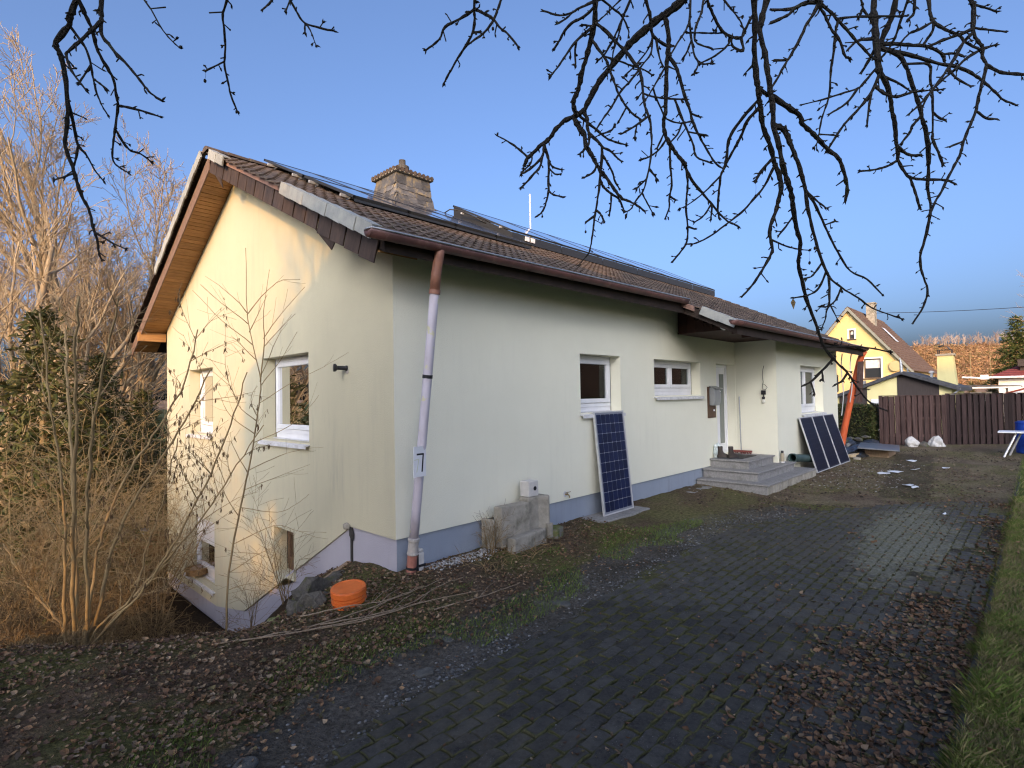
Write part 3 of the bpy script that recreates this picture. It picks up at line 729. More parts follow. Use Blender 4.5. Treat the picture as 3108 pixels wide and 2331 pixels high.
# roof mounted solar panels
def roof_panel(x0, x1, y0, y1, o0, o1, label, group, mat, skirt=False):
    t = thing('solar_panel', label, 'solar panel', ((x0+x1)/2, (y0+y1)/2, zt((y0+y1)/2)), group)
    A = [V((x0, y0, zt(y0)+o0)), V((x1, y0, zt(y0)+o0)), V((x1, y1, zt(y1)+o1)), V((x0, y1, zt(y1)+o1))]
    nrm = (A[1]-A[0]).cross(A[3]-A[0]).normalized()
    f = MB()
    for i in range(4):
        a, b = A[i], A[(i+1) % 4]; d = (b-a).normalized(); w = nrm.cross(d)*.03
        f.prism([a, b, b+w-d*.0, a+w], nrm*-.04)
    f.build('frame', mat, t)
    g = MB(); k = nrm*-.006; q = [p+((A[0]+A[2])/2-p)*.012+k for p in A]; g.prism(q, nrm*-.02); g.build('glass', m_pvglass, t)
    s_ = MB(); lo = o0-.045
    s_.prism([(x0+.004, y0+.012, zt(y0)+lo), (x1-.004, y0+.012, zt(y0)+lo), (x1-.004, y0+.012, zt(y0)+.045), (x0+.004, y0+.012, zt(y0)+.045)], (0, .006, 0)); s_.build('gap_shade_plate', m_darkalu, t)  # dark plate standing in for the shade under the panel's front edge
    if skirt:
        s_ = MB(); s_.prism([(x0+.012, y0+.03, zt(y0)+lo), (x0+.012, y1, zt(y1)+o1-.045), (x0+.012, y1, zt(y1)+.045), (x0+.012, y0+.03, zt(y0)+.045)], (.006, 0, 0)); s_.build('end_shade_plate', m_darkalu, t)  # same stand-in for gap shade, at the open end of the array
    return t
def rails(xs0, xs1, ys, o, lab):
    t = thing('mounting_rail', lab, 'rail', ((xs0+xs1)/2, ys, zt(ys)))
    r = MB(); r.obox(((xs0+xs1)/2, ys, zt(ys)+o-.065), ((xs1-xs0)/2, 0, 0), V((0, 1, SR)).normalized()*.02, V((0, -SR, 1)).normalized()*.02); r.build('rail', m_alu, t)
    hk = MB()
    x = xs0+.15
    while x < xs1:
        hk.tube([(x, ys, zt(ys)+o-.08), (x, ys-.05, zt(ys-.05)+.06), (x, ys+.08, zt(ys+.08)+.0)], .012, 4); x += .9
    hk.build('roof_hook', m_alu, t)
k = 0
names1 = ['left end', 'second from the gable', 'third from the gable', 'beside the chimney']
for rj, (ya, yb, rown) in enumerate(((1.62, 3.22, 'lower'), (3.24, 4.84, 'upper'))):
    for c in range(4):
        x0 = .45+c*.965
        roof_panel(x0, x0+.955, ya, yb, .13, .13, f'{rown} row black roof solar panel {names1[c]}', 'solar panels of the left roof array', m_darkalu)
for j, yy in enumerate((1.9, 2.9, 3.5, 4.5)): rails(.38, 4.36, yy, .13, 'aluminium rail under the left roof array, number %s up from the eaves' % ('one', 'two', 'three', 'four')[j])
ordn = ['first', 'second', 'third', 'fourth', 'fifth', 'sixth']
for c in range(6):
    x0 = 4.95+c*1.72
    roof_panel(x0, x0+1.71, 2.75, 4.75, .27, .36, f'{ordn[c]} black solar panel from the chimney in the long right array', 'solar panels of the long right roof array', m_darkalu, c == 0)
for j, yy in enumerate((3.1, 4.4)): rails(4.9, 15.3, yy, .30, 'aluminium rail under the long right roof array, %s one' % ('lower', 'upper')[j])
for k in (0, 1): tag(MB().box(5.35+k*.19, 5.48+k*.19, 2.740, 2.758, zt(2.75)+.10, zt(2.75)+.20).build('white_sticker', m_white, org=(5.4+k*.19, 2.75, zt(2.75)+.15)), 'small white square sticker on the front of the long solar array, %s of the pair' % ('left', 'right')[k], 'sticker')
jb = thing('cable_loop', 'black cable loop beside the left end of the long solar array', 'cable', (4.8, 3.6, zt(3.6)))
c_ = MB(); c_.tube([(4.45, 4.5, zt(4.5)+.1), (4.55, 4.4, zt(4.4)+.24), (4.72, 4.2, zt(4.2)+.3), (4.86, 3.9, zt(3.9)+.26), (4.97, 3.6, zt(3.6)+.2)], .014, 6); c_.build('cable', m_black, jb, smooth=True)
an = MB(); an.tube([(8.38, 5.3, 5.7), (8.38, 5.3, 6.4)], .03, 8); an.tube([(8.38, 5.3, 6.4), (8.38, 5.3, 7.66)], .022, 8)
tag(an.build('antenna_rod', m_white, org=(8.38, 5.3, 5.7)), 'thin white vertical antenna rod rising behind the roof ridge', 'antenna')
# ---------------------------------------------------------------- leaning solar panels
def lean_panel(label, group, p0, p1, q0, cols, rows, cellmat, single, back):
    """p0,p1 bottom corners, q0 top corner above p0"""
    p0, p1, q0 = V(p0), V(p1), V(q0); U = p1-p0; H = q0-p0; u = U.normalized(); h = H.normalized(); n = u.cross(h).normalized()
    if n.y > 0: n = -n
    t = thing('solar_panel', label, 'solar panel', p0+U*.5, group)
    w, L = U.length, H.length; f = MB(); b = .022
    def P(a, c, d): return p0+u*a+h*c+n*d
    def bar(a0, a1, c0, c1, d0, d1):
        f.add([P(a, c, d) for d in (d0, d1) for c in (c0, c1) for a in (a0, a1)], [(0, 2, 3, 1), (4, 5, 7, 6), (0, 1, 5, 4), (2, 6, 7, 3), (0, 4, 6, 2), (1, 3, 7, 5)])
    bar(0, w, 0, b, -.036, .0); bar(0, w, L-b, L, -.036, .0); bar(0, b, b, L-b, -.0355, -.0005); bar(w-b, w, b, L-b, -.0355, -.0005)
    f.build('frame', m_alu, t)
    g = MB(); g.add([P(a, c, d) for d in (-.012, -.006) for c in (b, L-b) for a in (b, w-b)], [(0, 2, 3, 1), (4, 5, 7, 6), (0, 1, 5, 4), (2, 6, 7, 3), (0, 4, 6, 2), (1, 3, 7, 5)])
    g.build('backsheet', back, t)
    mg = .028; cw = (w-2*b-2*mg)/cols; chh = (L-2*b-2*mg)/rows; gap = .0035
    Mx = Matrix((u, h, n)).transposed().to_4x4()
    a_, c_ = cw/2-gap, chh/2-gap; k = .012
    vs = [(-a_+k, -c_), (a_-k, -c_), (a_, -c_+k), (a_, c_-k), (a_-k, c_), (-a_+k, c_), (-a_, c_-k), (-a_, -c_+k)]
    one = MB(); one.add([(x, y, 0) for x, y in vs]+[(x, y, .0018) for x, y in vs], [tuple(range(8, 16))]+[(i, (i+1) % 8, 8+(i+1) % 8, 8+i) for i in range(8)])
    me = one.mesh('solar_cell', cellmat)
    for i in range(cols):
        for j in range(rows):
            M_ = Mx.copy(); M_.translation = P(b+mg+(i+.5)*cw, b+mg+(j+.5)*chh, -.0058)
            inst('solar_cell', me, t, M_)
    return t
lean_panel('tall blue solar panel leaning alone under the left front window', 'solar panels leaning on the front wall', (3.85, -.27, -.335), (4.75, -.265, -.335), (3.87, -.085, 1.375), 6, 10, m_cell, True, m_pvback)
for k, nm in enumerate(('nearest the steps, left of three in a row', 'middle of the three in a row by the orange pipe', 'nearest the orange pipe, right of three in a row')):
    x = 11.32+k*1.03
    lean_panel(f'dark leaning solar panel {nm}', 'solar panels leaning on the front wall', (x, -1.44-.01*k, -.36), (x+1.0, -1.44-.01*k, -.36), (x+.03, -1.045, 1.0), 6, 10, m_celldark, False, m_pvline)
def slab(name, label, cat, c, sx, sy, sz, mat, rz=0, tilt=0, group=None, sh=0):
    b = MB(); M_ = Matrix.Rotation(rz, 4, 'Z') @ Matrix.Rotation(tilt, 4, 'X')
    pts = []
    for i in range(10):
        a = 2*math.pi*i/10+.3; k = 1/max(abs(math.cos(a)), abs(math.sin(a))); k = min(k, 1.28)
        pts.append(M_ @ V((math.cos(a)*k*sx/2*RU(.94, 1.02), math.sin(a)*k*sy/2*RU(.94, 1.02), -sz/2)))
    b.prism([V(c)+p for p in pts], M_ @ V((0, 0, sz)))
    o = b.build(name, mat, org=c); bevel(o, .012, 2); return tag(o, label, cat, group)
def bslab(name, label, cat, x0, x1, y0, y1, z0, z1, mat, bv=.012, group=None, rz=0):
    c = V(((x0+x1)/2, (y0+y1)/2, (z0+z1)/2)); b = MB(); b.box(x0-c.x, x1-c.x, y0-c.y, y1-c.y, z0-c.z, z1-c.z)
    o = b.build(name, mat); o.location = c; o.rotation_euler = (0, 0, rz); bevel(o, bv, 2); return tag(o, label, cat, group)
bslab('stone_slab', 'grey stone slab under the foot of the tall leaning solar panel', 'slab', 3.55, 4.95, -.47, .02, -.40, -.34, m_stone)
bslab('stone_slab', 'grey stone cover slab lying just left of the front steps', 'slab', 6.72, 7.62, -.42, .0, -.385, -.325, m_stone, rz=.04)

# ---------------------------------------------------------------- front steps
st = thing('stone_steps', 'grey granite front steps with three treads and rubble stone side', 'steps', (9.2, -.7, -.45))
lev = [(7.72, 10.97, -1.50, -.20, .18), (8.03, 10.45, -1.21, -.01, .19), (8.40, 9.965, -.90, .172, .17)]
bz = -.55
for k, (x0, x1, y0, ztop, rise) in enumerate(lev):
    t = MB(); t.box(x0, x1, y0, -.001 if k else -.002, ztop-.035, ztop); bevel(t.build('tread', m_stone, st), .006)
    r = MB(); r.box(x0+.035, x1-.04, y0+.035, -.004, (bz if k == 0 else lev[k-1][3])-.0, ztop-.036); r.build('riser', m_stone if k else m_mortar, st)
r = MB(); r.box(7.745, 7.757, -1.46, -.005, -.50, -.237); r.build('riser', m_stone, st)
x = 7.80
while x < 10.86:
    w = RU(.15, .33); z0 = -.50
    b = MB(); pts = [(x, 0, -.50+RU(0, .03)), (x+w-.02, 0, -.50+RU(0, .03)), (x+w-.02+RU(-.02, .01), 0, -.25-RU(0, .02)), (x+w*.5, 0, -.245), (x+RU(0, .02), 0, -.25-RU(0, .03))]
    b.prism([V(p)+V((0, -1.472, 0)) for p in pts], (0, .03, 0)); o = b.build('step_stone', m_rubble, st); bevel(o, .012, 2); x += w
mt = MB(); mt.box(8.75, 9.55, -.62, -.06, .172, .184); tag(mt.build('door_mat', m_rubber, org=(9.15, -.34, .172)), 'thin dark doormat on the top step before the door', 'doormat')
def boot(x, y, z, rz, label):
    t = thing('boot', label, 'boot', (x, y, z), 'pair of boots on the top step', rz)
    b = MB(); secs = [(-.10, .035, .0, .24), (-.03, .045, .0, .25)]
    vs = []; fs = []; n = 10
    prof = [(0, 0, .05, .125), (.03, .0, .052, .135), (.07, -.01, .048, .11), (.10, -.045, .044, .07), (.16, -.055, .042, .055), (.24, -.055, .046, .058), (.25, -.055, .040, .05)]
    for z_, yo, rx, ryy in prof:
        for k in range(n):
            a = 2*math.pi*k/n; vs.append((x+math.cos(a)*rx, y+(-yo if 0 else -yo)+math.sin(a)*ryy-.0, z+.02+z_))
    for i in range(len(prof)-1):
        for k in range(n): fs.append((i*n+k, i*n+(k+1) % n, (i+1)*n+(k+1) % n, (i+1)*n+k))
    fs.append(tuple(range(n)))
    M_ = Matrix.Translation((x, y, z)) @ Matrix.Rotation(rz, 4, 'Z') @ Matrix.Translation((-x, -y, -z))
    b.T = lambda px, py, pz: tuple(M_ @ V((px, py, pz)))
    b.add(vs, fs); b.build('upper', m_boot, t, smooth=True)
    s = MB(b.T); s.box(x-.05, x+.05, y-.13, y+.12, z, z+.022); so = s.build('sole', m_black, t); bevel(so, .02, 2)
boot(8.62, -.22, .175, .5, 'dark leather boot on the top step, the one nearer the door')
boot(8.70, -.42, .175, .9, 'dark leather boot on the top step, the one nearer the edge')
pb_ = MB(); pb_.rock((8.62, -.08, .33), .10, .07, .17, 5, 3, .5); pb_.rock((8.70, -.10, .24), .12, .08, .085, 9, 3, .6)
tag(pb_.build('plastic_bag', m_bag, org=(8.62, -.08, .18)), 'crumpled clear plastic bag against the wall beside the front door', 'bag')
br = thing('broom', 'broom with red brown head leaning upright in the porch corner', 'broom', (9.80, -.18, .18))
b = MB(); b.tube([(9.80, -.17, .25), (9.94, -.10, 1.56)], .014, 8); b.build('handle', m_grey, br)
b = MB(); b.obox((9.80, -.18, .235), (.015, -.24, 0), (.03, .002, 0), (0, 0, .022)); b.build('head', M('red brown broom head', (.20, .055, .045), rough=.7), br)
b = MB()
for k in range(48): 
    yy = -.41+.46*k/47; b.tube([(9.80+RU(-.02, .02), yy, .215), (9.80+RU(-.035, .035), yy+RU(-.01, .01), .176)], .006, 3)
b.build('bristles', M('red bristles', (.16, .04, .04), rough=.9), br)
cn = thing('spray_can', 'small tan and white can on the end of the middle step', 'can', (10.02, -1.04, -.01))
b = MB(); b.lathe((10.02, -1.04, -.008), [(.042, 0), (.044, .006), (.044, .20), (.036, .225)], 16); b.build('body', M('tan can', (.42, .36, .26), (.34, .29, .2), scale=15, rough=.45), cn)
b = MB(); b.lathe((10.02, -1.04, .218), [(.030, 0), (.030, .05), (.026, .056)], 12); b.build('cap', m_black, cn)
b = MB(); b.lathe((10.02, -1.04, -.006), [(.0455, .006), (.0455, .028)], 16); b.build('label', m_white, cn)
gp = MB(); n = 20
p0, p1 = V((10.42, -1.13, .075)), V((11.75, -1.20, -.06)); gp.tube([p0+(p1-p0)*i/6 for i in range(7)], .095, n, cap=False); gp.tube([p0, p0+(p1-p0).normalized()*.10], [.107, .107], n, cap=False)
o = gp.build('drain_pipe', m_greenpipe, smooth=True, org=(11, -1.16, 0)); so = o.modifiers.new('t', 'SOLIDIFY'); so.thickness = .008; so.offset = -1
tag(o, 'dark green drain pipe lying between the steps and leaning panels', 'pipe')
# letterbox on wooden backing
lb = thing('letterbox', 'grey metal letterbox on a brown wooden board left of the door', 'letterbox', (8.55, -.02, 1.45))
b = MB(); b.box(8.36, 8.76, -.024, -.001, 1.09, 1.80); o = b.build('backing_board', m_darkwood, lb); bevel(o, .004)
vs = []
for k in range(9):
    a = -.9+1.8*k/8; vs.append((0, -.075-.085*math.cos(a*.95)*(.75+.25*math.cos(a)), 1.58+.205*math.sin(a)/math.sin(.9)))
vs = [(0, -.026, 1.375)]+vs+[(0, -.026, 1.785)]
b = MB(); b.prism([(8.42, y, z) for _, y, z in vs], (.33, 0, 0)); o = b.build('box', m_grey, lb); bevel(o, .006)
b = MB(); b.obox((8.585, -.115, 1.782), (.175, 0, 0), (0, .085, .03), (0, -.003, .008)); o = b.build('lid', m_grey, lb); bevel(o, .004)
b = MB(); b.box(8.62, 8.69, -.030, -.0255, 1.24, 1.28); b.build('name_plate', m_white, lb)
b = MB(); b.box(8.66, 8.70, -.176, -.168, 1.685, 1.70); b.build('badge', m_white, lb)
# hanging bulb and loose wires on porch side wall
wl = thing('wall_lamp', 'bare bulb on loose wires hanging from the porch side wall', 'lamp', (9.97, -.67, 1.6))
b = MB(); b.tube([(9.975, -.69, 2.29), (9.955, -.675, 2.2), (9.95, -.66, 2.08), (9.955, -.675, 1.9), (9.955, -.66, 1.84), (9.94, -.668, 1.70)], .006, 4); b.tube([(9.955, -.66, 1.86), (9.94, -.72, 1.83), (9.94, -.77, 1.77), (9.945, -.73, 1.72), (9.945, -.67, 1.73)], .006, 4); b.build('wire', m_black, wl)
b = MB(); b.box(9.92, 9.975, -.72, -.63, 1.60, 1.70); b.tube([(9.945, -.675, 1.6), (9.945, -.675, 1.545)], .012, 6); b.lathe((9.945, -.675, 1.485), [(.028, 0), (.034, .02), (.034, .06), (.02, .065)], 10); b.build('socket', m_black, wl)
b = MB(); b.lathe((9.945, -.675, 1.395), [(.012, 0), (.034, .012), (.045, .04), (.04, .07), (.026, .095)], 14); b.build('bulb', M('milky bulb', (.7, .68, .6), rough=.2, spec=.5), wl, smooth=True)
fl_ = thing('floodlight', 'small white floodlight under the porch eaves', 'floodlight', (6.98, -.95, 2.93))
b = MB(); b.tube([(7.004, -.94, 3.0), (6.96, -.94, 2.98)], .03, 8); b.build('bracket', m_white, fl_)
b = MB(); b.obox((6.93, -1.0, 2.95), (.02, -.03, -.02), (.055, .045, 0), (-.01, .01, .045)); o = b.build('head', m_white, fl_); bevel(o, .012, 2)
# black spotlight / pipe stub on the gable
sp = thing('wall_spotlight', 'black tubular spotlight sticking out of the gable wall', 'spotlight', (0, 1.1, 2.07))
b = MB(); b.lathe((.0, 1.07, 2.065), [(.035, 0), (.035, .02), (.028, .03), (.028, .13), (.038, .135), (.052, .15), (.052, .175), (.03, .18)], 16, (-1, .35, .03)); b.build('tube', m_black, sp, smooth=False)
b = MB(); b.lathe((.0, 1.07, 2.03), [(.04, 0), (.04, .008)], 12, (-1, 0, 0)); b.build('base', m_claygrey, sp)
# tap by the plinth
tp = thing('water_tap', 'small brass garden tap on the front wall above the plinth', 'tap', (3.16, 0, .095))
b = MB(); b.lathe((3.16, 0, .095), [(.045, 0), (.045, .006)], 12, (0, -1, 0)); b.build('rosette', m_whiteold, tp)
b = MB(); b.tube([(3.16, 0, .095), (3.16, -.07, .095), (3.16, -.09, .075), (3.16, -.09, .05)], .011, 7); b.tube([(3.16, -.05, .095), (3.16, -.05, .125)], .008, 6); b.tube([(3.10, -.055, .128), (3.25, -.045, .128)], .006, 5); b.build('spout', M('brass', (.35, .26, .13), rough=.4, metal=.8), tp)
# house number plate on the downpipe
sg_ = thing('house_number_sign', 'white house number plate with black 7 tied to the downpipe', 'sign', (.19, -.185, .93))
b = MB(); pc = PD(.935)+V((-.062, -.072, 0)); ux = V((1, .10, 0)).normalized(); uz = V((.012, 0, 1)).normalized(); un = ux.cross(uz)
b.obox(pc, ux*.092, uz*.172, un*.004); b.build('plate', m_white, sg_)
def stroke(pts, w, mat, nm, off):
    s_ = MB()
    for (a, c), (a2, c2) in zip(pts, pts[1:]):
        A, B = pc+ux*a+uz*c+un*off, pc+ux*a2+uz*c2+un*off; d = (B-A).normalized(); q = d.cross(un).normalized()*w/2
        s_.prism([A-q-d*w*.3, A+q-d*w*.3, B+q+d*w*.3, B-q+d*w*.3], un*.0012)
        off += .0004
    s_.build(nm, mat, sg_)
stroke([(-.045, .083), (.048, .083), (.030, -.112)], .020, m_black, 'digit', .0042)
stroke([(-.083, .022), (-.018, .028), (-.050, -.115)], .009, M('faded yellow print', (.66, .67, .50), rough=.5), 'faded_digit', .0030+.0012)
b = MB(); b.lathe(PD(.95), [(.0545, -.008), (.057, -.008), (.057, .008), (.0545, .008)], 16, PAX); b.build('tie', m_white, sg_)

# ---------------------------------------------------------------- blocks and stones along the front wall
bslab('concrete_block', 'weathered grey concrete block standing at the front wall, left of two', 'block', 1.40, 1.93, -.36, -.20, -.335, .20, m_conc, .018, 'concrete blocks by the front wall', rz=-.05)
o = bslab('concrete_block', 'low grey concrete kerb block lying before the standing block', 'block', 1.44, 2.16, -.50, -.365, -.40, -.185, m_conc, .025, 'concrete blocks by the front wall', rz=.09)
c = MB(); pr_ = [(1.96, -.13), (1.97, -.30), (2.16, -.32), (2.30, -.40), (2.36, -.36), (2.35, -.17), (2.28, -.09)]
c.prism([(x, y, -.33) for x, y in pr_], (0, 0, .57)); o = c.build('chimney_block', m_concpale if 0 else m_conc, org=(2.15, -.25, -.33)); bevel(o, .02, 2); tag(o, 'pale fluted concrete chimney block standing right of the grey block', 'block', 'concrete blocks by the front wall')
c = MB(); c.lathe((2.30, -.40, -.35), [(.05, 0), (.05, .20)], 12); c.build('rib', m_conc, o)
ib = thing('aerated_block', 'pale square block with a dark hole standing on the chimney block', 'block', (2.05, -.21, .24))
c = MB(); c.box(2.00, 2.205, -.29, -.12, .242, .46); o = c.build('body', m_concpale, ib); bevel(o, .012, 2)
c = MB(); c.lathe((2.125, -.2925, .355), [(.030, 0), (.030, .004)], 14, (0, -1, 0)); c.build('hole', m_black, ib)
slab('mossy_stone', 'green mossy stone at the right foot of the concrete blocks', 'stone', (2.48, -.30, -.34), .34, .26, .17, m_mossy, .3)
slab('concrete_shard', 'thin tan slab leaning on the plinth left of the concrete blocks', 'slab', (1.37, -.12, -.17), .05, .22, .40, m_conc, .1)
# orange corrugated cap in the leaves
oc = thing('shaft_cover', 'orange ribbed plastic shaft cap standing in the leaves near the corner', 'cap', (-.78, -.30, -.55))
b = MB(); prof = [(.165, -.06)]; z = 0
for k in range(4): prof += [(.178, z+.004), (.178, z+.030), (.166, z+.034), (.166, z+.040)]; z += .044
prof += [(.182, z), (.182, z+.05), (.174, z+.058)]
OC = V((-.70, -.18, -.545)); ocax = V((-.10, -.06, 1))
b.lathe(OC, prof, 32, ocax); b.build('shaft', m_orange, oc)
b = MB(); b.lathe(OC+ocax.normalized()*.234, [(.176, 0), (.174, .006), (.150, .007), (.146, .002), (.06, .003)], 32, ocax); b.build('lid', m_orange, oc)
# boulders retaining the bank
for k, (x, y, z, rx, ry_, rz_, lab) in enumerate((
    (-.62, .66, -.66, .33, .22, .25, 'large dark boulder behind the orange cap at the bank edge'),
    (-.92, .34, -.80, .30, .22, .32, 'upright mossy boulder at the gable plinth, left of the larger one'),
    (-1.32, .22, -.80, .20, .16, .19, 'small mossy boulder lowest on the bank edge'),
    (-.30, .80, -.60, .22, .17, .13, 'flat dark boulder tucked against the gable plinth'))):
    b = MB(); b.rock((0, 0, 0), rx, ry_, rz_, k*2+3, 3, .7); o = b.build('boulder', m_boulder if k != 2 else m_mossy, smooth=False); o.location = (x, y, z); tag(o, lab, 'boulder', 'boulders retaining the bank')
# light well frame at the gable corner
lw = thing('light_well', 'timber edged light well with brown grate beside the gable corner', 'light well', (-.25, .6, -.55))
b = MB(); b.obox((-.30, .94, -.56), (-.28, -.10, -.06), (.012, -.03, 0), (0, .0, .06)); b.build('board', m_wood, lw)
b = MB(); b.obox((-.025, .52, -.535), (0, -.50, -.02), (.018, 0, 0), (0, 0, .035)); b.build('board', m_wood, lw)
for k in range(9):
    b = MB(); y = .12+k*.088; b.box(-.42+.16*abs(k-7)*.0, -.045, y, y+.055, -.60, -.575); b.build('slat', m_darkwood, lw)
# wicker basket on basement sill
bk = thing('wicker_basket', 'shallow wicker basket of dried cones on the basement window sill', 'basket', (.06, 7.55, -2.0))
b = MB(); n = 24; prof = [(.17, 0), (.20, .06), (.225, .13), (.215, .135), (.19, .06), (.16, .015)]
b.lathe((.06, 7.5, -1.985), prof, n); b.build('basket', m_wicker, bk)
b = MB()
for k in range(7): b.tube([(.06+.227*math.cos(a)*(1-.12*(k < 5)), 7.5+.227*math.sin(a)*(1-.012*(6-k)), -1.97+.02*k) for a in [2*math.pi*i/28 for i in range(29)]], .010, 4)
b.build('weave', m_wicker, bk)
b = MB()
for k in range(16): a = RU(0, 6.3); r_ = RU(0, .14); b.rock((.06+r_*math.cos(a), 7.5+r_*math.sin(a), -1.88+RU(0, .03)), .05, .05, .04, k, 1)
b.build('cones', m_cone, bk, smooth=True)
b = MB(); b.tube([(.06, 7.42, -1.86), (.0, 7.5, -1.78), (-.04, 7.56, -1.66), (.0, 7.60, -1.60)], [.014, .012, .009, .005], 5); b.build('twig', m_brush, bk)

# ---------------------------------------------------------------- things at the far end of the yard
op = thing('orange_downpipe', 'orange plastic drain pipe slanting from the far end of the gutter', 'pipe', (15.8, -1.2, 0))
b = MB(); pts = [V((15.86, -1.62, 2.86)), V((15.88, -1.52, 2.74)), V((15.88, -1.46, 2.55)), V((15.86, -1.24, 1.6)), V((15.84, -1.06, .75)), V((15.82, -.90, -.05)), V((15.82, -.84, -.36))]
b.tube(pts, [.07, .085, .09, .09, .09, .105, .105], 16); b.build('pipe', m_orangepipe, op, smooth=True)
b = MB(); b.lathe((15.855, -1.20, 1.42), [(.098, 0), (.108, .01), (.108, .14), (.098, .15)], 16, (.02, -.22, 1)); b.build('coupling', m_orangepipe, op)
pk = MB(); pk.obox((15.72, -1.48, 1.92), (.02, -.08, 0), (.008, .002, 0), (-.05, -.05, .62)); tag(pk.build('grey_board', m_fence, org=(15.7, -1.4, 1.3)), 'narrow grey board leaning against the orange drain pipe', 'board')
for k, (a, c) in enumerate((((15.42, -1.1, 2.8), (15.45, -1.05, .9)), ((15.62, -1.3, 2.8), (15.60, -1.25, 1.3)))):
    pp = MB(); a, c = V(a), V(c); pp.tube([a+(c-a)*i/8+V((0, .03*math.sin(i*.9), 0)) for i in range(9)], .014, 6); tag(pp.build('cable_conduit', m_alu, org=a), 'thin pale cable hanging by the far house corner, %s' % ('nearest the wall', 'nearest the orange pipe')[k], 'cable', 'cables at the far corner')
sl_ = thing('wall_lantern', 'small black lamp box on the far house corner', 'lamp', (15.3, -.9, 1.9)); b = MB(); b.box(15.28, 15.38, -.99, -.90, 1.62, 2.10); o = b.build('body', m_black, sl_); bevel(o, .02); b = MB(); b.lathe((15.33, -.945, 2.10), [(.075, 0), (.02, .06)], 8); b.build('cap', m_black, sl_)
htc = thing('shaft_cover', 'grey metal sheet lid on a low timber box before the fence', 'cover', (16.4, -1.8, -.35))
b = MB(); b.box(15.9, 17.0, -2.12, -1.52, -.42, -.14); o = b.build('box', m_wood, htc)
b = MB(); M_ = Matrix.Translation((16.35, -1.80, -.085)) @ Matrix.Rotation(.16, 4, 'Z') @ Matrix.Rotation(.05, 4, 'X'); b.T = lambda x, y, z: tuple(M_ @ V((x, y, z))); b.box(-.95, .95, -.52, .52, -.02, .02); o = b.build('lid', m_sheetmetal, htc); bevel(o, .008)
tpile = MB(); tpile.T = lambda x, y, z: (x, y, z-.42)
for k in range(9): tpile.rock((15.9+RU(0, 3.2), -1.15+RU(-.2, .9), .12+RU(0, .12)), RU(.5, .8), RU(.3, .5), RU(.12, .24), k+20, 3, .7)
tag(tpile.build('pond_sheet_heap', m_tarp, org=(17, -.8, -.4)), 'heap of crumpled black pond sheeting in front of the hedge', 'sheeting')
for k in range(5):
    b = MB(); b.rock((0, 0, 0), RU(.16, .26), RU(.12, .2), RU(.05, .09), k+60, 1, .4); o = b.build('field_stone', m_boulder); o.location = (17.0+k*.55, -.65+RU(-.25, .2), -.05+RU(-.03, .05)); tag(o, ('flat stone on the black sheeting, nearest the orange pipe', 'flat stone on the black sheeting, second from the orange pipe', 'flat stone in the middle of the black sheeting', 'flat stone on the black sheeting, second from the fence', 'flat stone on the black sheeting, nearest the fence')[k], 'stone', 'stones on the black sheeting')
bslab('timber_offcut', 'pale new timber offcut lying right of the leaning panels', 'timber', 15.1, 16.1, -1.42, -1.28, -.33, -.25, m_palewood, .006, rz=-.12)
bslab('timber_offcut', 'grey stub of timber under the pale offcut by the panels', 'timber', 15.0, 15.35, -1.55, -1.36, -.42, -.33, m_conc, .01, rz=.2)
for k, (x, y, rx, lab) in enumerate(((19.75, -2.12, .21, 'white boulder at the fence foot, the brighter one on the left'), (20.30, -2.75, .24, 'greyer white boulder at the fence foot, on the right'))):
    b = MB(); b.rock((0, 0, 0), rx*.8, rx, .23, k*5+2, 3, .55); o = b.build('boulder', m_rockw); o.location = (x, y, -.26); tag(o, lab, 'boulder', 'white boulders by the fence')
b = MB(); b.rock((0, 0, 0), .16, .18, .13, 14, 2, .5); o = b.build('boulder', m_boulder); o.location = (20.1, -2.42, -.30); tag(o, 'small dark stone touching the greyer boulder by the fence', 'boulder')
ba = thing('blue_barrel', 'blue plastic barrel behind the white topped trestle', 'barrel', (19.0, -5.12, -.32))
b = MB(); b.lathe((19.0, -5.12, -.32), [(.25, 0), (.28, .03), (.285, .25), (.295, .27), (.295, .31), (.285, .33), (.285, .58), (.295, .60), (.295, .64), (.285, .66), (.28, .88), (.29, .90), (.29, .94), (.25, .95)], 28); b.build('drum', m_blue, ba, smooth=False)
b = MB(); b.lathe((19.0, -5.12, .63), [(.24, 0), (.24, .02), (.05, .02)], 24); b.build('lid', m_blue, ba)
tr = thing('trestle_table', 'white topped trestle table by the blue barrel', 'table', (18.0, -5.3, -.3))
b = MB(); b.box(17.55, 18.25, -6.1, -4.50, .36, .40); o = b.build('top', m_white, tr); bevel(o, .008)
for (ya, dx) in ((-4.72, -.1), (-4.82, .1), (-5.9, -.1), (-5.8, .1)):
    b = MB(); b.tube([(17.9+dx, ya+(-.18 if ya > -5.2 else .1), .36), (17.9+dx*3, ya+.10*(1 if ya > -5.2 else -1), -.34)], .026, 6); b.build('leg', m_alu, tr)
scr = [(15.05, -2.78, .36, .16), (12.6, -2.80, .42, .2), (12.2, -2.66, .25, .14), (13.2, -3.15, .26, .10), (14.0, -3.65, .20, .10), (10.65, -3.36, .26, .14), (10.45, -3.5, .16, .09), (7.9, -4.25, .30, .03)]
lab = ['flat white plastic scrap nearest the metal covered box', 'largest torn white plastic scrap on the dirt before the panels', 'small white scrap touching the largest torn one', 'narrow pale scrap right of the largest torn one', 'small white scrap farthest right, towards the trestle', 'crumpled blue white scrap closest to the steps', 'tiny white scrap beside the crumpled one near the steps', 'thin white strip lying at the end of the paving']
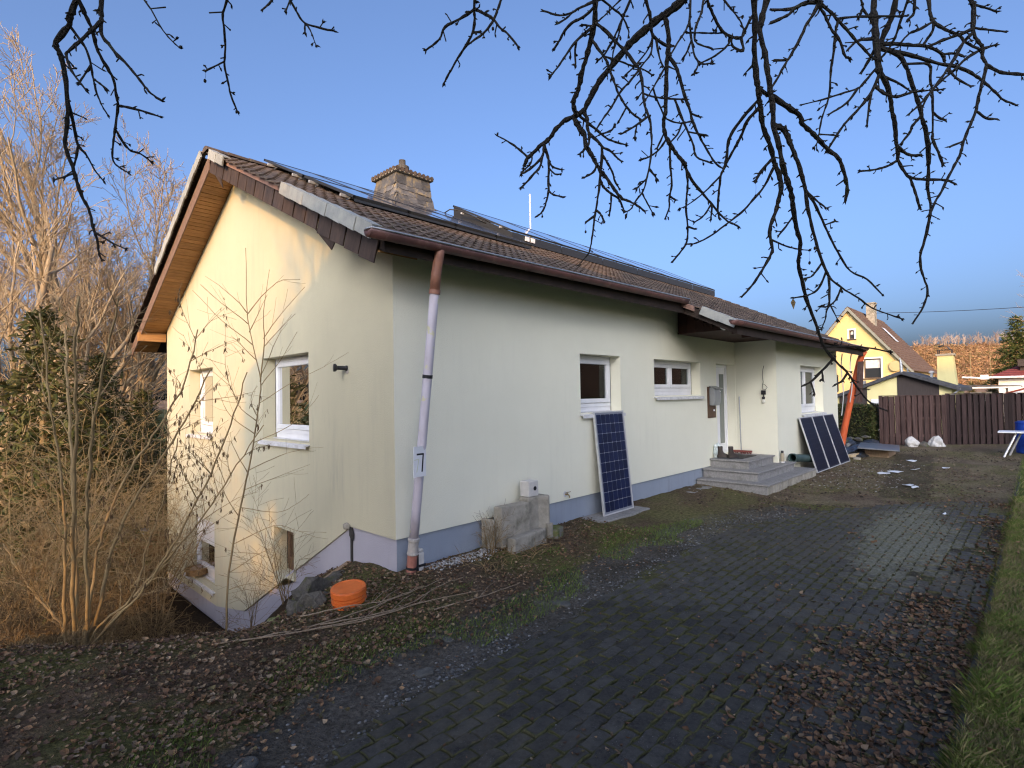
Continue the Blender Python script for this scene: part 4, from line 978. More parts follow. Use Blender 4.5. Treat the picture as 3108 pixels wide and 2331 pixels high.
for k, (x, y, a, bq) in enumerate(scr):
    b = MB(); n = 7; vs = [(0, 0, .03)]
    for i in range(n): t = 2*math.pi*i/n; vs.append((math.cos(t)*a/2*RU(.6, 1.1), math.sin(t)*bq*RU(.6, 1.2), RU(.005, .05)))
    b.add(vs, [(0, i+1, (i+1) % n+1) for i in range(n)]); o = b.build('plastic_scrap', m_paper); so = o.modifiers.new('t', 'SOLIDIFY'); so.thickness = .004
    o.location = (x, y, gz(x, y)+.008); tag(o, lab[k], 'scrap', 'white scraps on the ground')
# ---------------------------------------------------------------- fence: boards nailed alternately in front of and behind the rails
m_fence_shade = M('shade darkened fence board', (.018, .010, .010), (.038, .022, .021), scale=5, rough=.85, stretch=(7, 7, .5), rnd=.4, bump=.25, bscale=50, bstretch=(3, 3, .3))  # copy of the fence board with the right side's shade put into its colour
def fence(label, pts, ztop0, ztop1, m_fence=m_fence):
    a, b = V((*pts[0], 0)), V((*pts[1], 0)); d = (b-a); L = d.length; d.normalize(); nrm = V((-d.y, d.x, 0))
    if nrm.x > 0: nrm = -nrm
    t = thing('board_fence', label, 'fence', (a+b)/2+V((0, 0, -.35)))
    bm_ = MB(); bm_.box(-.062, .062, -.010, .010, -.5, .5); me = bm_.mesh('fence_board', m_fence)
    n = int(L/.092)
    for k in range(n):
        s_ = (k+.5)*L/n; p = a+d*s_; zb = -.40; zt_ = ztop0+(ztop1-ztop0)*s_/L+RU(-.012, .012)
        M_ = Matrix.Translation((p.x, p.y, (zb+zt_)/2)) @ Matrix.Translation(nrm*(.034 if k % 2 else -.034)) @ Matrix.Rotation(math.atan2(d.y, d.x)+RU(-.05, .05), 4, 'Z') @ Matrix.Rotation(RU(-.008, .008), 4, 'Y') @ Matrix.Diagonal((RU(.9, 1.06), 1, zt_-zb, 1))
        inst('fence_board', me, t, M_)
    for z in (.0, .62, 1.12):
        r = MB(); r.obox((a+b)/2+V((0, 0, z)), d*(L/2), nrm*.018, (0, 0, .04)); r.build('rail', m_fence, t)
    npost = max(2, int(L/1.9)+1)
    for k in range(npost):
        p = a+d*(L*k/(npost-1))+nrm*.03; r = MB(); r.box(-.05, .05, -.05, .05, -.45, ztop0+.03); o = r.build('post', m_fence, t); o.matrix_world
        o.location = p; o.matrix_parent_inverse = mworld(t).inverted()
    cp_ = MB(); c = (a+b)/2+V((0, 0, (ztop0+ztop1)/2+.018)); cp_.obox(c, d*(L/2)+V((0, 0, (ztop1-ztop0)/2)), nrm*.06, (0, 0, .014)); cp_.build('cap_rail', m_fence, t)
    return t
fence('red brown board fence panel left, ending at the hedge', ((19.95, -1.22), (21.15, -2.93)), 1.43, 1.425)
fence('red brown board fence panels right, coloured dark for shade, behind the blue barrel', ((21.2, -3.0), (24.3, -7.9)), 1.47, 1.44, m_fence_shade)

# ---------------------------------------------------------------- neighbouring yellow house
yh = thing('neighbour_house', 'yellow gabled house with steep brown roof behind the fence', 'house', (37, 2.5, -.4))
AX, AY, AZ = 33.0, 2.55, 6.56; SY = 1.27; X2 = 42.6
def yz(y): return AZ-SY*abs(y-AY)
YL, YR = 5.35, -.30
b = MB(); P = lambda u, z: (AX, u, z)
wn = [(1.04, 1.86, 2.35, 3.46), (2.30, 2.55, 4.67, 5.18), (3.6, 4.3, 2.35, 3.4)]
wall(b, P, YR, YL, lambda u: -.6, lambda u: yz(u)-.18, wn, (.18, 0, 0), brk=(AY,))
for y in (YR, YL): b.poly((AX, y, -.6), (X2-.3, y, -.6), (X2-.3, y, yz(y)-.18), (AX, y, yz(y)-.18))
wall(b, lambda u, z: (X2-.3, u, z), YR, YL, lambda u: -.6, lambda u: yz(u)-.18, brk=(AY,))
b.build('wall', m_yellow, yh)
for k, (y0, y1, z0, z1) in enumerate(wn):
    f = MB(); s_ = .09
    for (p, q, r_, t) in ((y0-s_, y1+s_, z1, z1+s_), (y0-s_, y0, z0, z1), (y1, y1+s_, z0, z1)): f.box(AX-.02, AX+.01, p, q, r_, t)
    fo = f.build('window', m_whitewall, yh)
    f = MB(); T_ = lambda u, w, z: (AX+w, u, z); f.T = T_; ring(f, y0, y1, z0, z1, .06, .10, .16); f.build('frame', m_dkbrown, fo)
    f = MB(T_); f.box(y0+.05, y1-.05, .13, .14, z0+.05, z1-.05); f.build('pane', M('dark pane', (.03, .035, .04), rough=.08, spec=.6), fo)
    f = MB(T_); f.box(y0+.06, y1-.06, .118, .128, z1-(z1-z0)*.48, z1-.06); f.build('blind', m_whiteold, fo)
    f = MB(T_); f.box(y0-.1, y1+.1, -.05, .15, z0-.07, z0-.01); f.build('sill', m_dkbrown, fo)
b = MB()
for sd in (-1, 1):
    n = 22; Lh = 3.05 if sd < 0 else 3.05
    for r in range(n):
        y0 = AY+sd*Lh*(r+1)/n; y1 = AY+sd*Lh*r/n
        z0, z1 = yz(y0), yz(y1)
        b.add([(AX-.25, y0, z0+.05), (X2, y0, z0+.05), (X2, y1, z1), (AX-.25, y1, z1), (AX-.25, y0, z0-.01), (X2, y0, z0-.01)], [(0, 1, 2, 3), (0, 4, 5, 1), (0, 3, 4)])
b.build('roof', m_brroof, yh)
b = MB()
for sd in (-1, 1):
    ya = AY+sd*3.05; b.prism([(AX-.25, AY, AZ-.03), (AX-.25, ya, yz(ya)-.03), (AX-.25, ya, yz(ya)-.22), (AX-.25, AY, AZ-.25)], (.05, 0, 0))
b.build('barge_board', M('grey green barge board', (.24, .25, .22), rough=.7), yh)
b = MB(); b.box(35.8, 36.4, 1.78, 2.22, 5.3, 6.98); b.box(35.76, 36.44, 1.74, 2.26, 6.98, 7.05); b.build('chimney', m_conc, yh)
b = MB(); y0, y1 = 1.75, 1.05; b.prism([(37.6, y0, yz(y0)+.10), (38.5, y0, yz(y0)+.10), (38.5, y1, yz(y1)+.10), (37.6, y1, yz(y1)+.10)], (0, -.05, -.06)); b.build('skylight', m_white, yh)
b = MB(); b.lathe((32.85, .35, 2.98), [(.30, 0), (.28, .015), (.18, .022), (.05, .025)], 22, (-1, .1, .1)); b.build('satellite_dish', M('pale yellow dish', (.50, .42, .22), rough=.9), yh)
# low dark clad extension
ex = thing('outbuilding', 'low outbuilding with dark brown and pale yellow panels and flat gable', 'outbuilding', (28, -.8, -.4))
EX = 26.0; EY = -1.0; EZ = 2.50
def ez(y): return EZ-.395*(y-EY) if y > EY else EZ-.385*(EY-y)
pan = [(2.5, 1.50, m_yellow2), (1.50, .365, m_dkbrown), (.365, -.80, m_yellow2), (-.80, -2.28, m_dkbrown), (-2.28, -2.72, m_yellow2)]
for k, (y0, y1, mt_) in enumerate(pan):
    b = MB(); br_ = (EY,)
    wall(b, lambda u, z: (EX+(.0 if mt_ is m_yellow2 else -.03), u, z), y1, y0, lambda u: -.6, lambda u: ez(u)-.16, ((-.42, .15, -.2, 1.24),) if k == 2 else (), (.12, 0, 0), brk=br_)
    b.build('wall_panel', mt_, ex)
b = MB(); T_ = lambda u, w, z: (EX+w, u, z); b.T = T_; ring(b, -.42, .15, -.2, 1.24, .09, .03, .09); b.box(-.5, .22, -.03, .06, 1.02, 1.26); b.build('window', m_white, ex)
b = MB(T_); b.box(-.36, .09, .07, .08, -.1, 1.1); b.build('pane', M('black pane', (.015, .017, .02), rough=.1, spec=.6), ex)
b = MB(); b.poly((EX, -2.72, -.6), (31, -2.72, -.6), (31, -2.72, ez(-2.72)-.16), (EX, -2.72, ez(-2.72)-.16)); b.build('side_wall', m_yellow2, ex)
b = MB()
for (ya, yb) in ((EY, 2.75), (EY, -3.02)):
    b.prism([(EX-.35, ya, ez(ya)), (EX-.35, yb, ez(yb)), (EX-.35, yb, ez(yb)-.15), (EX-.35, ya, ez(ya)-.15)], (5.4, 0, 0))
b.build('roof', m_dkroof, ex)
b = MB(); b.obox((EX-.25, .55, ez(.55)+.10), (.10, 0, 0), (0, .18, -.06), (0, .01, .07)); b.build('roof_vent', m_grey, ex)
b = MB(); b.tube([(EX-.3, -1.02, 2.44), (EX-.3, -1.0, 2.85), (EX-.3, -.97, 3.05)], [.07, .05, .02], 6); b.tube([(EX-.3, -1.25, 2.44), (EX-.3, -1.22, 2.6)], [.03, .02], 5); b.build('finial', m_grey, ex)
b = MB(); b.lathe((28.5, -1.75, ez(-1.75)), [(.06, 0), (.06, .2), (.12, .22), (.10, .30), (.03, .32)], 10); b.build('roof_cowl', m_whiteold, ex)
b = MB(); b.tube([(EX-.3, -3.0, 1.66), (EX-.25, -2.95, 1.60), (EX-.1, -2.74, 1.42), (EX-.06, -2.35, 1.27)], .035, 8); b.build('downpipe', m_whiteold, ex)
# free standing masonry flue stack
fs_ = thing('chimney_stack', 'tapered yellow green masonry flue stack with arched metal hood', 'chimney', (28.3, -2.3, -.4))
b = MB(); vs = []
for z, a, c in ((-.6, -1.98, -2.86), (1.35, -2.0, -2.74), (3.18, -2.03, -2.60)): vs += [(28, a, z), (28.62, a, z), (28.62, c, z), (28, c, z)]
b.add(vs, [(i*4+k, i*4+(k+1) % 4, (i+1)*4+(k+1) % 4, (i+1)*4+k) for i in range(2) for k in range(4)]); b.build('stack', m_greenyel, fs_)
b = MB(); b.box(27.95, 28.67, -2.65, -1.98, 3.18, 3.27); b.build('cap_slab', m_conc, fs_)
b = MB()
for (x, y) in ((28.05, -2.06), (28.05, -2.55), (28.55, -2.06), (28.55, -2.55)): b.tube([(x, y, 3.27), (x, y, 3.46)], .018, 5)
b.tube([(28.05, -2.06, 3.44), (28.05, -2.55, 3.44)], .016, 5); b.build('hood_post', m_darkalu, fs_)
b = MB(); n = 8; vs = []
for x in (27.98, 28.62):
    for k in range(n+1): a = math.pi*k/n*.62+.95; vs.append((x, -2.22+.26*math.cos(a)*-1*-1, 3.42+.24*math.sin(a)))
b.add(vs, [(k, k+1, n+2+k, n+1+k) for k in range(n)]); o = b.build('hood', m_darkalu, fs_); so = o.modifiers.new('t', 'SOLIDIFY'); so.thickness = .02
# white house to the right
wh = thing('neighbour_house', 'white rendered house with dark red roof at the right edge', 'house', (47, -7, -.4))
b = MB(); b.box(44.4, 52, -12, -3.4, -.6, 2.27); b.build('wall', m_whitewall, wh)
b = MB()
n = 8
for r in range(n):
    x0, x1 = 43.8+2.6*r/n, 43.8+2.6*(r+1)/n; z0, z1 = 2.34+1.0*r/n, 2.34+1.0*(r+1)/n; ya = -2.85-1.9*r/n; yb = -2.85-1.9*(r+1)/n
    b.add([(x0, ya, z0+.03), (x0, -12, z0+.03), (x1, -12, z1), (x1, yb, z1), (x0, ya, z0), (x0, -12, z0)], [(0, 1, 2, 3), (0, 4, 5, 1)])
b.poly((43.8, -2.85, 2.34), (46.4, -4.75, 3.34), (52, -4.75, 3.34), (52, -2.85, 2.34)); b.build('roof', m_redroof, wh)
b = MB(); b.box(44.9, 50, -14, -4.45, 2.42, 3.05); b.box(44.6, 50, -14, -4.35, 3.05, 3.5); b.build('dormer', m_dkbrown, wh)
b = MB(); b.tube([(43.75, -2.8, 2.36), (43.75, -12, 2.36)], .07, 6); b.tube([(43.75, -2.7, 2.30), (43.75, -2.2, 2.38), (43.75, -1.6, 2.42)], .06, 6); b.box(43.7, 43.9, -2.95, -2.55, 2.25, 2.55); b.build('gutter', m_white, wh)
cpt = thing('carport', 'small grey roofed carport between the flue stack and white house', 'carport', (40, -3, -.4))
b = MB(); b.prism([(38, -4.6, 1.70), (38, -2.2, 1.78), (38, -2.2, 1.88), (38, -4.6, 1.80)], (3.4, 0, 0)); b.build('roof', m_dkroof, cpt)
b = MB(); b.box(37.95, 37.995, -4.62, -2.2, 1.66, 1.74); b.build('gutter', m_white, cpt)
for (x, y) in ((38.1, -3.9), (38.1, -1.8), (41.3, -3.9), (41.3, -1.8)): b = MB(); b.box(x-.06, x+.06, y-.06, y+.06, -.6, 1.72); b.build('post', m_white, cpt)
b = MB(); b.box(39.5, 39.6, -3.3, -2.3, .9, 1.45); b.build('panel', m_white, cpt)
rs = thing('garden_shed', 'low shed with red lean-to roof beside the white house', 'shed', (41.5, -4.2, -.4))
b = MB(); b.box(41, 43.5, -5.4, -3.6, -.6, 1.15); b.build('wall', m_whitewall, rs)
b = MB(); b.prism([(40.8, -3.1, 1.14), (40.8, -5.6, 1.95), (40.8, -5.6, 1.85), (40.8, -3.1, 1.04)], (2.8, 0, 0)); b.build('roof', m_redroof, rs)
# overhead wire
uw = MB(); a, c = V((38.6, 2.2, 6.70)), V((36.5, -14.5, 6.1)); uw.tube([a+(c-a)*i/14+V((0, 0, -.35*4*(i/14)*(1-i/14))) for i in range(15)], .016, 5); tag(uw.build('overhead_wire', m_black, org=a), 'thin black overhead wire running right from the yellow house', 'wire')
# house behind the photographer and an added unseen block: they cast the long shade over the yard
azh = R(SUN_AZ); sh = V((-math.cos(azh), -math.sin(azh), 0)); th = V((-math.sin(azh), math.cos(azh), 0)); te = math.tan(R(SUN_EL))
def back_house(label, prof, base, d0, depth, wl, wr, wallmat, roofmat, z_e):
    t = thing('neighbour_house', label, 'house', sh*(d0+depth/2)+th*((wl+wr)/2)+V((0, 0, -.5)))
    def Q(u, z, d): p = sh*(d0+d)+th*u; return (p.x, p.y, z)
    b = MB(); n = len(prof)
    for (u0, z0), (u1, z1) in zip(prof, prof[1:]): b.prism([Q(u0, z0, -.5), Q(u1, z1, -.5), Q(u1, z1-.25, -.5), Q(u0, z0-.25, -.5)], sh*(depth+1))
    b.build('roof', roofmat, t)
    us = [wl]+[u for u, z in prof if wr < u < wl]+[wr]
    pz = sorted(prof)
    b = MB(); top = lambda u: lerp_tab(u, pz)-.2
    wins = [(wr+1.2+k*2.4, wr+2.3+k*2.4, 1.0, 2.3) for k in range(int((wl-wr-1.6)/2.4))]
    wins += [(a, c, 3.9, 5.2) for a, c, _, _ in wins]
    P_ = lambda d: (lambda u, z: Q(u, z, d))
    wall(b, P_(0), wr, wl, lambda u: base, top, wins, sh*.15, brk=[u for u, z in prof]); wall(b, P_(depth), wr, wl, lambda u: base, top, brk=[u for u, z in prof])
    for u in (wl, wr): b.poly(Q(u, base, 0), Q(u, base, depth), Q(u, top(u), depth), Q(u, top(u), 0))
    b.build('wall', wallmat, t)
    for (a, c, z0, z1) in wins:
        f = MB(lambda u, w, z: Q(u, z, w)); ring(f, a+.002, c-.002, z0+.002, z1-.002, .08, .09, .14); fo = f.build('window', m_white, t)
        f = MB(lambda u, w, z: Q(u, z, w)); f.box(a+.07, c-.07, .115, .125, z0+.07, z1-.07); f.build('pane', M('pane', (.03, .035, .04), rough=.08, spec=.6), fo)
    return t
D0 = 15.5
def zq(Y, Z): return Z+te*(D0+Y*math.sin(azh))
uq = lambda Y: Y*math.cos(azh)
zs = zq(1.25, 3.66)
prof = [(uq(4.66), zq(4.66, 1.93)), (uq(1.25), zs), (-1.6, zs+1.45), (-6.6, zs-1.0)]
back_house('white house with brown gable roof behind the photographer, nearest the cherry tree', prof, -1.5, D0, 9, uq(3.36), -5.6, m_whitewall, m_brroof, 0)
prof2 = [(-2.6, 19.3), (-12, 20.6), (-21.6, 19.3)]  # block added out of view, sized to shade the far wall and fence
back_house('tall pale yellow block added unseen behind the photographer to shade the yard', prof2, -1.5, 50, 10, -3.2, -21, m_yellow2, m_dkroof, 0)
# woodland hill on the horizon
hm = MB(); RID = [(-420, 900, 2), (330, 330, 4), (430, 190, 12), (500, 125, 21), (535, 90, 29.0), (552, 68, 35.5), (575, 45, 36.2), (600, 5, 37.6), (620, -60, 40), (560, -220, 46), (300, -480, 44), (-100, -600, 30)]
vs = []; nr_ = 14
RP = []
for (a, c_) in zip(RID, RID[1:]):
    for i in range(8): RP.append(tuple(a[k]+(c_[k]-a[k])*i/8 for k in range(3)))
RP.append(RID[-1])
for p in RP:
    d = math.hypot(p[0], p[1])
    for j in range(nr_+1):
        t = j/nr_; f_ = .42+.58*t; z = -2+(p[2]+2)*(t**1.25)
        z += noise.noise(V((p[0]*f_*.02, p[1]*f_*.02, 1)))*2.5*math.sin(math.pi*min(1, t))*.6
        vs.append((p[0]*f_, p[1]*f_, z))
    vs.append((p[0]*1.5, p[1]*1.5, p[2]*.5))
k = nr_+2; hm.add(vs, [(i*k+j, i*k+j+1, (i+1)*k+j+1, (i+1)*k+j) for i in range(len(RP)-1) for j in range(k-1)])
hill = hm.build('hill', m_hill, smooth=True, kind='structure')
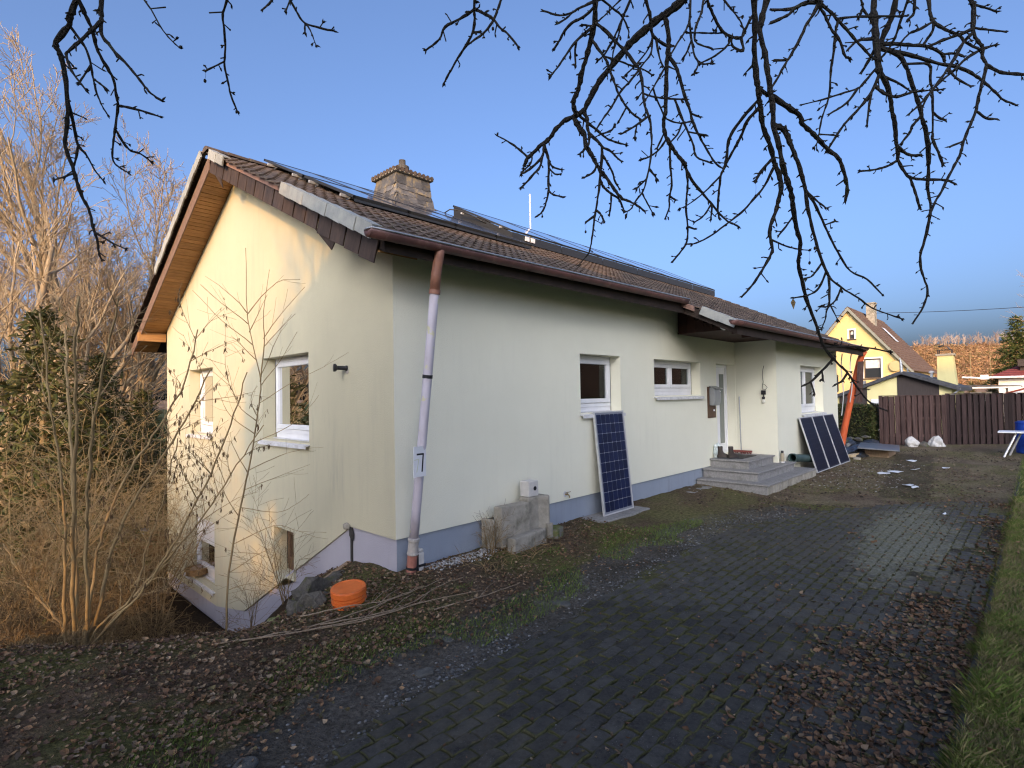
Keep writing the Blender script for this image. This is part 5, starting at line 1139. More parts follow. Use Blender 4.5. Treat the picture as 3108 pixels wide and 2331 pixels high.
CHERRY = """1 11 4 -3310,-2721,3287 -3323,-2674,3237 -3327,-2647,3204 -3358,-2576,3161 -3344,-2565,3121 -3332,-2554,3082 -3318,-2528,3014 -3307,-2485,2921 -3308,-2445,2849 -3307,-2412,2788 -3279,-2398,2713 -3263,-2384,2655 -3243,-2372,2596 -3219,-2370,2549 -3201,-2351,2474 -3185,-2343,2426 -3173,-2325,2363 -3162,-2318,2327
0 5 2 -3326,-2654,3213 -3293,-2649,3174 -3265,-2643,3135 -3248,-2624,3087 -3237,-2604,3044 -3222,-2584,2994 -3200,-2573,2949 -3179,-2569,2918
0 6 2 -3313,-2506,2968 -3283,-2449,2885 -3263,-2405,2819 -3229,-2393,2781 -3196,-2373,2729 -3160,-2362,2689
0 5 3 -3260,-2404,2816 -3266,-2365,2756 -3273,-2340,2724
0 4 3 -3272,-2392,2688 -3302,-2327,2683 -3330,-2266,2678
0 5 2 -3191,-2346,2446 -3159,-2411,2409 -3136,-2457,2381 -3104,-2519,2352
1 8 3 -3313,-2797,3246 -3288,-2770,3212 -3260,-2741,3173 -3241,-2706,3130 -3209,-2680,3086 -3177,-2659,3045 -3159,-2623,2995 -3149,-2596,2959 -3146,-2530,2889 -3145,-2476,2833 -3137,-2431,2774 -3105,-2426,2747 -3077,-2429,2735
0 5 3 -3149,-2598,2962 -3106,-2625,2957 -3057,-2655,2945 -3005,-2686,2930
0 5 3 -3146,-2524,2884 -3109,-2511,2833 -3083,-2509,2811 -3047,-2517,2805 -3005,-2520,2778
1 8 3 -3274,-3011,3154 -3273,-3005,3083 -3272,-3000,3030 -3246,-3022,2982 -3198,-3063,2910 -3162,-3092,2850 -3140,-3111,2814 -3107,-3140,2784
0 6 3 -3273,-3005,3080 -3302,-2989,3033 -3336,-2972,2983 -3362,-2957,2947 -3369,-2956,2926 -3360,-2978,2872 -3345,-3006,2830 -3324,-3042,2782
0 4 3 -3248,-2624,3088 -3264,-2600,3056 -3282,-2571,3018
0 4 3 -3237,-2604,3044 -3216,-2618,3025 -3193,-2633,3003
1 3 2 -3172,-3166,3125 -3155,-3200,3074 -3136,-3241,3002 -3117,-3278,2952 -3096,-3316,2911
1 4 3 -2929,-3285,3188 -2929,-3239,3154 -2911,-3202,3110 -2896,-3166,3067 -2886,-3126,3022 -2866,-3101,2980 -2845,-3076,2936 -2811,-3054,2884
0 3 3 -2889,-3136,3033 -2908,-3097,3025 -2934,-3043,3014
1 5 3 -2691,-3302,3302 -2663,-3300,3269 -2629,-3302,3236 -2574,-3324,3231 -2516,-3348,3232
0 3 2 -2623,-3305,3235 -2614,-3330,3188 -2608,-3360,3121
0 3 3 -2628,-3303,3236 -2625,-3293,3197
1 3 3 -2706,-3333,3275 -2726,-3340,3217
1 5 4 -2450,-2544,3823 -2464,-2536,3798 -2492,-2518,3762
1 6 4 -2125,-3808,3329 -2112,-3788,3305 -2128,-3713,3293 -2147,-3638,3286 -2145,-3590,3252 -2162,-3513,3230
0 6 4 -2114,-3791,3309 -2096,-3774,3272 -2087,-3748,3233 -2088,-3706,3196 -2097,-3640,3144 -2101,-3594,3104 -2103,-3567,3078
0 6 3 -2113,-3790,3307 -2090,-3823,3282 -2066,-3856,3253 -2047,-3884,3207 -2032,-3906,3183 -2007,-3944,3119
1 7 5 -1525,-3373,3867 -1538,-3346,3792 -1553,-3322,3743 -1580,-3284,3694 -1638,-3208,3635
0 4 4 -2087,-3749,3235 -2058,-3767,3244
1 10 8 -1779,-4180,3313 -1745,-4152,3259 -1722,-4116,3209 -1701,-4072,3150 -1687,-4033,3101 -1667,-4001,3050 -1661,-3966,3011 -1636,-3955,2973 -1626,-3956,2962
1 17 14 -1061,-4235,3665 -1074,-4153,3633 -1085,-4102,3617 -1099,-4028,3588 -1113,-3950,3549 -1119,-3904,3519
0 14 9 -1118,-3906,3520 -1135,-3819,3450 -1148,-3747,3386 -1151,-3694,3322 -1155,-3653,3274 -1168,-3614,3255 -1193,-3554,3240 -1209,-3507,3211 -1220,-3455,3161 -1239,-3402,3131 -1255,-3352,3095 -1267,-3315,3068 -1267,-3290,3028
0 6 3 -1265,-3322,3073 -1298,-3297,3111 -1340,-3264,3150 -1377,-3234,3178 -1413,-3205,3200
0 5 3 -1267,-3314,3065 -1280,-3302,3037 -1283,-3300,3007
0 5 4 -1257,-3347,3091 -1269,-3348,3032 -1311,-3321,2981 -1325,-3313,2956
0 8 4 -1232,-3421,3142 -1249,-3424,3061 -1282,-3405,3011 -1333,-3372,2959 -1363,-3352,2939
0 6 5 -1250,-3423,3059 -1275,-3421,2984 -1315,-3402,2932 -1349,-3385,2887 -1385,-3367,2845
0 8 4 -1235,-3422,3127 -1224,-3441,3052 -1223,-3446,3003 -1231,-3447,2913 -1234,-3450,2847 -1250,-3441,2776 -1265,-3430,2728 -1293,-3407,2693
0 6 4 -1224,-3443,3034 -1200,-3457,2995 -1154,-3494,2980
0 5 4 -1234,-3450,2847 -1222,-3478,2819 -1196,-3531,2797
0 5 4 -1225,-3446,2985 -1193,-3465,2953 -1164,-3486,2955
0 13 4 -1176,-3596,3250 -1155,-3623,3181 -1137,-3644,3139 -1136,-3649,3087 -1123,-3666,3039 -1106,-3687,2992 -1090,-3708,2933 -1072,-3729,2904 -1055,-3750,2857 -1031,-3779,2804 -1014,-3800,2768 -982,-3838,2744 -957,-3867,2719 -928,-3902,2684
0 9 5 -1157,-3647,3271 -1142,-3667,3227 -1144,-3670,3168 -1139,-3679,3127 -1146,-3677,3074 -1160,-3665,3051 -1186,-3643,3013
0 8 4 -1166,-3621,3258 -1099,-3652,3213 -1041,-3680,3176 -1000,-3700,3148 -950,-3728,3132 -890,-3763,3122
0 5 5 -1029,-3686,3168 -987,-3726,3190 -972,-3741,3222
0 7 4 -1140,-3677,3138 -1108,-3718,3084 -1094,-3735,3054 -1067,-3769,3029 -1046,-3794,2993 -1028,-3817,2966
0 7 3 -1095,-3734,3056 -1094,-3729,2988 -1097,-3720,2922 -1098,-3712,2845 -1103,-3699,2762 -1108,-3688,2695 -1111,-3678,2634 -1115,-3669,2567 -1120,-3657,2500 -1127,-3647,2462 -1141,-3629,2434 -1163,-3602,2395
0 5 5 -1109,-3684,2673 -1135,-3637,2641
0 5 4 -1107,-3689,2706 -1096,-3716,2674 -1093,-3736,2627
0 6 4 -1094,-3731,3016 -1053,-3738,2975 -1013,-3743,2933 -984,-3740,2890 -948,-3746,2852
0 6 4 -1099,-3696,2966 -1123,-3690,2918 -1178,-3660,2877
0 7 4 -1097,-3715,2878 -1073,-3721,2837 -1030,-3745,2802 -986,-3769,2772 -951,-3778,2709
0 5 4 -1030,-3745,2802 -1015,-3730,2746 -1004,-3711,2690
0 6 2 -1742,-4148,3253 -1729,-4198,3193 -1722,-4236,3135 -1713,-4273,3088 -1710,-4312,3022 -1708,-4338,2979 -1720,-4357,2913 -1735,-4369,2853 -1749,-4385,2789 -1756,-4405,2736 -1768,-4419,2683 -1790,-4432,2614 -1823,-4442,2527 -1852,-4445,2465 -1885,-4446,2404 -1921,-4437,2361 -1952,-4431,2322 -1976,-4421,2311
0 3 2 -1892,-4444,2396 -1862,-4448,2364 -1830,-4453,2330
0 3 2 -1834,-4443,2504 -1816,-4465,2461
0 3 2 -1857,-4445,2455 -1876,-4412,2423
0 6 3 -1721,-4114,3205 -1716,-4152,3138 -1714,-4185,3081 -1719,-4202,3033 -1723,-4223,2980 -1730,-4251,2906 -1731,-4283,2843 -1727,-4317,2795 -1720,-4344,2767
0 3 3 -1730,-4289,2835 -1778,-4278,2758
0 4 3 -1708,-4339,2976 -1742,-4321,2931 -1792,-4295,2864 -1828,-4279,2800 -1862,-4263,2750 -1892,-4250,2701
0 6 4 -1769,-4172,3297 -1774,-4114,3276 -1784,-4068,3273 -1788,-4022,3254 -1785,-3984,3224 -1785,-3955,3204
0 5 3 -1737,-4140,3242 -1770,-4120,3206 -1806,-4098,3165 -1844,-4078,3106 -1878,-4061,3048 -1917,-4041,2989
0 4 3 -1806,-4098,3165 -1797,-4082,3125 -1780,-4071,3079
0 4 3 -1739,-4139,3241 -1752,-4092,3263
1 7 4 -1175,-3761,3838 -1239,-3702,3797 -1273,-3672,3768 -1322,-3627,3752 -1391,-3565,3774
0 5 4 -1273,-3672,3768 -1297,-3649,3734 -1334,-3615,3705
1 6 3 -1493,-4023,3543 -1439,-4048,3514 -1394,-4069,3487 -1355,-4077,3437 -1346,-4070,3410
1 5 3 -1761,-4336,3241 -1759,-4300,3190 -1758,-4265,3142 -1760,-4237,3105 -1765,-4205,3071 -1774,-4180,3057
0 3 3 -1759,-4299,3189 -1744,-4260,3122 -1739,-4236,3085 -1731,-4226,3060 -1729,-4204,3032
1 5 3 -1148,-3906,3782 -1227,-3868,3686 -1274,-3845,3634
0 4 3 -1715,-4170,3106 -1641,-4197,3107 -1575,-4221,3103 -1514,-4245,3101 -1461,-4263,3088
0 4 3 -1755,-4401,2746 -1807,-4377,2700 -1868,-4348,2655
0 3 3 -1804,-4378,2703 -1814,-4373,2649
0 10 8 -1079,-4128,3625 -1058,-4131,3553 -1044,-4127,3487 -1039,-4117,3431 -1032,-4106,3364 -1019,-4094,3268 -1007,-4082,3171 -1007,-4069,3122 -996,-4065,3063 -971,-4076,3008 -935,-4096,2953 -906,-4115,2918 -887,-4128,2893
0 8 4 -906,-4116,2917 -890,-4121,2906 -860,-4123,2865 -806,-4135,2811 -736,-4159,2756 -681,-4178,2714 -617,-4201,2661 -564,-4223,2628 -533,-4239,2619 -498,-4256,2606
1 7 6 -1512,-4265,3406 -1471,-4260,3362 -1430,-4245,3306 -1404,-4250,3289 -1346,-4271,3273
0 4 3 -1420,-4247,3300 -1431,-4223,3238 -1460,-4177,3176 -1486,-4139,3135
0 4 3 -1422,-4242,3286 -1433,-4239,3211 -1468,-4212,3153 -1521,-4170,3061
0 4 3 -1403,-4250,3288 -1399,-4265,3191 -1392,-4277,3152
1 5 3 -1527,-4479,3286 -1557,-4487,3184 -1585,-4482,3128 -1627,-4467,3066 -1668,-4455,3001
0 4 3 -1560,-4487,3179 -1574,-4501,3087 -1584,-4517,3010 -1582,-4532,2972 -1609,-4522,2920
0 3 3 -1574,-4501,3087 -1573,-4483,3051 -1576,-4466,3028
1 7 4 -705,-4170,3873 -726,-4166,3790 -759,-4151,3713 -780,-4147,3638 -776,-4161,3594 -736,-4227,3553
1 5 5 -1602,-4584,3193 -1590,-4582,3184 -1541,-4583,3156 -1501,-4586,3133 -1469,-4592,3121 -1430,-4605,3117 -1378,-4625,3127 -1346,-4630,3174 -1292,-4639,3251
0 3 3 -1469,-4592,3121 -1500,-4552,3124 -1529,-4515,3130 -1560,-4474,3135
1 4 3 -1205,-4489,3447 -1192,-4514,3400 -1175,-4547,3336 -1171,-4562,3285
0 4 3 -1430,-4605,3117 -1435,-4589,3085 -1458,-4548,3051 -1492,-4495,3027
0 3 3 -1582,-4532,2972 -1552,-4547,2976 -1525,-4560,2986
0 5 3 -1378,-4625,3127 -1371,-4629,3074 -1398,-4599,3092 -1403,-4594,3130
0 8 3 -1039,-4117,3431 -1010,-4146,3372 -992,-4163,3293 -974,-4179,3204 -959,-4193,3146 -948,-4202,3083 -923,-4226,3004 -898,-4251,2935 -865,-4283,2861 -844,-4305,2835 -836,-4312,2829
0 5 3 -1035,-4111,3393 -1090,-4090,3299 -1127,-4076,3238 -1170,-4058,3171
0 5 4 -1127,-4076,3239 -1090,-4077,3194 -1028,-4084,3125
0 3 3 -1734,-4368,2858 -1723,-4400,2837 -1706,-4451,2815 -1683,-4522,2792
0 4 3 -1696,-4483,2805 -1672,-4498,2735 -1651,-4512,2682 -1630,-4525,2626 -1619,-4531,2584 -1577,-4568,2561
0 4 4 -1007,-4071,3128 -954,-4099,3114 -906,-4126,3115 -857,-4154,3133
0 4 4 -908,-4124,3115 -939,-4112,3049 -982,-4087,2995
0 4 4 -994,-4066,3058 -1001,-4021,2979
0 5 4 -980,-4072,3028 -982,-4022,2979 -992,-3979,2957 -1009,-3927,2946
0 5 4 -965,-4079,2998 -947,-4069,2894 -935,-4067,2843 -924,-4063,2787 -923,-4046,2721 -916,-4041,2675 -921,-4018,2618
0 5 4 -923,-4048,2732 -887,-4068,2714
0 4 4 -955,-4196,3124 -933,-4239,3096
0 3 3 -1650,-4512,2680 -1604,-4559,2666
1 10 8 -1372,-4679,3266 -1313,-4659,3175 -1280,-4641,3114 -1226,-4627,3030 -1195,-4623,2983 -1173,-4618,2949 -1143,-4615,2904 -1109,-4610,2850 -1069,-4617,2806 -1041,-4619,2769 -997,-4620,2708
1 12 9 -1184,-4667,3369 -1197,-4649,3288 -1201,-4640,3225 -1183,-4652,3134 -1171,-4658,3040 -1160,-4664,2954 -1152,-4668,2894 -1146,-4669,2816 -1132,-4679,2751 -1121,-4686,2686 -1117,-4688,2652
0 9 7 -1197,-4623,2987 -1153,-4638,2976 -1116,-4652,2976
0 6 4 -1173,-4618,2949 -1178,-4549,2893 -1178,-4494,2835 -1169,-4475,2799 -1148,-4456,2742 -1139,-4444,2711 -1134,-4422,2677 -1109,-4400,2604 -1089,-4385,2551 -1064,-4378,2500
0 6 5 -1157,-4617,2925 -1150,-4556,2882 -1131,-4520,2833 -1121,-4488,2796 -1111,-4455,2758 -1106,-4433,2734
0 4 2 -1134,-4423,2678 -1187,-4362,2600 -1240,-4302,2542 -1265,-4275,2526
0 5 3 -997,-4620,2708 -1024,-4581,2615 -1058,-4537,2549 -1089,-4497,2495 -1126,-4451,2451 -1176,-4390,2394 -1223,-4334,2359 -1253,-4299,2356
0 5 4 -867,-4122,2875 -845,-4117,2805 -832,-4102,2736 -817,-4090,2665 -792,-4085,2588 -777,-4069,2505 -785,-4039,2459 -804,-3993,2402
0 5 5 -792,-4084,2585 -761,-4113,2571
0 5 4 -684,-4177,2716 -721,-4149,2650 -766,-4111,2607
0 5 4 -680,-4179,2712 -686,-4172,2624
0 6 4 -1016,-4620,2735 -1074,-4587,2669 -1108,-4571,2614
0 9 4 -999,-4620,2711 -987,-4635,2656 -984,-4640,2600 -995,-4631,2544 -1004,-4623,2498 -1023,-4606,2433 -1031,-4599,2377 -1025,-4608,2312 -1044,-4591,2257 -1069,-4568,2202 -1100,-4538,2143 -1135,-4505,2093
0 9 7 -1119,-4687,2671 -1067,-4686,2619 -1014,-4689,2569 -976,-4684,2525 -934,-4678,2472 -883,-4674,2410 -838,-4673,2357 -801,-4651,2286 -758,-4646,2226 -687,-4645,2137
0 8 3 -688,-4645,2138 -665,-4646,2107 -596,-4655,2026 -530,-4662,1943 -473,-4672,1876 -386,-4702,1807 -302,-4734,1747 -238,-4754,1685 -144,-4787,1601 -63,-4824,1557 -6,-4853,1539
0 6 4 -409,-4694,1826 -432,-4649,1768 -459,-4600,1709 -482,-4564,1684
0 3 4 -435,-4645,1763 -427,-4646,1708
0 4 4 -462,-4595,1706 -453,-4610,1638
0 5 5 -306,-4733,1749 -341,-4715,1706 -383,-4689,1686
0 5 3 -481,-4670,1886 -435,-4733,1883 -391,-4793,1881 -338,-4866,1868 -293,-4928,1847
0 5 3 -391,-4793,1881 -344,-4821,1861
0 10 6 -1120,-4651,2976 -1049,-4681,2949 -960,-4720,2917 -932,-4723,2884 -866,-4750,2851 -828,-4765,2826 -779,-4785,2797 -719,-4811,2769 -689,-4820,2742 -649,-4826,2693 -614,-4825,2640 -592,-4811,2585
0 12 7 -1147,-4669,2820 -1120,-4700,2805 -1108,-4715,2760 -1099,-4727,2715 -1088,-4743,2661
0 7 3 -1088,-4742,2662 -1044,-4748,2599 -1009,-4749,2543 -964,-4747,2460 -901,-4753,2358 -844,-4761,2270 -781,-4778,2188 -712,-4812,2143 -622,-4861,2097 -541,-4904,2050 -385,-4996,2003
0 5 3 -1019,-4749,2559 -941,-4775,2478 -866,-4796,2384 -794,-4819,2297 -715,-4850,2216 -628,-4899,2181 -538,-4943,2111
0 3 4 -887,-4790,2410 -836,-4824,2432
0 4 3 -1003,-4754,2542 -939,-4792,2493 -911,-4810,2476
0 4 3 -804,-4772,2218 -799,-4737,2143 -813,-4695,2113 -841,-4634,2103
0 5 3 -786,-4777,2194 -790,-4777,2089 -799,-4770,2050 -829,-4743,2050
0 4 2 -716,-4811,2145 -715,-4785,2087 -727,-4752,2050 -720,-4740,2001 -719,-4720,1953
0 3 2 -794,-4774,2071 -778,-4806,1984
0 4 3 -832,-4764,2255 -859,-4728,2195 -881,-4703,2181
0 4 2 -1029,-4602,2357 -955,-4643,2332 -894,-4679,2321 -839,-4712,2319
0 4 3 -935,-4679,2474 -948,-4634,2413 -956,-4613,2387
0 5 3 -1025,-4614,2724 -1069,-4580,2671 -1091,-4564,2625
1 11 5 -306,-4654,3825 -306,-4643,3791 -325,-4596,3715 -337,-4556,3633 -351,-4516,3560 -365,-4483,3506 -390,-4418,3396
0 6 7 -357,-4500,3534 -405,-4438,3537
1 6 4 -1338,-4909,3155 -1336,-4907,3138 -1313,-4921,3103 -1289,-4934,3057 -1255,-4956,3012 -1233,-4966,2962 -1216,-4979,2952
1 7 4 -1077,-4840,3325 -1018,-4874,3286 -985,-4892,3258 -943,-4915,3227 -899,-4939,3188 -841,-4971,3142 -799,-4996,3113
0 5 2 -985,-4892,3258 -992,-4881,3208 -992,-4875,3145 -996,-4865,3077 -998,-4858,3014 -997,-4854,2959 -1003,-4844,2908 -1015,-4827,2853 -1021,-4815,2789 -1025,-4807,2743 -1035,-4795,2717
0 9 6 -306,-4650,3813 -334,-4591,3827 -363,-4522,3813 -405,-4435,3831
0 8 7 -329,-4600,3825 -363,-4548,3806 -386,-4507,3770 -431,-4436,3743
0 4 4 -993,-4887,3265 -913,-4933,3290 -821,-4987,3311 -697,-5059,3336 -647,-5089,3348
1 4 4 -837,-4951,3395 -821,-4954,3361 -777,-4978,3316
0 4 4 -822,-4954,3362 -820,-4934,3327
1 13 15 -233,-4896,3741 -240,-4894,3647 -239,-4900,3543 -241,-4903,3460 -242,-4905,3395 -239,-4912,3329
1 12 12 -135,-4977,3750 -105,-4947,3665 -94,-4912,3605 -77,-4879,3534
0 7 4 -240,-4901,3521 -283,-4827,3525 -305,-4779,3483
0 6 6 -241,-4902,3482 -223,-4858,3424 -213,-4822,3381
0 6 3 -241,-4908,3374 -236,-4843,3316 -236,-4810,3292 -250,-4752,3288 -271,-4670,3280 -306,-4547,3277
0 5 4 -236,-4810,3292 -272,-4760,3216 -327,-4690,3162
0 7 4 -239,-4912,3329 -258,-4877,3240 -292,-4828,3161 -330,-4774,3092 -356,-4736,3032 -389,-4685,2937
0 5 4 -258,-4877,3240 -290,-4867,3146 -320,-4862,3043
0 3 3 -1022,-4812,2776 -930,-4862,2784
0 10 7 -239,-4911,3334 -186,-4928,3295 -137,-4936,3242 -92,-4936,3182 -41,-4940,3117 2,-4936,3049 44,-4936,2990 65,-4932,2952
0 7 5 64,-4932,2954 85,-4949,2902 117,-4977,2855 165,-5023,2843 270,-5124,2836 310,-5161,2813
0 7 4 65,-4934,2950 36,-4879,2921 3,-4825,2910 -33,-4766,2909
0 6 6 117,-4977,2855 161,-4993,2779 209,-5008,2690
0 6 7 38,-4936,2998 112,-4986,2976 170,-5026,2980
0 8 4 -251,-4889,3271 -233,-4926,3219 -203,-4977,3192 -170,-5036,3205 -145,-5079,3208
0 5 4 -226,-4916,3324 -126,-4976,3295 -55,-5017,3263
0 9 8 -80,-4886,3548 13,-4961,3514 51,-4986,3457 76,-4999,3395 108,-5015,3322 140,-5031,3243 163,-5040,3169 182,-5050,3126 210,-5057,3020 222,-5051,2934
0 8 4 160,-5039,3178 215,-5051,3040 253,-5047,2896 268,-5038,2818 308,-5045,2704 323,-5020,2567 328,-4986,2439 358,-4989,2344 402,-5006,2247 406,-4983,2151 388,-4932,2055
0 6 4 42,-4981,3470 136,-5078,3465 141,-5082,3381 149,-5088,3298 151,-5087,3214 150,-5084,3103 150,-5082,3037 169,-5101,2981 188,-5119,2908
0 6 5 150,-5083,3079 157,-5082,3047 198,-5103,2970 227,-5116,2910
0 9 7 -84,-4894,3565 -3,-4947,3580 48,-4981,3582 155,-5052,3592 202,-5083,3588 268,-5124,3564 296,-5134,3526
0 11 4 -81,-4887,3550 17,-4961,3532 116,-5037,3514 217,-5114,3489 318,-5192,3476 401,-5255,3438 461,-5297,3398 510,-5332,3358 566,-5371,3312 630,-5420,3288
1 8 6 -164,-5119,3654 -183,-5124,3585 -194,-5139,3516 -182,-5184,3459 -169,-5229,3418 -164,-5261,3365 -151,-5311,3313
0 6 4 -193,-5139,3520 -269,-5087,3465 -318,-5052,3438 -362,-5024,3385
0 6 5 -194,-5140,3515 -197,-5134,3471 -217,-5111,3426 -231,-5096,3397
1 9 4 -106,-5279,3601 -103,-5289,3567 -117,-5288,3500 -134,-5287,3417 -130,-5301,3372 -123,-5318,3333 -134,-5317,3279 -131,-5330,3235 -157,-5319,3160 -187,-5304,3085 -216,-5292,3001 -255,-5270,2918 -298,-5246,2835 -322,-5235,2774 -356,-5214,2713 -419,-5177,2602 -468,-5147,2523 -503,-5127,2459
0 6 4 -104,-5286,3576 -41,-5331,3567 19,-5373,3555
0 7 6 -129,-5287,3439 -163,-5232,3420 -197,-5176,3405 -231,-5120,3380
0 5 3 -128,-5287,3445 -109,-5342,3417 -89,-5402,3388
0 6 4 -124,-5318,3327 -73,-5367,3347
0 7 6 -131,-5329,3238 -105,-5372,3198 -83,-5407,3182 -44,-5469,3167
0 7 4 -132,-5287,3423 -203,-5249,3348 -264,-5221,3260 -333,-5188,3172 -412,-5148,3079 -487,-5110,2999 -558,-5072,2935
0 6 4 -124,-5318,3327 -209,-5262,3266 -286,-5214,3190 -361,-5166,3121 -424,-5130,3048 -465,-5110,2978
0 5 4 -220,-5290,2992 -192,-5326,2953 -163,-5364,2945
0 5 4 -298,-5246,2835 -364,-5199,2801
0 5 4 -310,-5199,3201 -298,-5229,3145 -270,-5280,3096
0 6 5 270,-5125,3561 293,-5179,3550 310,-5220,3522
0 4 3 -165,-5044,3205 -108,-5100,3214 -55,-5152,3219
0 7 5 154,-5036,3200 116,-5000,3144 103,-4987,3105 65,-4949,3037
0 6 5 22,-4936,3021 84,-4981,2971 142,-5028,2974
0 5 5 151,-5087,3198 186,-5113,3167 214,-5136,3157
1 5 4 -826,-5118,3314 -795,-5087,3258 -767,-5060,3205 -755,-5031,3171 -749,-4999,3142
1 4 4 -1096,-5174,3145 -1100,-5170,3094 -1117,-5153,3068"""
SAPLING = """0 17 13 -1379,1442,-1044 -1361,1400,-339 -1269,1281,416 -1184,1173,1019 -1134,1104,1522 -1111,1069,1874 -1173,1119,2279 -1227,1160,2735 -1241,1151,3441
0 10 4 -1115,1072,1875 -1085,1027,2328 -1094,1024,2681 -1047,959,3184
0 8 4 -1176,1122,2305 -1377,1282,2583 -1527,1386,2933
0 8 4 -1220,1158,2558 -1396,1360,2793 -1492,1470,2975
0 8 4 -1227,1162,2684 -1324,1290,3123
0 8 4 -1227,1163,2659 -1111,888,3012 -1077,827,3047
0 8 4 -1209,1150,2457 -1103,851,2858
0 8 4 -1092,1033,2378 -825,908,3003
0 8 4 -1144,1094,2127 -1347,1234,2354 -1459,1317,2429
0 8 4 -1092,1036,2277 -908,727,2689
0 8 4 -1112,1067,1950 -891,1007,2389 -695,910,2602
0 8 4 -1114,1074,1824 -981,918,2123 -898,813,2448
0 8 4 -1128,1094,1623 -799,872,1896 -597,732,2048 -412,607,2229
0 8 4 -1164,1147,1170 -838,794,1363 -631,567,1560 -465,386,1707
0 8 4 -1158,1137,1270 -1319,1329,1476 -1382,1418,1782
0 8 4 -1212,1207,843 -1003,885,1021 -882,701,1095 -792,566,1120
0 8 4 -1242,1246,617 -997,1025,759 -813,859,878
0 8 4 -1269,1281,416 -896,1031,338 -655,866,424 -450,728,539
0 8 4 -1327,1355,-12 -1003,1021,206 -825,844,150 -631,648,145
0 8 4 -1354,1393,-339 -1051,1156,-160 -783,942,-77
0 8 4 -1356,1403,-541 -1168,1241,-477 -908,1020,-571
0 8 4 -1137,1109,1472 -1280,1164,1676 -1366,1188,1827
0 8 4 -1144,1118,1421 -1278,1306,1627 -1328,1432,2089
0 8 4 -1212,1208,818 -1354,1370,1123 -1422,1448,1276
0 8 4 -1283,1298,315 -1478,1430,629 -1592,1503,835"""
HAZEL = """0 25 7 -2620,2006,-1034 -2451,1718,-708 -2212,1308,-261 -2048,995,171 -1858,591,794 -1724,245,1423 -1655,5,1931
0 23 7 -2620,2006,-1034 -2384,1772,-638 -2085,1474,-190 -1758,1150,332 -1505,898,859 -1250,644,1390
0 21 7 -2632,2019,-1033 -2520,1822,-541 -2459,1672,-2 -2328,1446,527 -2150,1179,977 -1953,885,1453 -1786,614,1989
0 19 7 -2657,2044,-1033 -2579,1995,-604 -2524,1978,-47 -2419,1906,445 -2237,1756,941 -2027,1577,1370 -1814,1398,1878 -1701,1321,2469
0 25 11 -2669,2057,-1032 -2675,2122,-396 -2678,2189,306 -2687,2261,1022 -2719,2357,1754 -2726,2426,2499
0 23 9 -2694,2082,-1032 -2745,1752,-122 -2785,1389,769 -2807,1089,1425 -2853,817,2032 -2866,511,2588
0 21 7 -2608,1993,-1034 -2626,1767,-497 -2679,1461,252 -2706,1129,944 -2710,774,1580 -2678,379,2158 -2659,89,2554
0 21 7 -2718,2108,-1049 -2770,2261,-759 -2912,2507,-531 -3081,2805,-228 -3205,3042,86
0 18 7 -2755,2146,-1048 -2788,1998,-337 -2796,1817,384 -2864,1697,1078 -2952,1598,1745 -3041,1454,2539
0 14 5 -2608,1993,-1034 -2522,1808,-711 -2300,1444,-371 -2210,1178,206 -2123,925,728 -2066,687,1299"""
# ---------------------------------------------------------------- woody plants
def decode(txt):
    out = []
    for ln in txt.strip().splitlines():
        p = ln.split(); out.append((int(p[0]), int(p[1])/1000, int(p[2])/1000, [V([int(c)/1000 for c in q.split(',')]) for q in p[3:]]))
    return out
def smooth(P, n=3, jit=0.0):
    if len(P) < 2: return P
    out = []; Q = [P[0]*2-P[1]]+P+[P[-1]*2-P[-2]]
    for i in range(1, len(Q)-2):
        a, b, c, d = Q[i-1], Q[i], Q[i+1], Q[i+2]
        for k in range(n):
            t = k/n; p = .5*((2*b)+(c-a)*t+(2*a-5*b+4*c-d)*t*t+(3*b-a-3*c+d)*t**3)
            if k and jit: p = p+V((RU(-jit, jit), RU(-jit, jit), RU(-jit, jit)))
            out.append(p)
    out.append(P[-1]); return out
def rvec(s=1.0): return V((random.gauss(0, s), random.gauss(0, s), random.gauss(0, s)))
def bud(mb, p, d, L, r):
    d = d.normalized(); mb.tube([p, p+d*L*.45, p+d*L], [r*.55, r, .0004], 4, cap=False)
def grow(mb, p, d, L, r, lev, prm, wood):
    """recursive bare branch"""
    ns = prm['seg'][lev]; pts = [p]; rad = [r]; q = p.copy(); dd = d.normalized(); st = L/ns
    for i in range(ns):
        dd = (dd+rvec(prm['wob'][lev])+V((0, 0, prm['up'][lev]))).normalized(); q = q+dd*st; pts.append(q.copy()); rad.append(max(prm['rmin'], r*(1-(i+1)/ns*.72)))
    mb.tube(pts, rad, prm['sides'][lev], cap=False)
    if lev+1 >= len(prm['seg']): return
    n = prm['n'][lev]; n = n if isinstance(n, int) else random.randint(*n)
    for k in range(n):
        t = prm['t0'][lev]+(1-prm['t0'][lev])*(k+RU(.1, .9))/n; i = min(ns-1, int(t*ns)); f = t*ns-i
        b = pts[i]+(pts[i+1]-pts[i])*f; ax = (pts[i+1]-pts[i]).normalized()
        pe = (ax.orthogonal().normalized()); pe.rotate(Matrix.Rotation(RU(0, 6.283), 3, ax))
        a = R(RU(*prm['ang'][lev])); nd = ax*math.cos(a)+pe*math.sin(a)
        grow(mb, b, nd, L*RU(*prm['len'][lev])*(1.15-.55*t), max(prm['rmin'], rad[i]*prm['rr'][lev]), lev+1, prm, wood)
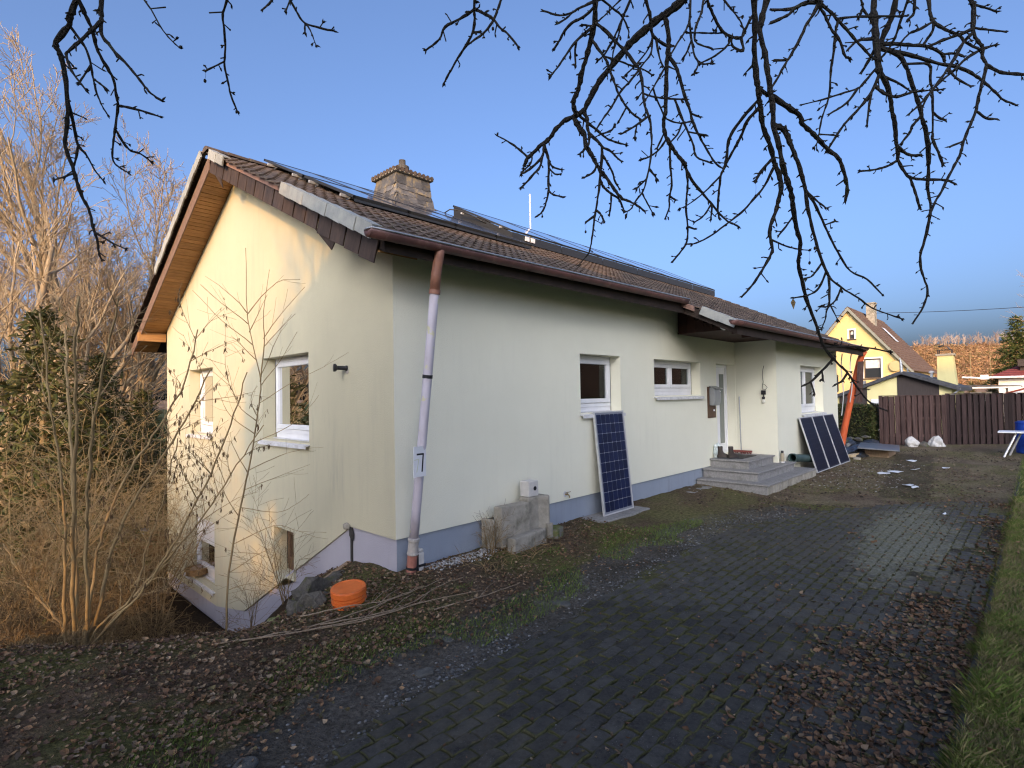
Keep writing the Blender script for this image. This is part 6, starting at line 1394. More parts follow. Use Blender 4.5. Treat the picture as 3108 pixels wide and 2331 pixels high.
# --- overhanging cherry tree
CH = decode(CHERRY)
ct_ = thing('cherry_tree', 'dark bare cherry tree whose spurred branches hang into the top of the view', 'tree', (-7.6, -7.4, -.5))
limbs = []
trunk = [V((-7.6, -7.4, -.6)), V((-7.55, -7.35, .4)), V((-7.45, -7.2, 1.4)), V((-7.3, -7.1, 2.3))]
tb = MB(); tb.tube(smooth(trunk, 4, .01), [.24-.006*i for i in range(13)], 12); 
LD = [[(-7.3, -7.1, 2.3), (-6.5, -6.6, 3.3), (-5.3, -6.0, 4.0), (-4.0, -5.3, 4.3), (-2.9, -4.6, 4.2), (-1.8, -4.0, 3.9)],
      [(-7.3, -7.1, 2.3), (-6.9, -5.9, 3.2), (-6.2, -4.6, 3.9), (-5.2, -3.6, 4.1), (-4.3, -2.8, 3.8), (-3.7, -2.3, 3.5)],
      [(-7.3, -7.1, 2.3), (-6.3, -7.4, 3.4), (-4.8, -7.4, 4.1), (-3.2, -7.0, 4.4), (-1.8, -6.5, 4.3), (-.9, -6.1, 4.0)],
      [(-7.3, -7.1, 2.3), (-8.0, -8.4, 3.8), (-8.8, -9.6, 5.2)], [(-7.3, -7.1, 2.3), (-8.2, -6.4, 3.9), (-9.3, -5.6, 5.4)], [(-7.3, -7.1, 2.3), (-7.0, -7.4, 4.2), (-6.8, -7.6, 6.0)]]
LP = []
for L_ in LD:
    P_ = smooth([V(p) for p in L_], 5, .012); tb.tube(P_, [.13*(1-i/len(P_)*.72) for i in range(len(P_))], 9); LP += P_[8:] if len(L_) > 3 else []
tb.build('trunk', m_bark, ct_, smooth=True)
for root, r0, r1, P0 in CH:
    b = MB()
    if root:
        s_ = P0[0]; dr = (P0[0]-P0[1]).normalized()
        l_ = min(LP, key=lambda q: (q-s_).length+(.6 if q.z < s_.z+.1 else 0)); e = s_+dr*min(.35, (l_-s_).length*.5)
        P0 = [l_, (l_+e)*.5+V((0, 0, .04)), e]+P0
    P_ = smooth(P0, 4, r0*.18); n = len(P_)
    rad = [max(.002, (r0+(r1-r0)*i/(n-1))*RU(.95, 1.5)) for i in range(n)]
    b.tube(P_, rad, 6); b.cur = (1, 1, 1)
    acc = 0
    for i in range(1, n-1):
        acc += (P_[i]-P_[i-1]).length
        if root and i < 10: continue
        if acc > RU(.018, .055):
            acc = 0; ax = (P_[i+1]-P_[i]).normalized(); pe = ax.orthogonal().normalized(); pe.rotate(Matrix.Rotation(RU(0, 6.283), 3, ax))
            Ls = RU(.004, .020) if random.random() < .85 else RU(.02, .045); tip = P_[i]+pe*(rad[i]*.6+Ls)+ax*Ls*.6
            b.tube([P_[i], tip], [rad[i]*.55, .0026], 4)
            if random.random() < .55:
                for _ in range(random.randint(1, 3)): bud(b, tip, pe+ax*.9+rvec(.45), RU(.010, .022), RU(.003, .005))
    ax = (P_[-1]-P_[-2]).normalized()
    for _ in range(random.randint(3, 5)): bud(b, P_[-1]-ax*.006, ax+rvec(.45), RU(.012, .024), RU(.0034, .0052))
    b.build('branch', m_bark, ct_)
def fruit(px, py, pz, ln):
    b = MB(); p = V((px, py, pz)); b.tube([p, p+V((.003, 0, -ln*.5)), p+V((.001, .002, -ln))], .0007, 3); b.rock(p+V((.001, .002, -ln-.008)), .0065, .0065, .010, 3, 1, .1); b.build('dried_fruit', m_bark, ct_)
for k, (i, j) in enumerate(((23, 2), (34, 3), (44, 1), (15, 3), (60, 3), (72, 4), (110, 2), (122, 4), (131, 5))):
    p = CH[i][3][min(j, len(CH[i][3])-1)]; fruit(p.x, p.y, p.z, RU(.03, .06))
dl = MB(); p = CH[126][3][min(6, len(CH[126][3])-1)]; dl.add([p, p+V((.012, -.008, -.02)), p+V((.004, 0, -.055)), p+V((-.010, .008, -.022))], [(0, 1, 2), (0, 2, 3)]); o = dl.build('dry_leaf', m_brush, ct_)
# --- sapling in front of the gable
sp_ = thing('sapling', 'slim young bare sapling with forked top right before the gable', 'tree', (-1.36, 1.42, -1.05))
for k, (_, r0, r1, P0) in enumerate(decode(SAPLING)):
    b = MB()
    if k == 0:
        P0 = [P0[0]+V((0, 0, min(0, gz(P0[0].x, P0[0].y)-P0[0].z-.08)))]+P0
    P_ = smooth(P0, 4, .004); n = len(P_)
    if k > 1:
        c = V((RU(-.25, .25), RU(-.25, .25), 0)); P_ = [p+c*((i/(n-1))**1.5) for i, p in enumerate(P_)]
    b.tube(P_, [max(.002, (r0*(1-.80*(i/(n-1))**.8))*(.9 if k < 2 else .75)) for i in range(n)], 7 if k < 2 else 4)
    if k > 1:
        for t in (.45, .7):
            i = int(t*(n-1)); d = (P_[min(n-1, i+1)]-P_[i]).normalized()+rvec(.5); b.tube([P_[i], P_[i]+d*RU(.06, .14), P_[i]+d*RU(.16, .26)+V((0, 0, .03))], [.002, .0016, .0012], 3)
    b.build('trunk' if k < 2 else 'branch', m_hazel, sp_, smooth=True)
# --- hazel clump with catkins
hz = thing('hazel_shrub', 'sunlit many stemmed hazel shrub hung with catkins left of the gable', 'shrub', (-2.42, 1.95, -1.05))
PT = dict(seg=[4, 3, 2], n=[(7, 10), (4, 6), 0], wob=[.10, .14, .16], up=[.03, .03, .02], rmin=.0016, sides=[4, 3, 3], t0=[.12, .2, 0], ang=[(25, 60), (30, 60), (20, 50)], len=[(.45, .7), (.45, .7), (.4, .6)], rr=[.5, .6, .6])
ck = MB(); tw = MB()
def catkin(p):
    for _ in range(random.randint(1, 3)):
        q = p+rvec(.006); L_ = RU(.025, .055); ck.tube([q, q+V((RU(-.006, .006), RU(-.006, .006), -L_*.5)), q+V((RU(-.01, .01), RU(-.01, .01), -L_))], [.0025, .0042, .0022], 4)
for k, (_, r0, r1, P0) in enumerate(decode(HAZEL)):
    b = MB(); P_ = smooth(P0, 5, .012); n = len(P_)
    if k < 2: r0 *= .62; r1 *= .7
    b.tube(P_, [max(.003, (r0+(r1-r0)*i/(n-1))*RU(.92, 1.08)) for i in range(n)], 8); b.build('stem', m_hazel, hz, smooth=True)
    for j in range(11):
        t = RU(.25, 1.0); i = min(n-2, int(t*(n-1))); ax = (P_[i+1]-P_[i]).normalized(); pe = ax.orthogonal().normalized(); pe.rotate(Matrix.Rotation(RU(0, 6.283), 3, ax))
        d = ax*.8+pe*.7; L_ = RU(.35, .95)*(1.25-t*.6); base = len(tw.v); grow(tw, P_[i], d, L_, .0048, 1, PT, None)
        if k < 4 or k == 9:
            for _ in range(9): catkin(V(tw.v[random.randrange(base, len(tw.v))]))
tw.build('twigs', m_hazel, hz); ck.build('catkins', M('dry catkins', (.16, .10, .05), (.10, .065, .035), scale=30, rough=.9), hz, kind='stuff')
# --- small twiggy seedlings at the plinth
for k, (x, y, h, lab) in enumerate(((-.55, 1.75, 1.25, 'thin black twigged shrub before the gable plinth, beside the boulders'), (-.75, 2.4, .9, 'thin twiggy shrub before the lowest part of the gable plinth'), (1.25, -.28, .55, 'small dead twiggy plant at the front plinth left of the blocks'), (-.35, 2.2, .8, 'short leafless seedling close to the gable plinth'))):
    t = thing('twiggy_shrub', lab, 'shrub', (x, y, gz(x, y)), 'leafless seedlings at the plinth'); b = MB()
    for _ in range(4 if k != 2 else 7): grow(b, V((x+RU(-.04, .04), y+RU(-.04, .04), gz(x, y)-.03)), V((RU(-.3, .3), RU(-.3, .3), 1)), h*RU(.7, 1.1), .006, 0, dict(PT, n=[(5, 8), (2, 4), 0]), None)
    b.build('twigs', m_brush, t)
# --- bramble thicket and tall trees on the low ground to the left
def bush_mesh(name, mat, nst, h, spread, prm, r0=.016, seed=1, lean=.7):
    random.seed(seed); b = MB()
    for k in range(nst):
        a = RU(0, 6.283); s_ = RU(0, spread); d = V((math.cos(a)*RU(.1, lean), math.sin(a)*RU(.1, lean), 1))
        grow(b, V((math.cos(a)*s_, math.sin(a)*s_, -.1)), d, h*RU(.6, 1.15), r0*RU(.6, 1.2), 0, prm, None)
    return b.mesh(name, mat)
PB = dict(seg=[7, 5, 3, 2], n=[(6, 9), (4, 7), (2, 3), 0], wob=[.07, .10, .13, .14], up=[-.015, .03, .03, 0], rmin=.0028, sides=[5, 4, 3, 3], t0=[.15, .1, .1, 0], ang=[(25, 75), (25, 70), (25, 60), 0], len=[(.45, .75), (.4, .65), (.35, .6), 0], rr=[.5, .6, .7, 0])
PT1 = dict(seg=[8, 8, 5, 4, 2], n=[(11, 14), (9, 12), (6, 9), (2, 4), 0], wob=[.035, .07, .10, .13, .14], up=[.04, .10, .07, .06, .03], rmin=.006, sides=[8, 6, 4, 3, 3], t0=[.22, .22, .15, .12, 0], ang=[(28, 52), (24, 46), (24, 50), (22, 46), 0], len=[(.42, .62), (.38, .55), (.36, .55), (.4, .6), 0], rr=[.5, .55, .6, .65, 0])
bush1 = bush_mesh('bush twigs', m_brush, 9, 2.4, .55, PB, seed=4); bush2 = bush_mesh('bush stems', m_hazel, 9, 3.1, .5, PB, seed=9, lean=.5); bush3 = bush_mesh('low bramble', m_brush, 16, 1.0, .8, dict(PB, up=[-.12, -.02, 0, 0]), .008, 12, 1.6)
def bush(me, part, name, label, cat, x, y, s_, rz, grp, z=None):
    t = thing(name, label, cat, (x, y, gz(x, y) if z is None else z), grp, 0)
    inst(part, me, t, Matrix.Translation((x, y, gz(x, y) if z is None else z)) @ Matrix.Rotation(rz, 4, 'Z') @ Matrix.Diagonal((s_, s_, s_, 1))); return t
random.seed(21)
bl = [(-4.0, 4.7, .8, 1), (-3.2, 4.9, .95, 2), (-2.3, 5.2, .8, 1), (-2.8, 7.2, 1.0, 2), (-1.6, 7.3, 1.0, 1), (-.9, 6.9, .8, 2), (-.7, 7.7, .85, 1), (-1.4, 10.4, 1.25, 2), (-.4, 9.9, 1.1, 1), (.9, 11.4, 1.1, 2), (.7, 13.4, 1.3, 1)]
wh_ = ['nearest the camera at the left edge', 'second back from the hazel, light stemmed', 'at the left edge behind the nearest brush', 'in the pit left of the gable', 'tall, near the gable left corner', 'dense, straight behind the hazel', 'behind the gable left corner', 'tall light stemmed, far behind the hazel', 'far back at the left edge', 'farthest right, by the woodpile', 'farthest back, before the dark conifer']
for k, (x, y, s_, ty) in enumerate(bl): bush(bush1 if ty == 1 else bush2, 'twigs', 'brush_shrub', 'leafless brown brush shrub '+wh_[k], 'shrub', x, y, s_, k*1.3, 'leafless brush left of the house')
lb_ = [(-2.9, 2.1, .8), (-1.7, 2.7, .7), (-3.4, 2.6, 1.0), (-1.3, 3.6, .6), (-2.5, 3.5, 1.0), (-1.5, 4.9, .7), (-2.2, 5.6, 1.0), (-1.6, 6.6, .7), (-4.2, 2.9, 1.1), (-1.5, 7.8, .7)]
lw_ = ['just behind the hazel base', 'between hazel and sapling', 'left of the hazel base', 'beside the foot of the sapling', 'behind the hazel in the pit', 'below the lowest plinth corner', 'in the middle of the pit', 'under the basket window', 'at the left edge of the slope', 'at the far end of the gable plinth']
for k, (x, y, s_) in enumerate(lb_): bush(bush3, 'canes', 'bramble', 'low tangled brown bramble '+lw_[k], 'bramble', x, y, s_, k*2.1, 'brambles in the pit before the gable')
random.seed(31)
def tree_mesh(name, mat, h, r, prm, seed):
    random.seed(seed); b = MB(); grow(b, V((0, 0, -.2)), V((.02, .02, 1)), h, r, 0, prm, None); return b.mesh(name, mat, True)
tA = tree_mesh('tall bare crown', m_twigpale, 9.6, .17, PT1, 5); tB = tree_mesh('spreading bare crown', m_twigpale, 9.0, .19, dict(PT1, ang=[(35, 62), (26, 50), (24, 50), (22, 46), 0]), 8)
def tree(me, label, x, y, z, s_, rz, grp):
    t = thing('bare_tree', label, 'tree', (x, y, z), grp)
    inst('crown', me, t, Matrix.Translation((x, y, z)) @ Matrix.Rotation(rz, 4, 'Z') @ Matrix.Diagonal((s_, s_, s_, 1)))
    b = MB(); pts = [V((x, y, z-.3)), V((x+.03, y, z+1)), V((x+.04, y+.03, z+2.4*s_))]; b.tube(smooth(pts, 3), [.26*s_, .235*s_, .22*s_, .21*s_, .20*s_, .19*s_, .13*s_], 10); b.build('trunk', m_twigpale, t, smooth=True); return t
tg = 'bare trees on the low ground left of the house'
for k, (x, y, s_, me, lab) in enumerate(((-1.2, 14.0, 1.15, tA, 'tall pale bare tree at the left edge'), (-.4, 15.6, 1.12, tB, 'pale bare tree second from the left edge, tallest tips'), (.5, 16.2, 1.0, tA, 'spreading pale bare tree in the middle of the left group'), (1.3, 17.6, .98, tB, 'pale bare tree closest to the house roof edge'), (-3.0, 11.6, .92, tB, 'pale bare tree closest to the camera at the left edge'), (1.8, 24.0, 1.0, tA, 'distant bare tree behind the low conifers'))):
    tree(me, lab, x, y, gz(x, y), s_, k*1.1+.4, tg)
for k, (x, y, s_, lab) in enumerate(((-7.6, .3, 1.05, 'leafless shrub left of the photographer, nearest the lane'), (-8.2, 1.7, 1.15, 'leafless shrub left of the photographer, middle one'), (-7.9, 3.1, 1.2, 'leafless shrub left of the photographer, farthest up the bank'), (-9.4, -.6, 1.0, 'low leafless shrub behind the left bank shrubs'))):
    bush(bush2, 'twigs', 'brush_shrub', lab, 'shrub', x, y, s_, k*2.3+1, 'leafless shrubs on the bank beside the photographer', gbase(x, y))
tree(tA, 'slender bare tree standing left behind the photographer', -9.6, -3.9, -.5, .78, 1.2, None)
# dark conifers
def conifer_mesh(name, h, rb, seed, cols, n=150, leaf=.13, rows=None):
    random.seed(seed); b = MB()
    for k in range(n):
        t = (k+.5)/n; z = h*(.06+.94*t); L = rb*(1-t)**.85*RU(.6, 1.15)+.12; a = k*2.4+RU(-.4, .4)
        d = V((math.cos(a), math.sin(a), RU(-.25, .1)))
        for j in range(max(4, int(L/.075))):
            s_ = (j+1)/max(4, int(L/.075)); p = V((0, 0, z))+d*L*s_+V((0, 0, -.18*L*s_*s_))
            for _ in range(3):
                u = (d*RU(.2, 1)+rvec(.55)).normalized(); w = u.orthogonal().normalized(); w.rotate(Matrix.Rotation(RU(0, 6.28), 3, u)); q = p+rvec(.05); c = random.choice(cols); g = RU(.65, 1.25); b.cur = (c[0]*g, c[1]*g, c[2]*g)
                l_ = leaf*RU(.6, 1.3); b.add([q-w*l_*.16, q+w*l_*.16, q+u*l_+w*l_*.05, q+u*l_-w*l_*.05], [(0, 1, 2, 3)])
    return b.mesh(name, m_conif)
cf1 = conifer_mesh('olive conifer boughs', 5.4, 1.7, 3, [(.075, .075, .022), (.055, .065, .02), (.095, .085, .03)], 190, .16)
cf2 = conifer_mesh('green conifer boughs', 6.0, 1.9, 5, [(.085, .105, .025), (.06, .085, .022), (.13, .13, .04)], 200, .20)
def conif(me, label, x, y, z, s_, rz, grp, h):
    t = thing('conifer', label, 'tree', (x, y, z), grp); inst('crown', me, t, Matrix.Translation((x, y, z)) @ Matrix.Rotation(rz, 4, 'Z') @ Matrix.Diagonal((s_*1.05, s_*1.05, s_, 1)))
    b = MB(); b.tube([(x, y, z-.3), (x, y, z+h*.5), (x, y, z+h*.97)], [.14*s_, .09*s_, .01], 8); b.build('trunk', m_hazel, t)
for k, (x, y, s_, lab) in enumerate(((-2.2, 10.0, 1.18, 'dark olive conifer at the left edge behind the brush'), (-.9, 11.8, 1.02, 'dark olive conifer behind the hazel'), (.4, 13.6, .86, 'low dark conifer in the middle of the brush'), (-.9, 14.8, .80, 'small dark conifer near the woodpile'), (1.2, 16.6, .66, 'dark conifer at the gable left corner'))):
    conif(cf1, lab, x, y, gz(x, y), s_, k*1.9, 'dark conifers left of the house', 5.4)
# brown and orange hedge screen behind the thicket
sc = MB(); random.seed(77)
for k in range(5200):
    t = random.random(); x = -12+20*t+RU(-.6, .6); y = 19.5+t*2.5+RU(-1.2, 1.2); z = -2.2+RU(0, 1)**.8*3.6
    u = rvec(1).normalized(); w = u.orthogonal().normalized(); l_ = RU(.10, .30); q = V((x, y, z)); g = RU(.5, 1.3); c = random.choice([(.06, .05, .02), (.09, .055, .025), (.05, .06, .02)]); sc.cur = tuple(v*g for v in c)
    sc.add([q-w*l_*.2, q+w*l_*.2, q+u*l_], [(0, 1, 2)])
tag(sc.build('undergrowth', m_conif, org=(-2, 20, -2)), 'dark mass of undergrowth behind the bare trees left of the house', 'undergrowth', kind='stuff')
# trunk and woodpile seen past the gable corner
for k, (x, y, lab) in enumerate(((.75, 15.6, 'straight brown trunk on the grass left of the gable corner'), (-1.9, 17.0, 'dark trunk standing among the brush at the left'))):
    t = thing('bare_tree', lab, 'tree', (x, y, gz(x, y)), 'single trunks in the left background'); b = MB(); b.tube([(x, y, gz(x, y)-.2), (x+.03, y, gz(x, y)+1.5), (x+.1, y, gz(x, y)+4)], [.17, .145, .11], 9); b.build('trunk', m_hazel, t, smooth=True)
    inst('crown', tA, t, Matrix.Translation((x+.1, y, gz(x, y)+3.6)) @ Matrix.Diagonal((.45, .45, .45, 1)))
wp = thing('woodpile', 'stack of reddish split logs and boards left of the gable corner', 'woodpile', (-.1, 11.3, gz(-.1, 11.3)))
me = None; lg = MB(); lg.tube([(-.5, 0, 0), (.5, 0, 0)], .075, 7); me = lg.mesh('log', M('red brown split log', (.34, .145, .06), (.24, .11, .05), scale=8, rough=.85, rnd=.35))
zz = gz(-.1, 11.3)
for r in range(6):
    for c in range(5): inst('log', me, wp, Matrix.Translation((-.1+RU(-.08, .08), 10.9+c*.17+(r % 2)*.08, zz+.08+r*.14)) @ Matrix.Rotation(RU(-.15, .15), 4, 'Z') @ Matrix.Diagonal((RU(.7, 1.1), RU(.8, 1.1), RU(.8, 1.1), 1)))
bslab('white_tub', 'small white tub standing on the woodpile', 'tub', -.25, -.02, 11.1, 11.3, zz+.93, zz+1.06, m_white)
bslab('white_sack', 'white sack in front of the woodpile by the trunk', 'sack', -.75, -.50, 11.5, 11.75, zz+.55, zz+.95, m_whiteold, .06)
bslab('red_box', 'small red box in the brush at the far left', 'box', -3.7, -3.4, 13.9, 14.2, -2.1, -1.75, m_red, .03)
bslab('white_bucket', 'white bucket in the brush at the far left edge', 'bucket', -4.3, -4.05, 13.4, 13.6, -2.35, -2.0, m_white, .05)
# clipped hedge by the fence
hg = MB(); random.seed(8)
for k in range(11000):
    x, y, z = RU(19.4, 20.7), RU(-1.05, 2.3), RU(-.4, 1.13+.05*math.sin(k))
    f_ = random.choice((0, 1, 2, 3))
    if f_ == 0: x = 19.4+abs(random.gauss(0, .07))
    elif f_ == 1: z = 1.13-abs(random.gauss(0, .06))
    elif f_ == 2: y = -1.05+abs(random.gauss(0, .07))
    u = rvec(1).normalized(); w = u.orthogonal().normalized(); l_ = RU(.04, .10); q = V((x, y, z)); g = RU(.5, 1.5); c = random.choice([(.035, .05, .014), (.05, .06, .016), (.07, .06, .02)]); hg.cur = tuple(v*g for v in c)
    hg.add([q-w*l_*.3, q+w*l_*.3, q+u*l_], [(0, 1, 2)])
hgt = thing('hedge', 'clipped dark green hedge between the orange pipe and the board fence', 'hedge', (20, .6, -.35)); hg.build('foliage', m_conif, hgt)
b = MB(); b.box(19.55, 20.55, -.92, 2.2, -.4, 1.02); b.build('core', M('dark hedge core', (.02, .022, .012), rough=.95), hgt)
# trees to the right
conif(cf2, 'olive green conifer behind the white house at the right edge', 50.5, -4.2, -.5, 1.22, .3, None, 6.0)
conif(cf2, 'second olive green conifer just beyond the right edge', 52.5, -7.2, -.5, 1.35, 1.7, None, 6.0)
tree(tA, 'leafless tree reaching in at the right edge above the conifer', 44.5, -7.9, -.5, 1.12, 2.0, None)
conif(cf1, 'dark conifer beside the carport left of the white house', 46.0, -1.9, -.6, .50, .9, None, 5.4)
conif(cf1, 'dark low conifer between carport and white house', 47.0, -2.9, -.6, .46, 2.9, None, 5.4)
conif(cf1, 'dark low conifer right behind the flue stack', 45.0, -.9, -.6, .44, 1.9, None, 5.4)
# bare wood along the hill crest, and brown wood on its slope
fw = MB(); random.seed(5)
def fartree(x, y, z, h):
    g = RU(.75, 1.2); c = random.choice([(.33, .25, .20), (.38, .29, .23), (.30, .22, .18)]); fw.cur = tuple(v*g for v in c)
    r_ = V((-y, x, 0)).normalized(); tw_ = RU(.10, .2)
    fw.tube([(x, y, z-1), (x+RU(-.3, .3), y+RU(-.3, .3), z+h*.55)], [tw_*1.5, tw_], 4, cap=False)
    for k in range(20):
        p = V((x, y, z+h*RU(.25, .75))); d = r_*RU(-1, 1)*.55+V((RU(-.3, .3), RU(-.3, .3), 0))+V((0, 0, RU(.6, 1.3))); L_ = h*RU(.16, .36); q = p+d*L_
        w = r_*RU(.05, .14); fw.add([p-w, p+w, q+w*.4, q-w*.4], [(0, 1, 2, 3)])
        for _ in range(3):
            a = p+d*L_*RU(.3, 1); q2 = a+(d+rvec(.5))*L_*RU(.3, .6); w2 = r_*RU(.03, .09); fw.add([a-w2, a+w2, q2+w2*.3, q2-w2*.3], [(0, 1, 2, 3)])
RX = [p for p in RP if p[0] > 480 and p[1] > -260]
for i in range(len(RX)-1):
    a, c = V(RX[i]), V(RX[i+1]); L = (c-a).length; n = max(1, int(L/1.9))
    for k in range(n):
        p = a+(c-a)*((k+random.random())/n); s_ = RU(.985, 1.03)
        if p.y > 72 and random.random() < .6: continue
        fartree(p.x*s_, p.y*s_, p.z-.5, RU(7.5, 11.5) if p.y < 66 else RU(4, 9))
fw.build('crest_wood', m_farwood, kind='stuff'); tag(bpy.data.objects['crest_wood'], 'thin line of bare trees along the hill crest', 'wood')
fs2 = MB(); random.seed(6)
for i in range(len(RX)-1):
    a, c = V(RX[i]), V(RX[i+1])
    for k in range(260):
        p = a+(c-a)*random.random(); t = RU(.1, 1.0)**.8; f_ = .42+.58*t; z = -2+(p.z+2)*t**1.25; x, y = p.x*f_, p.y*f_
        c0 = random.choice([(.34, .175, .075), (.40, .22, .10), (.28, .16, .08), (.20, .15, .06), (.36, .20, .11)]); s_ = RU(1.2, 2.6)
        for _ in range(9):
            u = rvec(1).normalized(); w = u.orthogonal().normalized(); g = RU(.6, 1.35); fs2.cur = tuple(v*g for v in c0); q = V((x, y, z+s_*.7))+rvec(.5*s_)
            fs2.add([q-w*s_*.11, q+w*s_*.11, q+u*s_*.8], [(0, 1, 2)])
tag(fs2.build('slope_wood', m_farwood, kind='stuff'), 'orange brown winter woodland covering the hillside', 'wood')

# ---------------------------------------------------------------- ground cover
random.seed(101)
lf = MB()
LC = [(.19, .115, .065), (.23, .15, .085), (.15, .085, .05), (.10, .062, .040), (.27, .20, .13), (.07, .045, .032), (.17, .125, .085), (.13, .08, .052), (.12, .10, .05)]
def leaf(x, y, s_, dz=0.0, c=None):
    z = gz(x, y)+.006+dz; a = RU(0, 6.283); tl = RU(-.8, .8); cu = RU(.1, .9)*s_
    M_ = Matrix.Translation((x, y, z)) @ Matrix.Rotation(a, 4, 'Z') @ Matrix.Rotation(tl, 4, 'X') @ Matrix.Rotation(RU(-.4, .4), 4, 'Y')
    c = c or random.choice(LC); g = RU(.6, 1.3); lf.cur = (c[0]*g, c[1]*g, c[2]*g); w = s_*RU(.26, .36)
    vs = [(-s_/2, 0, cu*.5), (-s_*.15, -w, cu*.35), (s_*.2, -w*.85, cu*.3), (s_/2, 0, cu*.7), (s_*.2, w*.85, cu*.4), (-s_*.15, w, cu*.3), (0, 0, 0)]
    lf.add([tuple(M_ @ V(v)) for v in vs], [(0, 1, 6), (1, 2, 6), (2, 3, 6), (3, 4, 6), (4, 5, 6), (5, 0, 6)])
def onbank(x, y): return y > lerp_tab(x, DRV)+.1 and y < lerp_tab(x, EDGE)+.9
n = 0
while n < 26000:
    x, y = RU(-6.0, 3.6), RU(-2.6, 2.2)
    if x > -.05 and y > -.02: continue
    e = y-lerp_tab(x, DRV); 
    if not onbank(x, y): continue
    dens = sm((e-.25)/.8)*(.55+.6*noise.noise(V((x*1.1, y*1.1, 2))))+.05
    if x > 1.5: dens *= .7
    if random.random() > dens: continue
    leaf(x, y, (RU(.016, .042) if random.random() < .8 else RU(.04, .068))*(1 if x < .3 else .8), RU(0, .022)); n += 1
n = 0
while n < 5200:
    x, y = RU(-1.5, 9.5), RU(-5.05, -3.3)
    lim = -4.25-.55*sm((x-.5)/4)+.55*noise.noise(V((x*.9, y*.7, 1)))+.25*noise.noise(V((x*3, y*3, 4)))+RU(-.25, .25)
    if y > lim and random.random() > .04: continue
    if random.random() > .45+.8*noise.noise(V((x*1.2, y*1.6, 6)))+(.25 if x < 3 else 0): continue
    leaf(x, y, RU(.022, .065), RU(0, .018), random.choice(LC[2:4]+LC[5:]+LC[:1])); n += 1
for k in range(900):
    x, y = RU(2, 15), RU(-4.9, -.3)
    leaf(x, y, RU(.02, .05), 0)
for k in range(700): leaf(RU(-2.0, 8), RU(-4.9, -2.1), RU(.008, .035), .010)
for k in range(120): leaf(RU(-.2, 6), RU(-7, -5.15), RU(.03, .06), .03)
lf.build('leaf_litter', m_leaf, kind='stuff'); tag(bpy.data.objects['leaf_litter'], 'brown fallen leaves littering the bank and driveway edges', 'leaves')
gv = MB(); ico = bmesh.new(); bmesh.ops.create_icosphere(ico, subdivisions=1, radius=1); IV = [v.co.copy() for v in ico.verts]; IF = [tuple(v.index for v in f.verts) for f in ico.faces]; ico.free()
def stone(x, y, s_, c, flat=.5):
    a = RU(0, 6.28); k = RU(.6, 1.0); z = gz(x, y); gv.cur = c
    ca, sa = math.cos(a), math.sin(a)
    pts = []
    for v in IV:
        j = RU(.78, 1.15); px, py = v.x*s_*j, v.y*s_*k*j; pts.append((x+px*ca-py*sa, y+px*sa+py*ca, z+s_*flat*.35+v.z*s_*flat*j))
    gv.add(pts, IF)
n = 0
while n < 3600:
    x = RU(-3.6, 6.5); dv = lerp_tab(x, DRV); y = dv+abs(random.gauss(.18, .27))-.06
    if random.random() > .35+.9*noise.noise(V((x*.9, y*2, 3)))+(.2 if x > -1.5 else -.1): continue
    g = RU(.045, .13) if random.random() < .8 else RU(.15, .26); stone(x, y, RU(.005, .019), (g, g*.99, g*.95), RU(.35, .6)); n += 1
for k in range(900):
    x, y = RU(-2, 8), RU(-4.9, -2.1); g = RU(.15, .42); stone(x, y, RU(.002, .007), (g, g, g*.97), .5)
for k in range(420):
    x, y = RU(.35, 1.5), -.06-abs(random.gauss(0, .12)); g = RU(.30, .52); stone(x, y, RU(.010, .025), (g, g*.98, g*.95), .6)
for k in range(260):
    x, y = RU(9.5, 14.5), RU(-3.2, -1.6); g = RU(.16, .40); stone(x, y, RU(.01, .028), (g, g*.95, g*.88), .4)
for k in range(5200):
    x, y = RU(5.5, 19.5), RU(-5.0, -.6); 
    if y < lerp_tab(x, DRV) and x < 9.6: continue
    if noise.noise(V((x*.8, y*1.1, 41))) < -.12: continue
    g = RU(.5, 1.3); c_ = random.choice(((.085, .06, .042), (.12, .09, .065), (.06, .045, .034), (.15, .12, .085))); stone(x, y, RU(.008, .035), (c_[0]*g, c_[1]*g, c_[2]*g), RU(.3, .7))
gv.build('gravel', m_gravel, kind='stuff'); tag(bpy.data.objects['gravel'], 'loose grey gravel strewn between paving and bank', 'gravel')
m_flat = M('flat field stone', (.11, .108, .10), (.075, .073, .066), scale=14, rough=.9, bump=.7, bscale=50)
for k, (x, y, s_, lab) in enumerate(((-1.05, -1.93, .10, 'largest loose flat grey stone beside the paving edge'), (-.55, -1.62, .075, 'flat pale stone in the gravel, above the largest loose one'), (-2.75, -2.25, .14, 'broken flat stone at the very bottom edge of the gravel'), (-2.45, -2.06, .12, 'second broken flat stone at the bottom, toward the house'), (.75, -1.86, .12, 'long narrow edging stone by the paving, nearest the bank'))):
    slab('flat_stone', lab, 'stone', (x, y, gz(x, y)+.004), s_*1.7, s_*1.1, .03, m_flat, RU(0, 3), 0, 'flat stones by the paving edge')
gr = MB()
def blade(x, y, h, c, lean=.5):
    z = gz(x, y); a = RU(0, 6.28); d = V((math.cos(a), math.sin(a), 0)); w = V((-d.y, d.x, 0))*RU(.0016, .003); l_ = RU(.1, lean)*h
    gr.cur = c; p = V((x, y, z-.004)); gr.add([p-w, p+w, p+d*l_*.45+V((0, 0, h*.6))+w*.7, p+d*l_+V((0, 0, h))], [(0, 1, 2), (0, 2, 3)])
GC = [(.115, .165, .032), (.15, .19, .045), (.09, .135, .028), (.20, .20, .07), (.23, .195, .09)]
def gc(i=None): c = random.choice(GC if i is None else GC[:i]); g = RU(.7, 1.25); return (c[0]*g, c[1]*g, c[2]*g)
n = 0
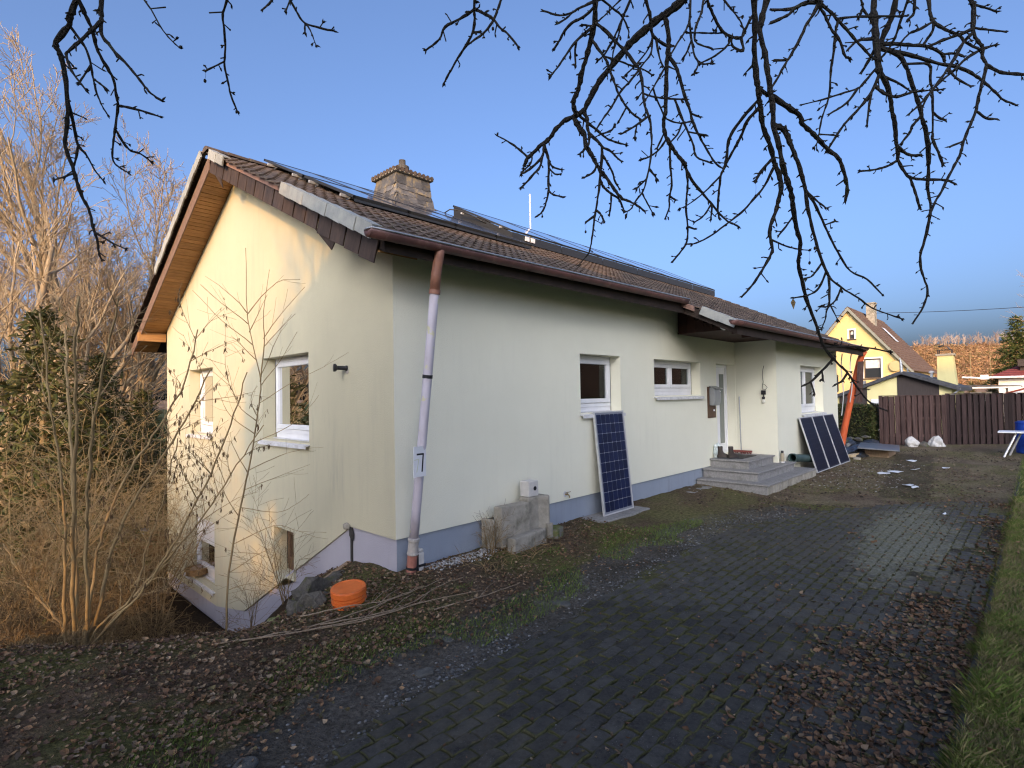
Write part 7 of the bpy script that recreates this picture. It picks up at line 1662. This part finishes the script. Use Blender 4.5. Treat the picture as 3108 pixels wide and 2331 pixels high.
while n < 46000:
    x = -.8+10.5*random.random()**1.7; y = KY+.03+.05*noise.noise(V((x*3, 1, 1)))-2.4*random.random()**1.4
    if not infront(x, y, -.3): continue
    q = noise.noise(V((x*2.2, y*2.2, 51)))
    if q < -.28 and random.random() < .6: continue
    c_ = gc() if q > -.1 or random.random() < .4 else random.choice(((.20, .165, .085), (.15, .125, .06)))
    blade(x, y, RU(.02, .055)*(1+.9*max(0, q))*(1.6 if random.random() < .03 else 1), c_, 1.3); n += 1
for k in range(7000):
    x = 9+9*random.random(); y = KY+RU(-2.2, .05); blade(x, y, RU(.04, .09), gc(), .9)
n = 0
while n < 9000:
    x = RU(-3.6, 5); dv = lerp_tab(x, DRV); y = dv+RU(.2, 1.3)
    k = noise.noise(V((x*1.3, y*1.3, 11)))+.35*math.exp(-((y-dv-.62)/.25)**2)
    if k < .22: continue
    blade(x, y, RU(.02, .06), gc(3), .9); n += 1
n = 0
while n < 5200:                                             # tufts in the paving joints
    x, y = RU(-2.5, 6), RU(-4.9, -2.2)
    if noise.noise(V((x*2.1, y*2.1, 17))) < .12: continue
    row = round((y-KY-.10)/PW-.5)+.5; y2 = KY+.10+row*PW+RU(-.012, .012)
    if infront(x, y2, -.5): blade(x, y2, RU(.008, .025), random.choice(((.10, .115, .02), (.13, .13, .03), (.08, .09, .02))), 1.6)
    n += 1
n = 0
while n < 9000:
    x, y = RU(7.0, 19), RU(-5, -1.2)
    if noise.noise(V((x*.6, y*.9, 21))) < -.05: continue
    blade(x, y, RU(.015, .045), random.choice(((.11, .11, .04), (.16, .135, .07), (.08, .095, .03))), 1.3); n += 1
for k in range(2600):
    x, y = RU(3.5, 8), RU(-1.9, -.35)
    if noise.noise(V((x*1.1, y*1.1, 31))) > 0: blade(x, y, RU(.01, .03), random.choice(((.11, .11, .03), (.09, .10, .025))), 1.4)
for k in range(9000):
    x, y = RU(-2, 9), RU(13, 30); 
    z = gz(x, y); gr.cur = gc(3); a = RU(0, 6.28); w = V((math.cos(a), math.sin(a), 0))*.012; p = V((x, y, z)); gr.add([p-w, p+w, p+V((RU(-.05, .05), RU(-.05, .05), RU(.06, .14)))], [(0, 1, 2)])
gr.build('grass', m_grassm, kind='stuff'); tag(bpy.data.objects['grass'], 'short green lawn grass and tufts in the paving and bank', 'grass')
# cut sticks lying on the bank
sk_ = [((-2.0, -.15, 0), (-1.35, -.55, .02), (-.6, -.80, .03), (.05, -.80, .06), (.30, -.86, .08)), ((-1.7, -.30, 0), (-1.0, -.55, .03), (-.4, -.62, .05), (.2, -.66, .04)), ((-1.2, -.52, .02), (-.7, -.72, .03), (-.1, -.98, .02), (.3, -1.16, .03)), ((-1.25, -.2, .06), (-.9, -.42, .07), (-.5, -.60, .05), (-.1, -.62, .04)), ((-.3, -1.10, .01), (.2, -1.22, .015), (.75, -1.28, .02)), ((-1.5, -.45, .01), (-.9, -.75, .02), (-.3, -.92, .03))]
sl2 = ['longest pale cut stick in front of the orange cap', 'pale cut stick just behind the longest one', 'cut stick lying nearest to the gravel, of the bundle', 'short cut stick crossing the foot of the orange cap', 'lone thin stick on the leaves right of the bundle', 'thin dark cut stick in the middle of the bundle']
for k, P0 in enumerate(sk_):
    b = MB(); P_ = smooth([V((x, y, gz(x, y)+.018+dz)) for x, y, dz in P0], 5, .006); n = len(P_); b.tube(P_, [.0075*(1-.6*i/n) for i in range(n)], 6)
    i = n//2; b.tube([P_[i], P_[i]+V((.18, .06, .05)), P_[i]+V((.34, .10, .06))], [.004, .003, .0015], 4)
    tag(b.build('stick', m_twig, org=P_[0]), sl2[k], 'stick', 'cut sticks on the bank')
ht = MB(); random.seed(9)
for k in range(70): x, y = RU(.7, 2.2), RU(-.85, -.35); p = V((x, y, gz(x, y)+.02)); d = V((RU(-1, 1), RU(-.7, .7), RU(.0, .5))); ht.tube([p, p+d*.12+V((0, 0, .04)), p+d*RU(.2, .4)], [.004, .003, .0015], 3)
tag(ht.build('dead_twigs', m_brush), 'tangle of dead twigs on the leaves before the concrete blocks', 'twigs', kind='stuff')
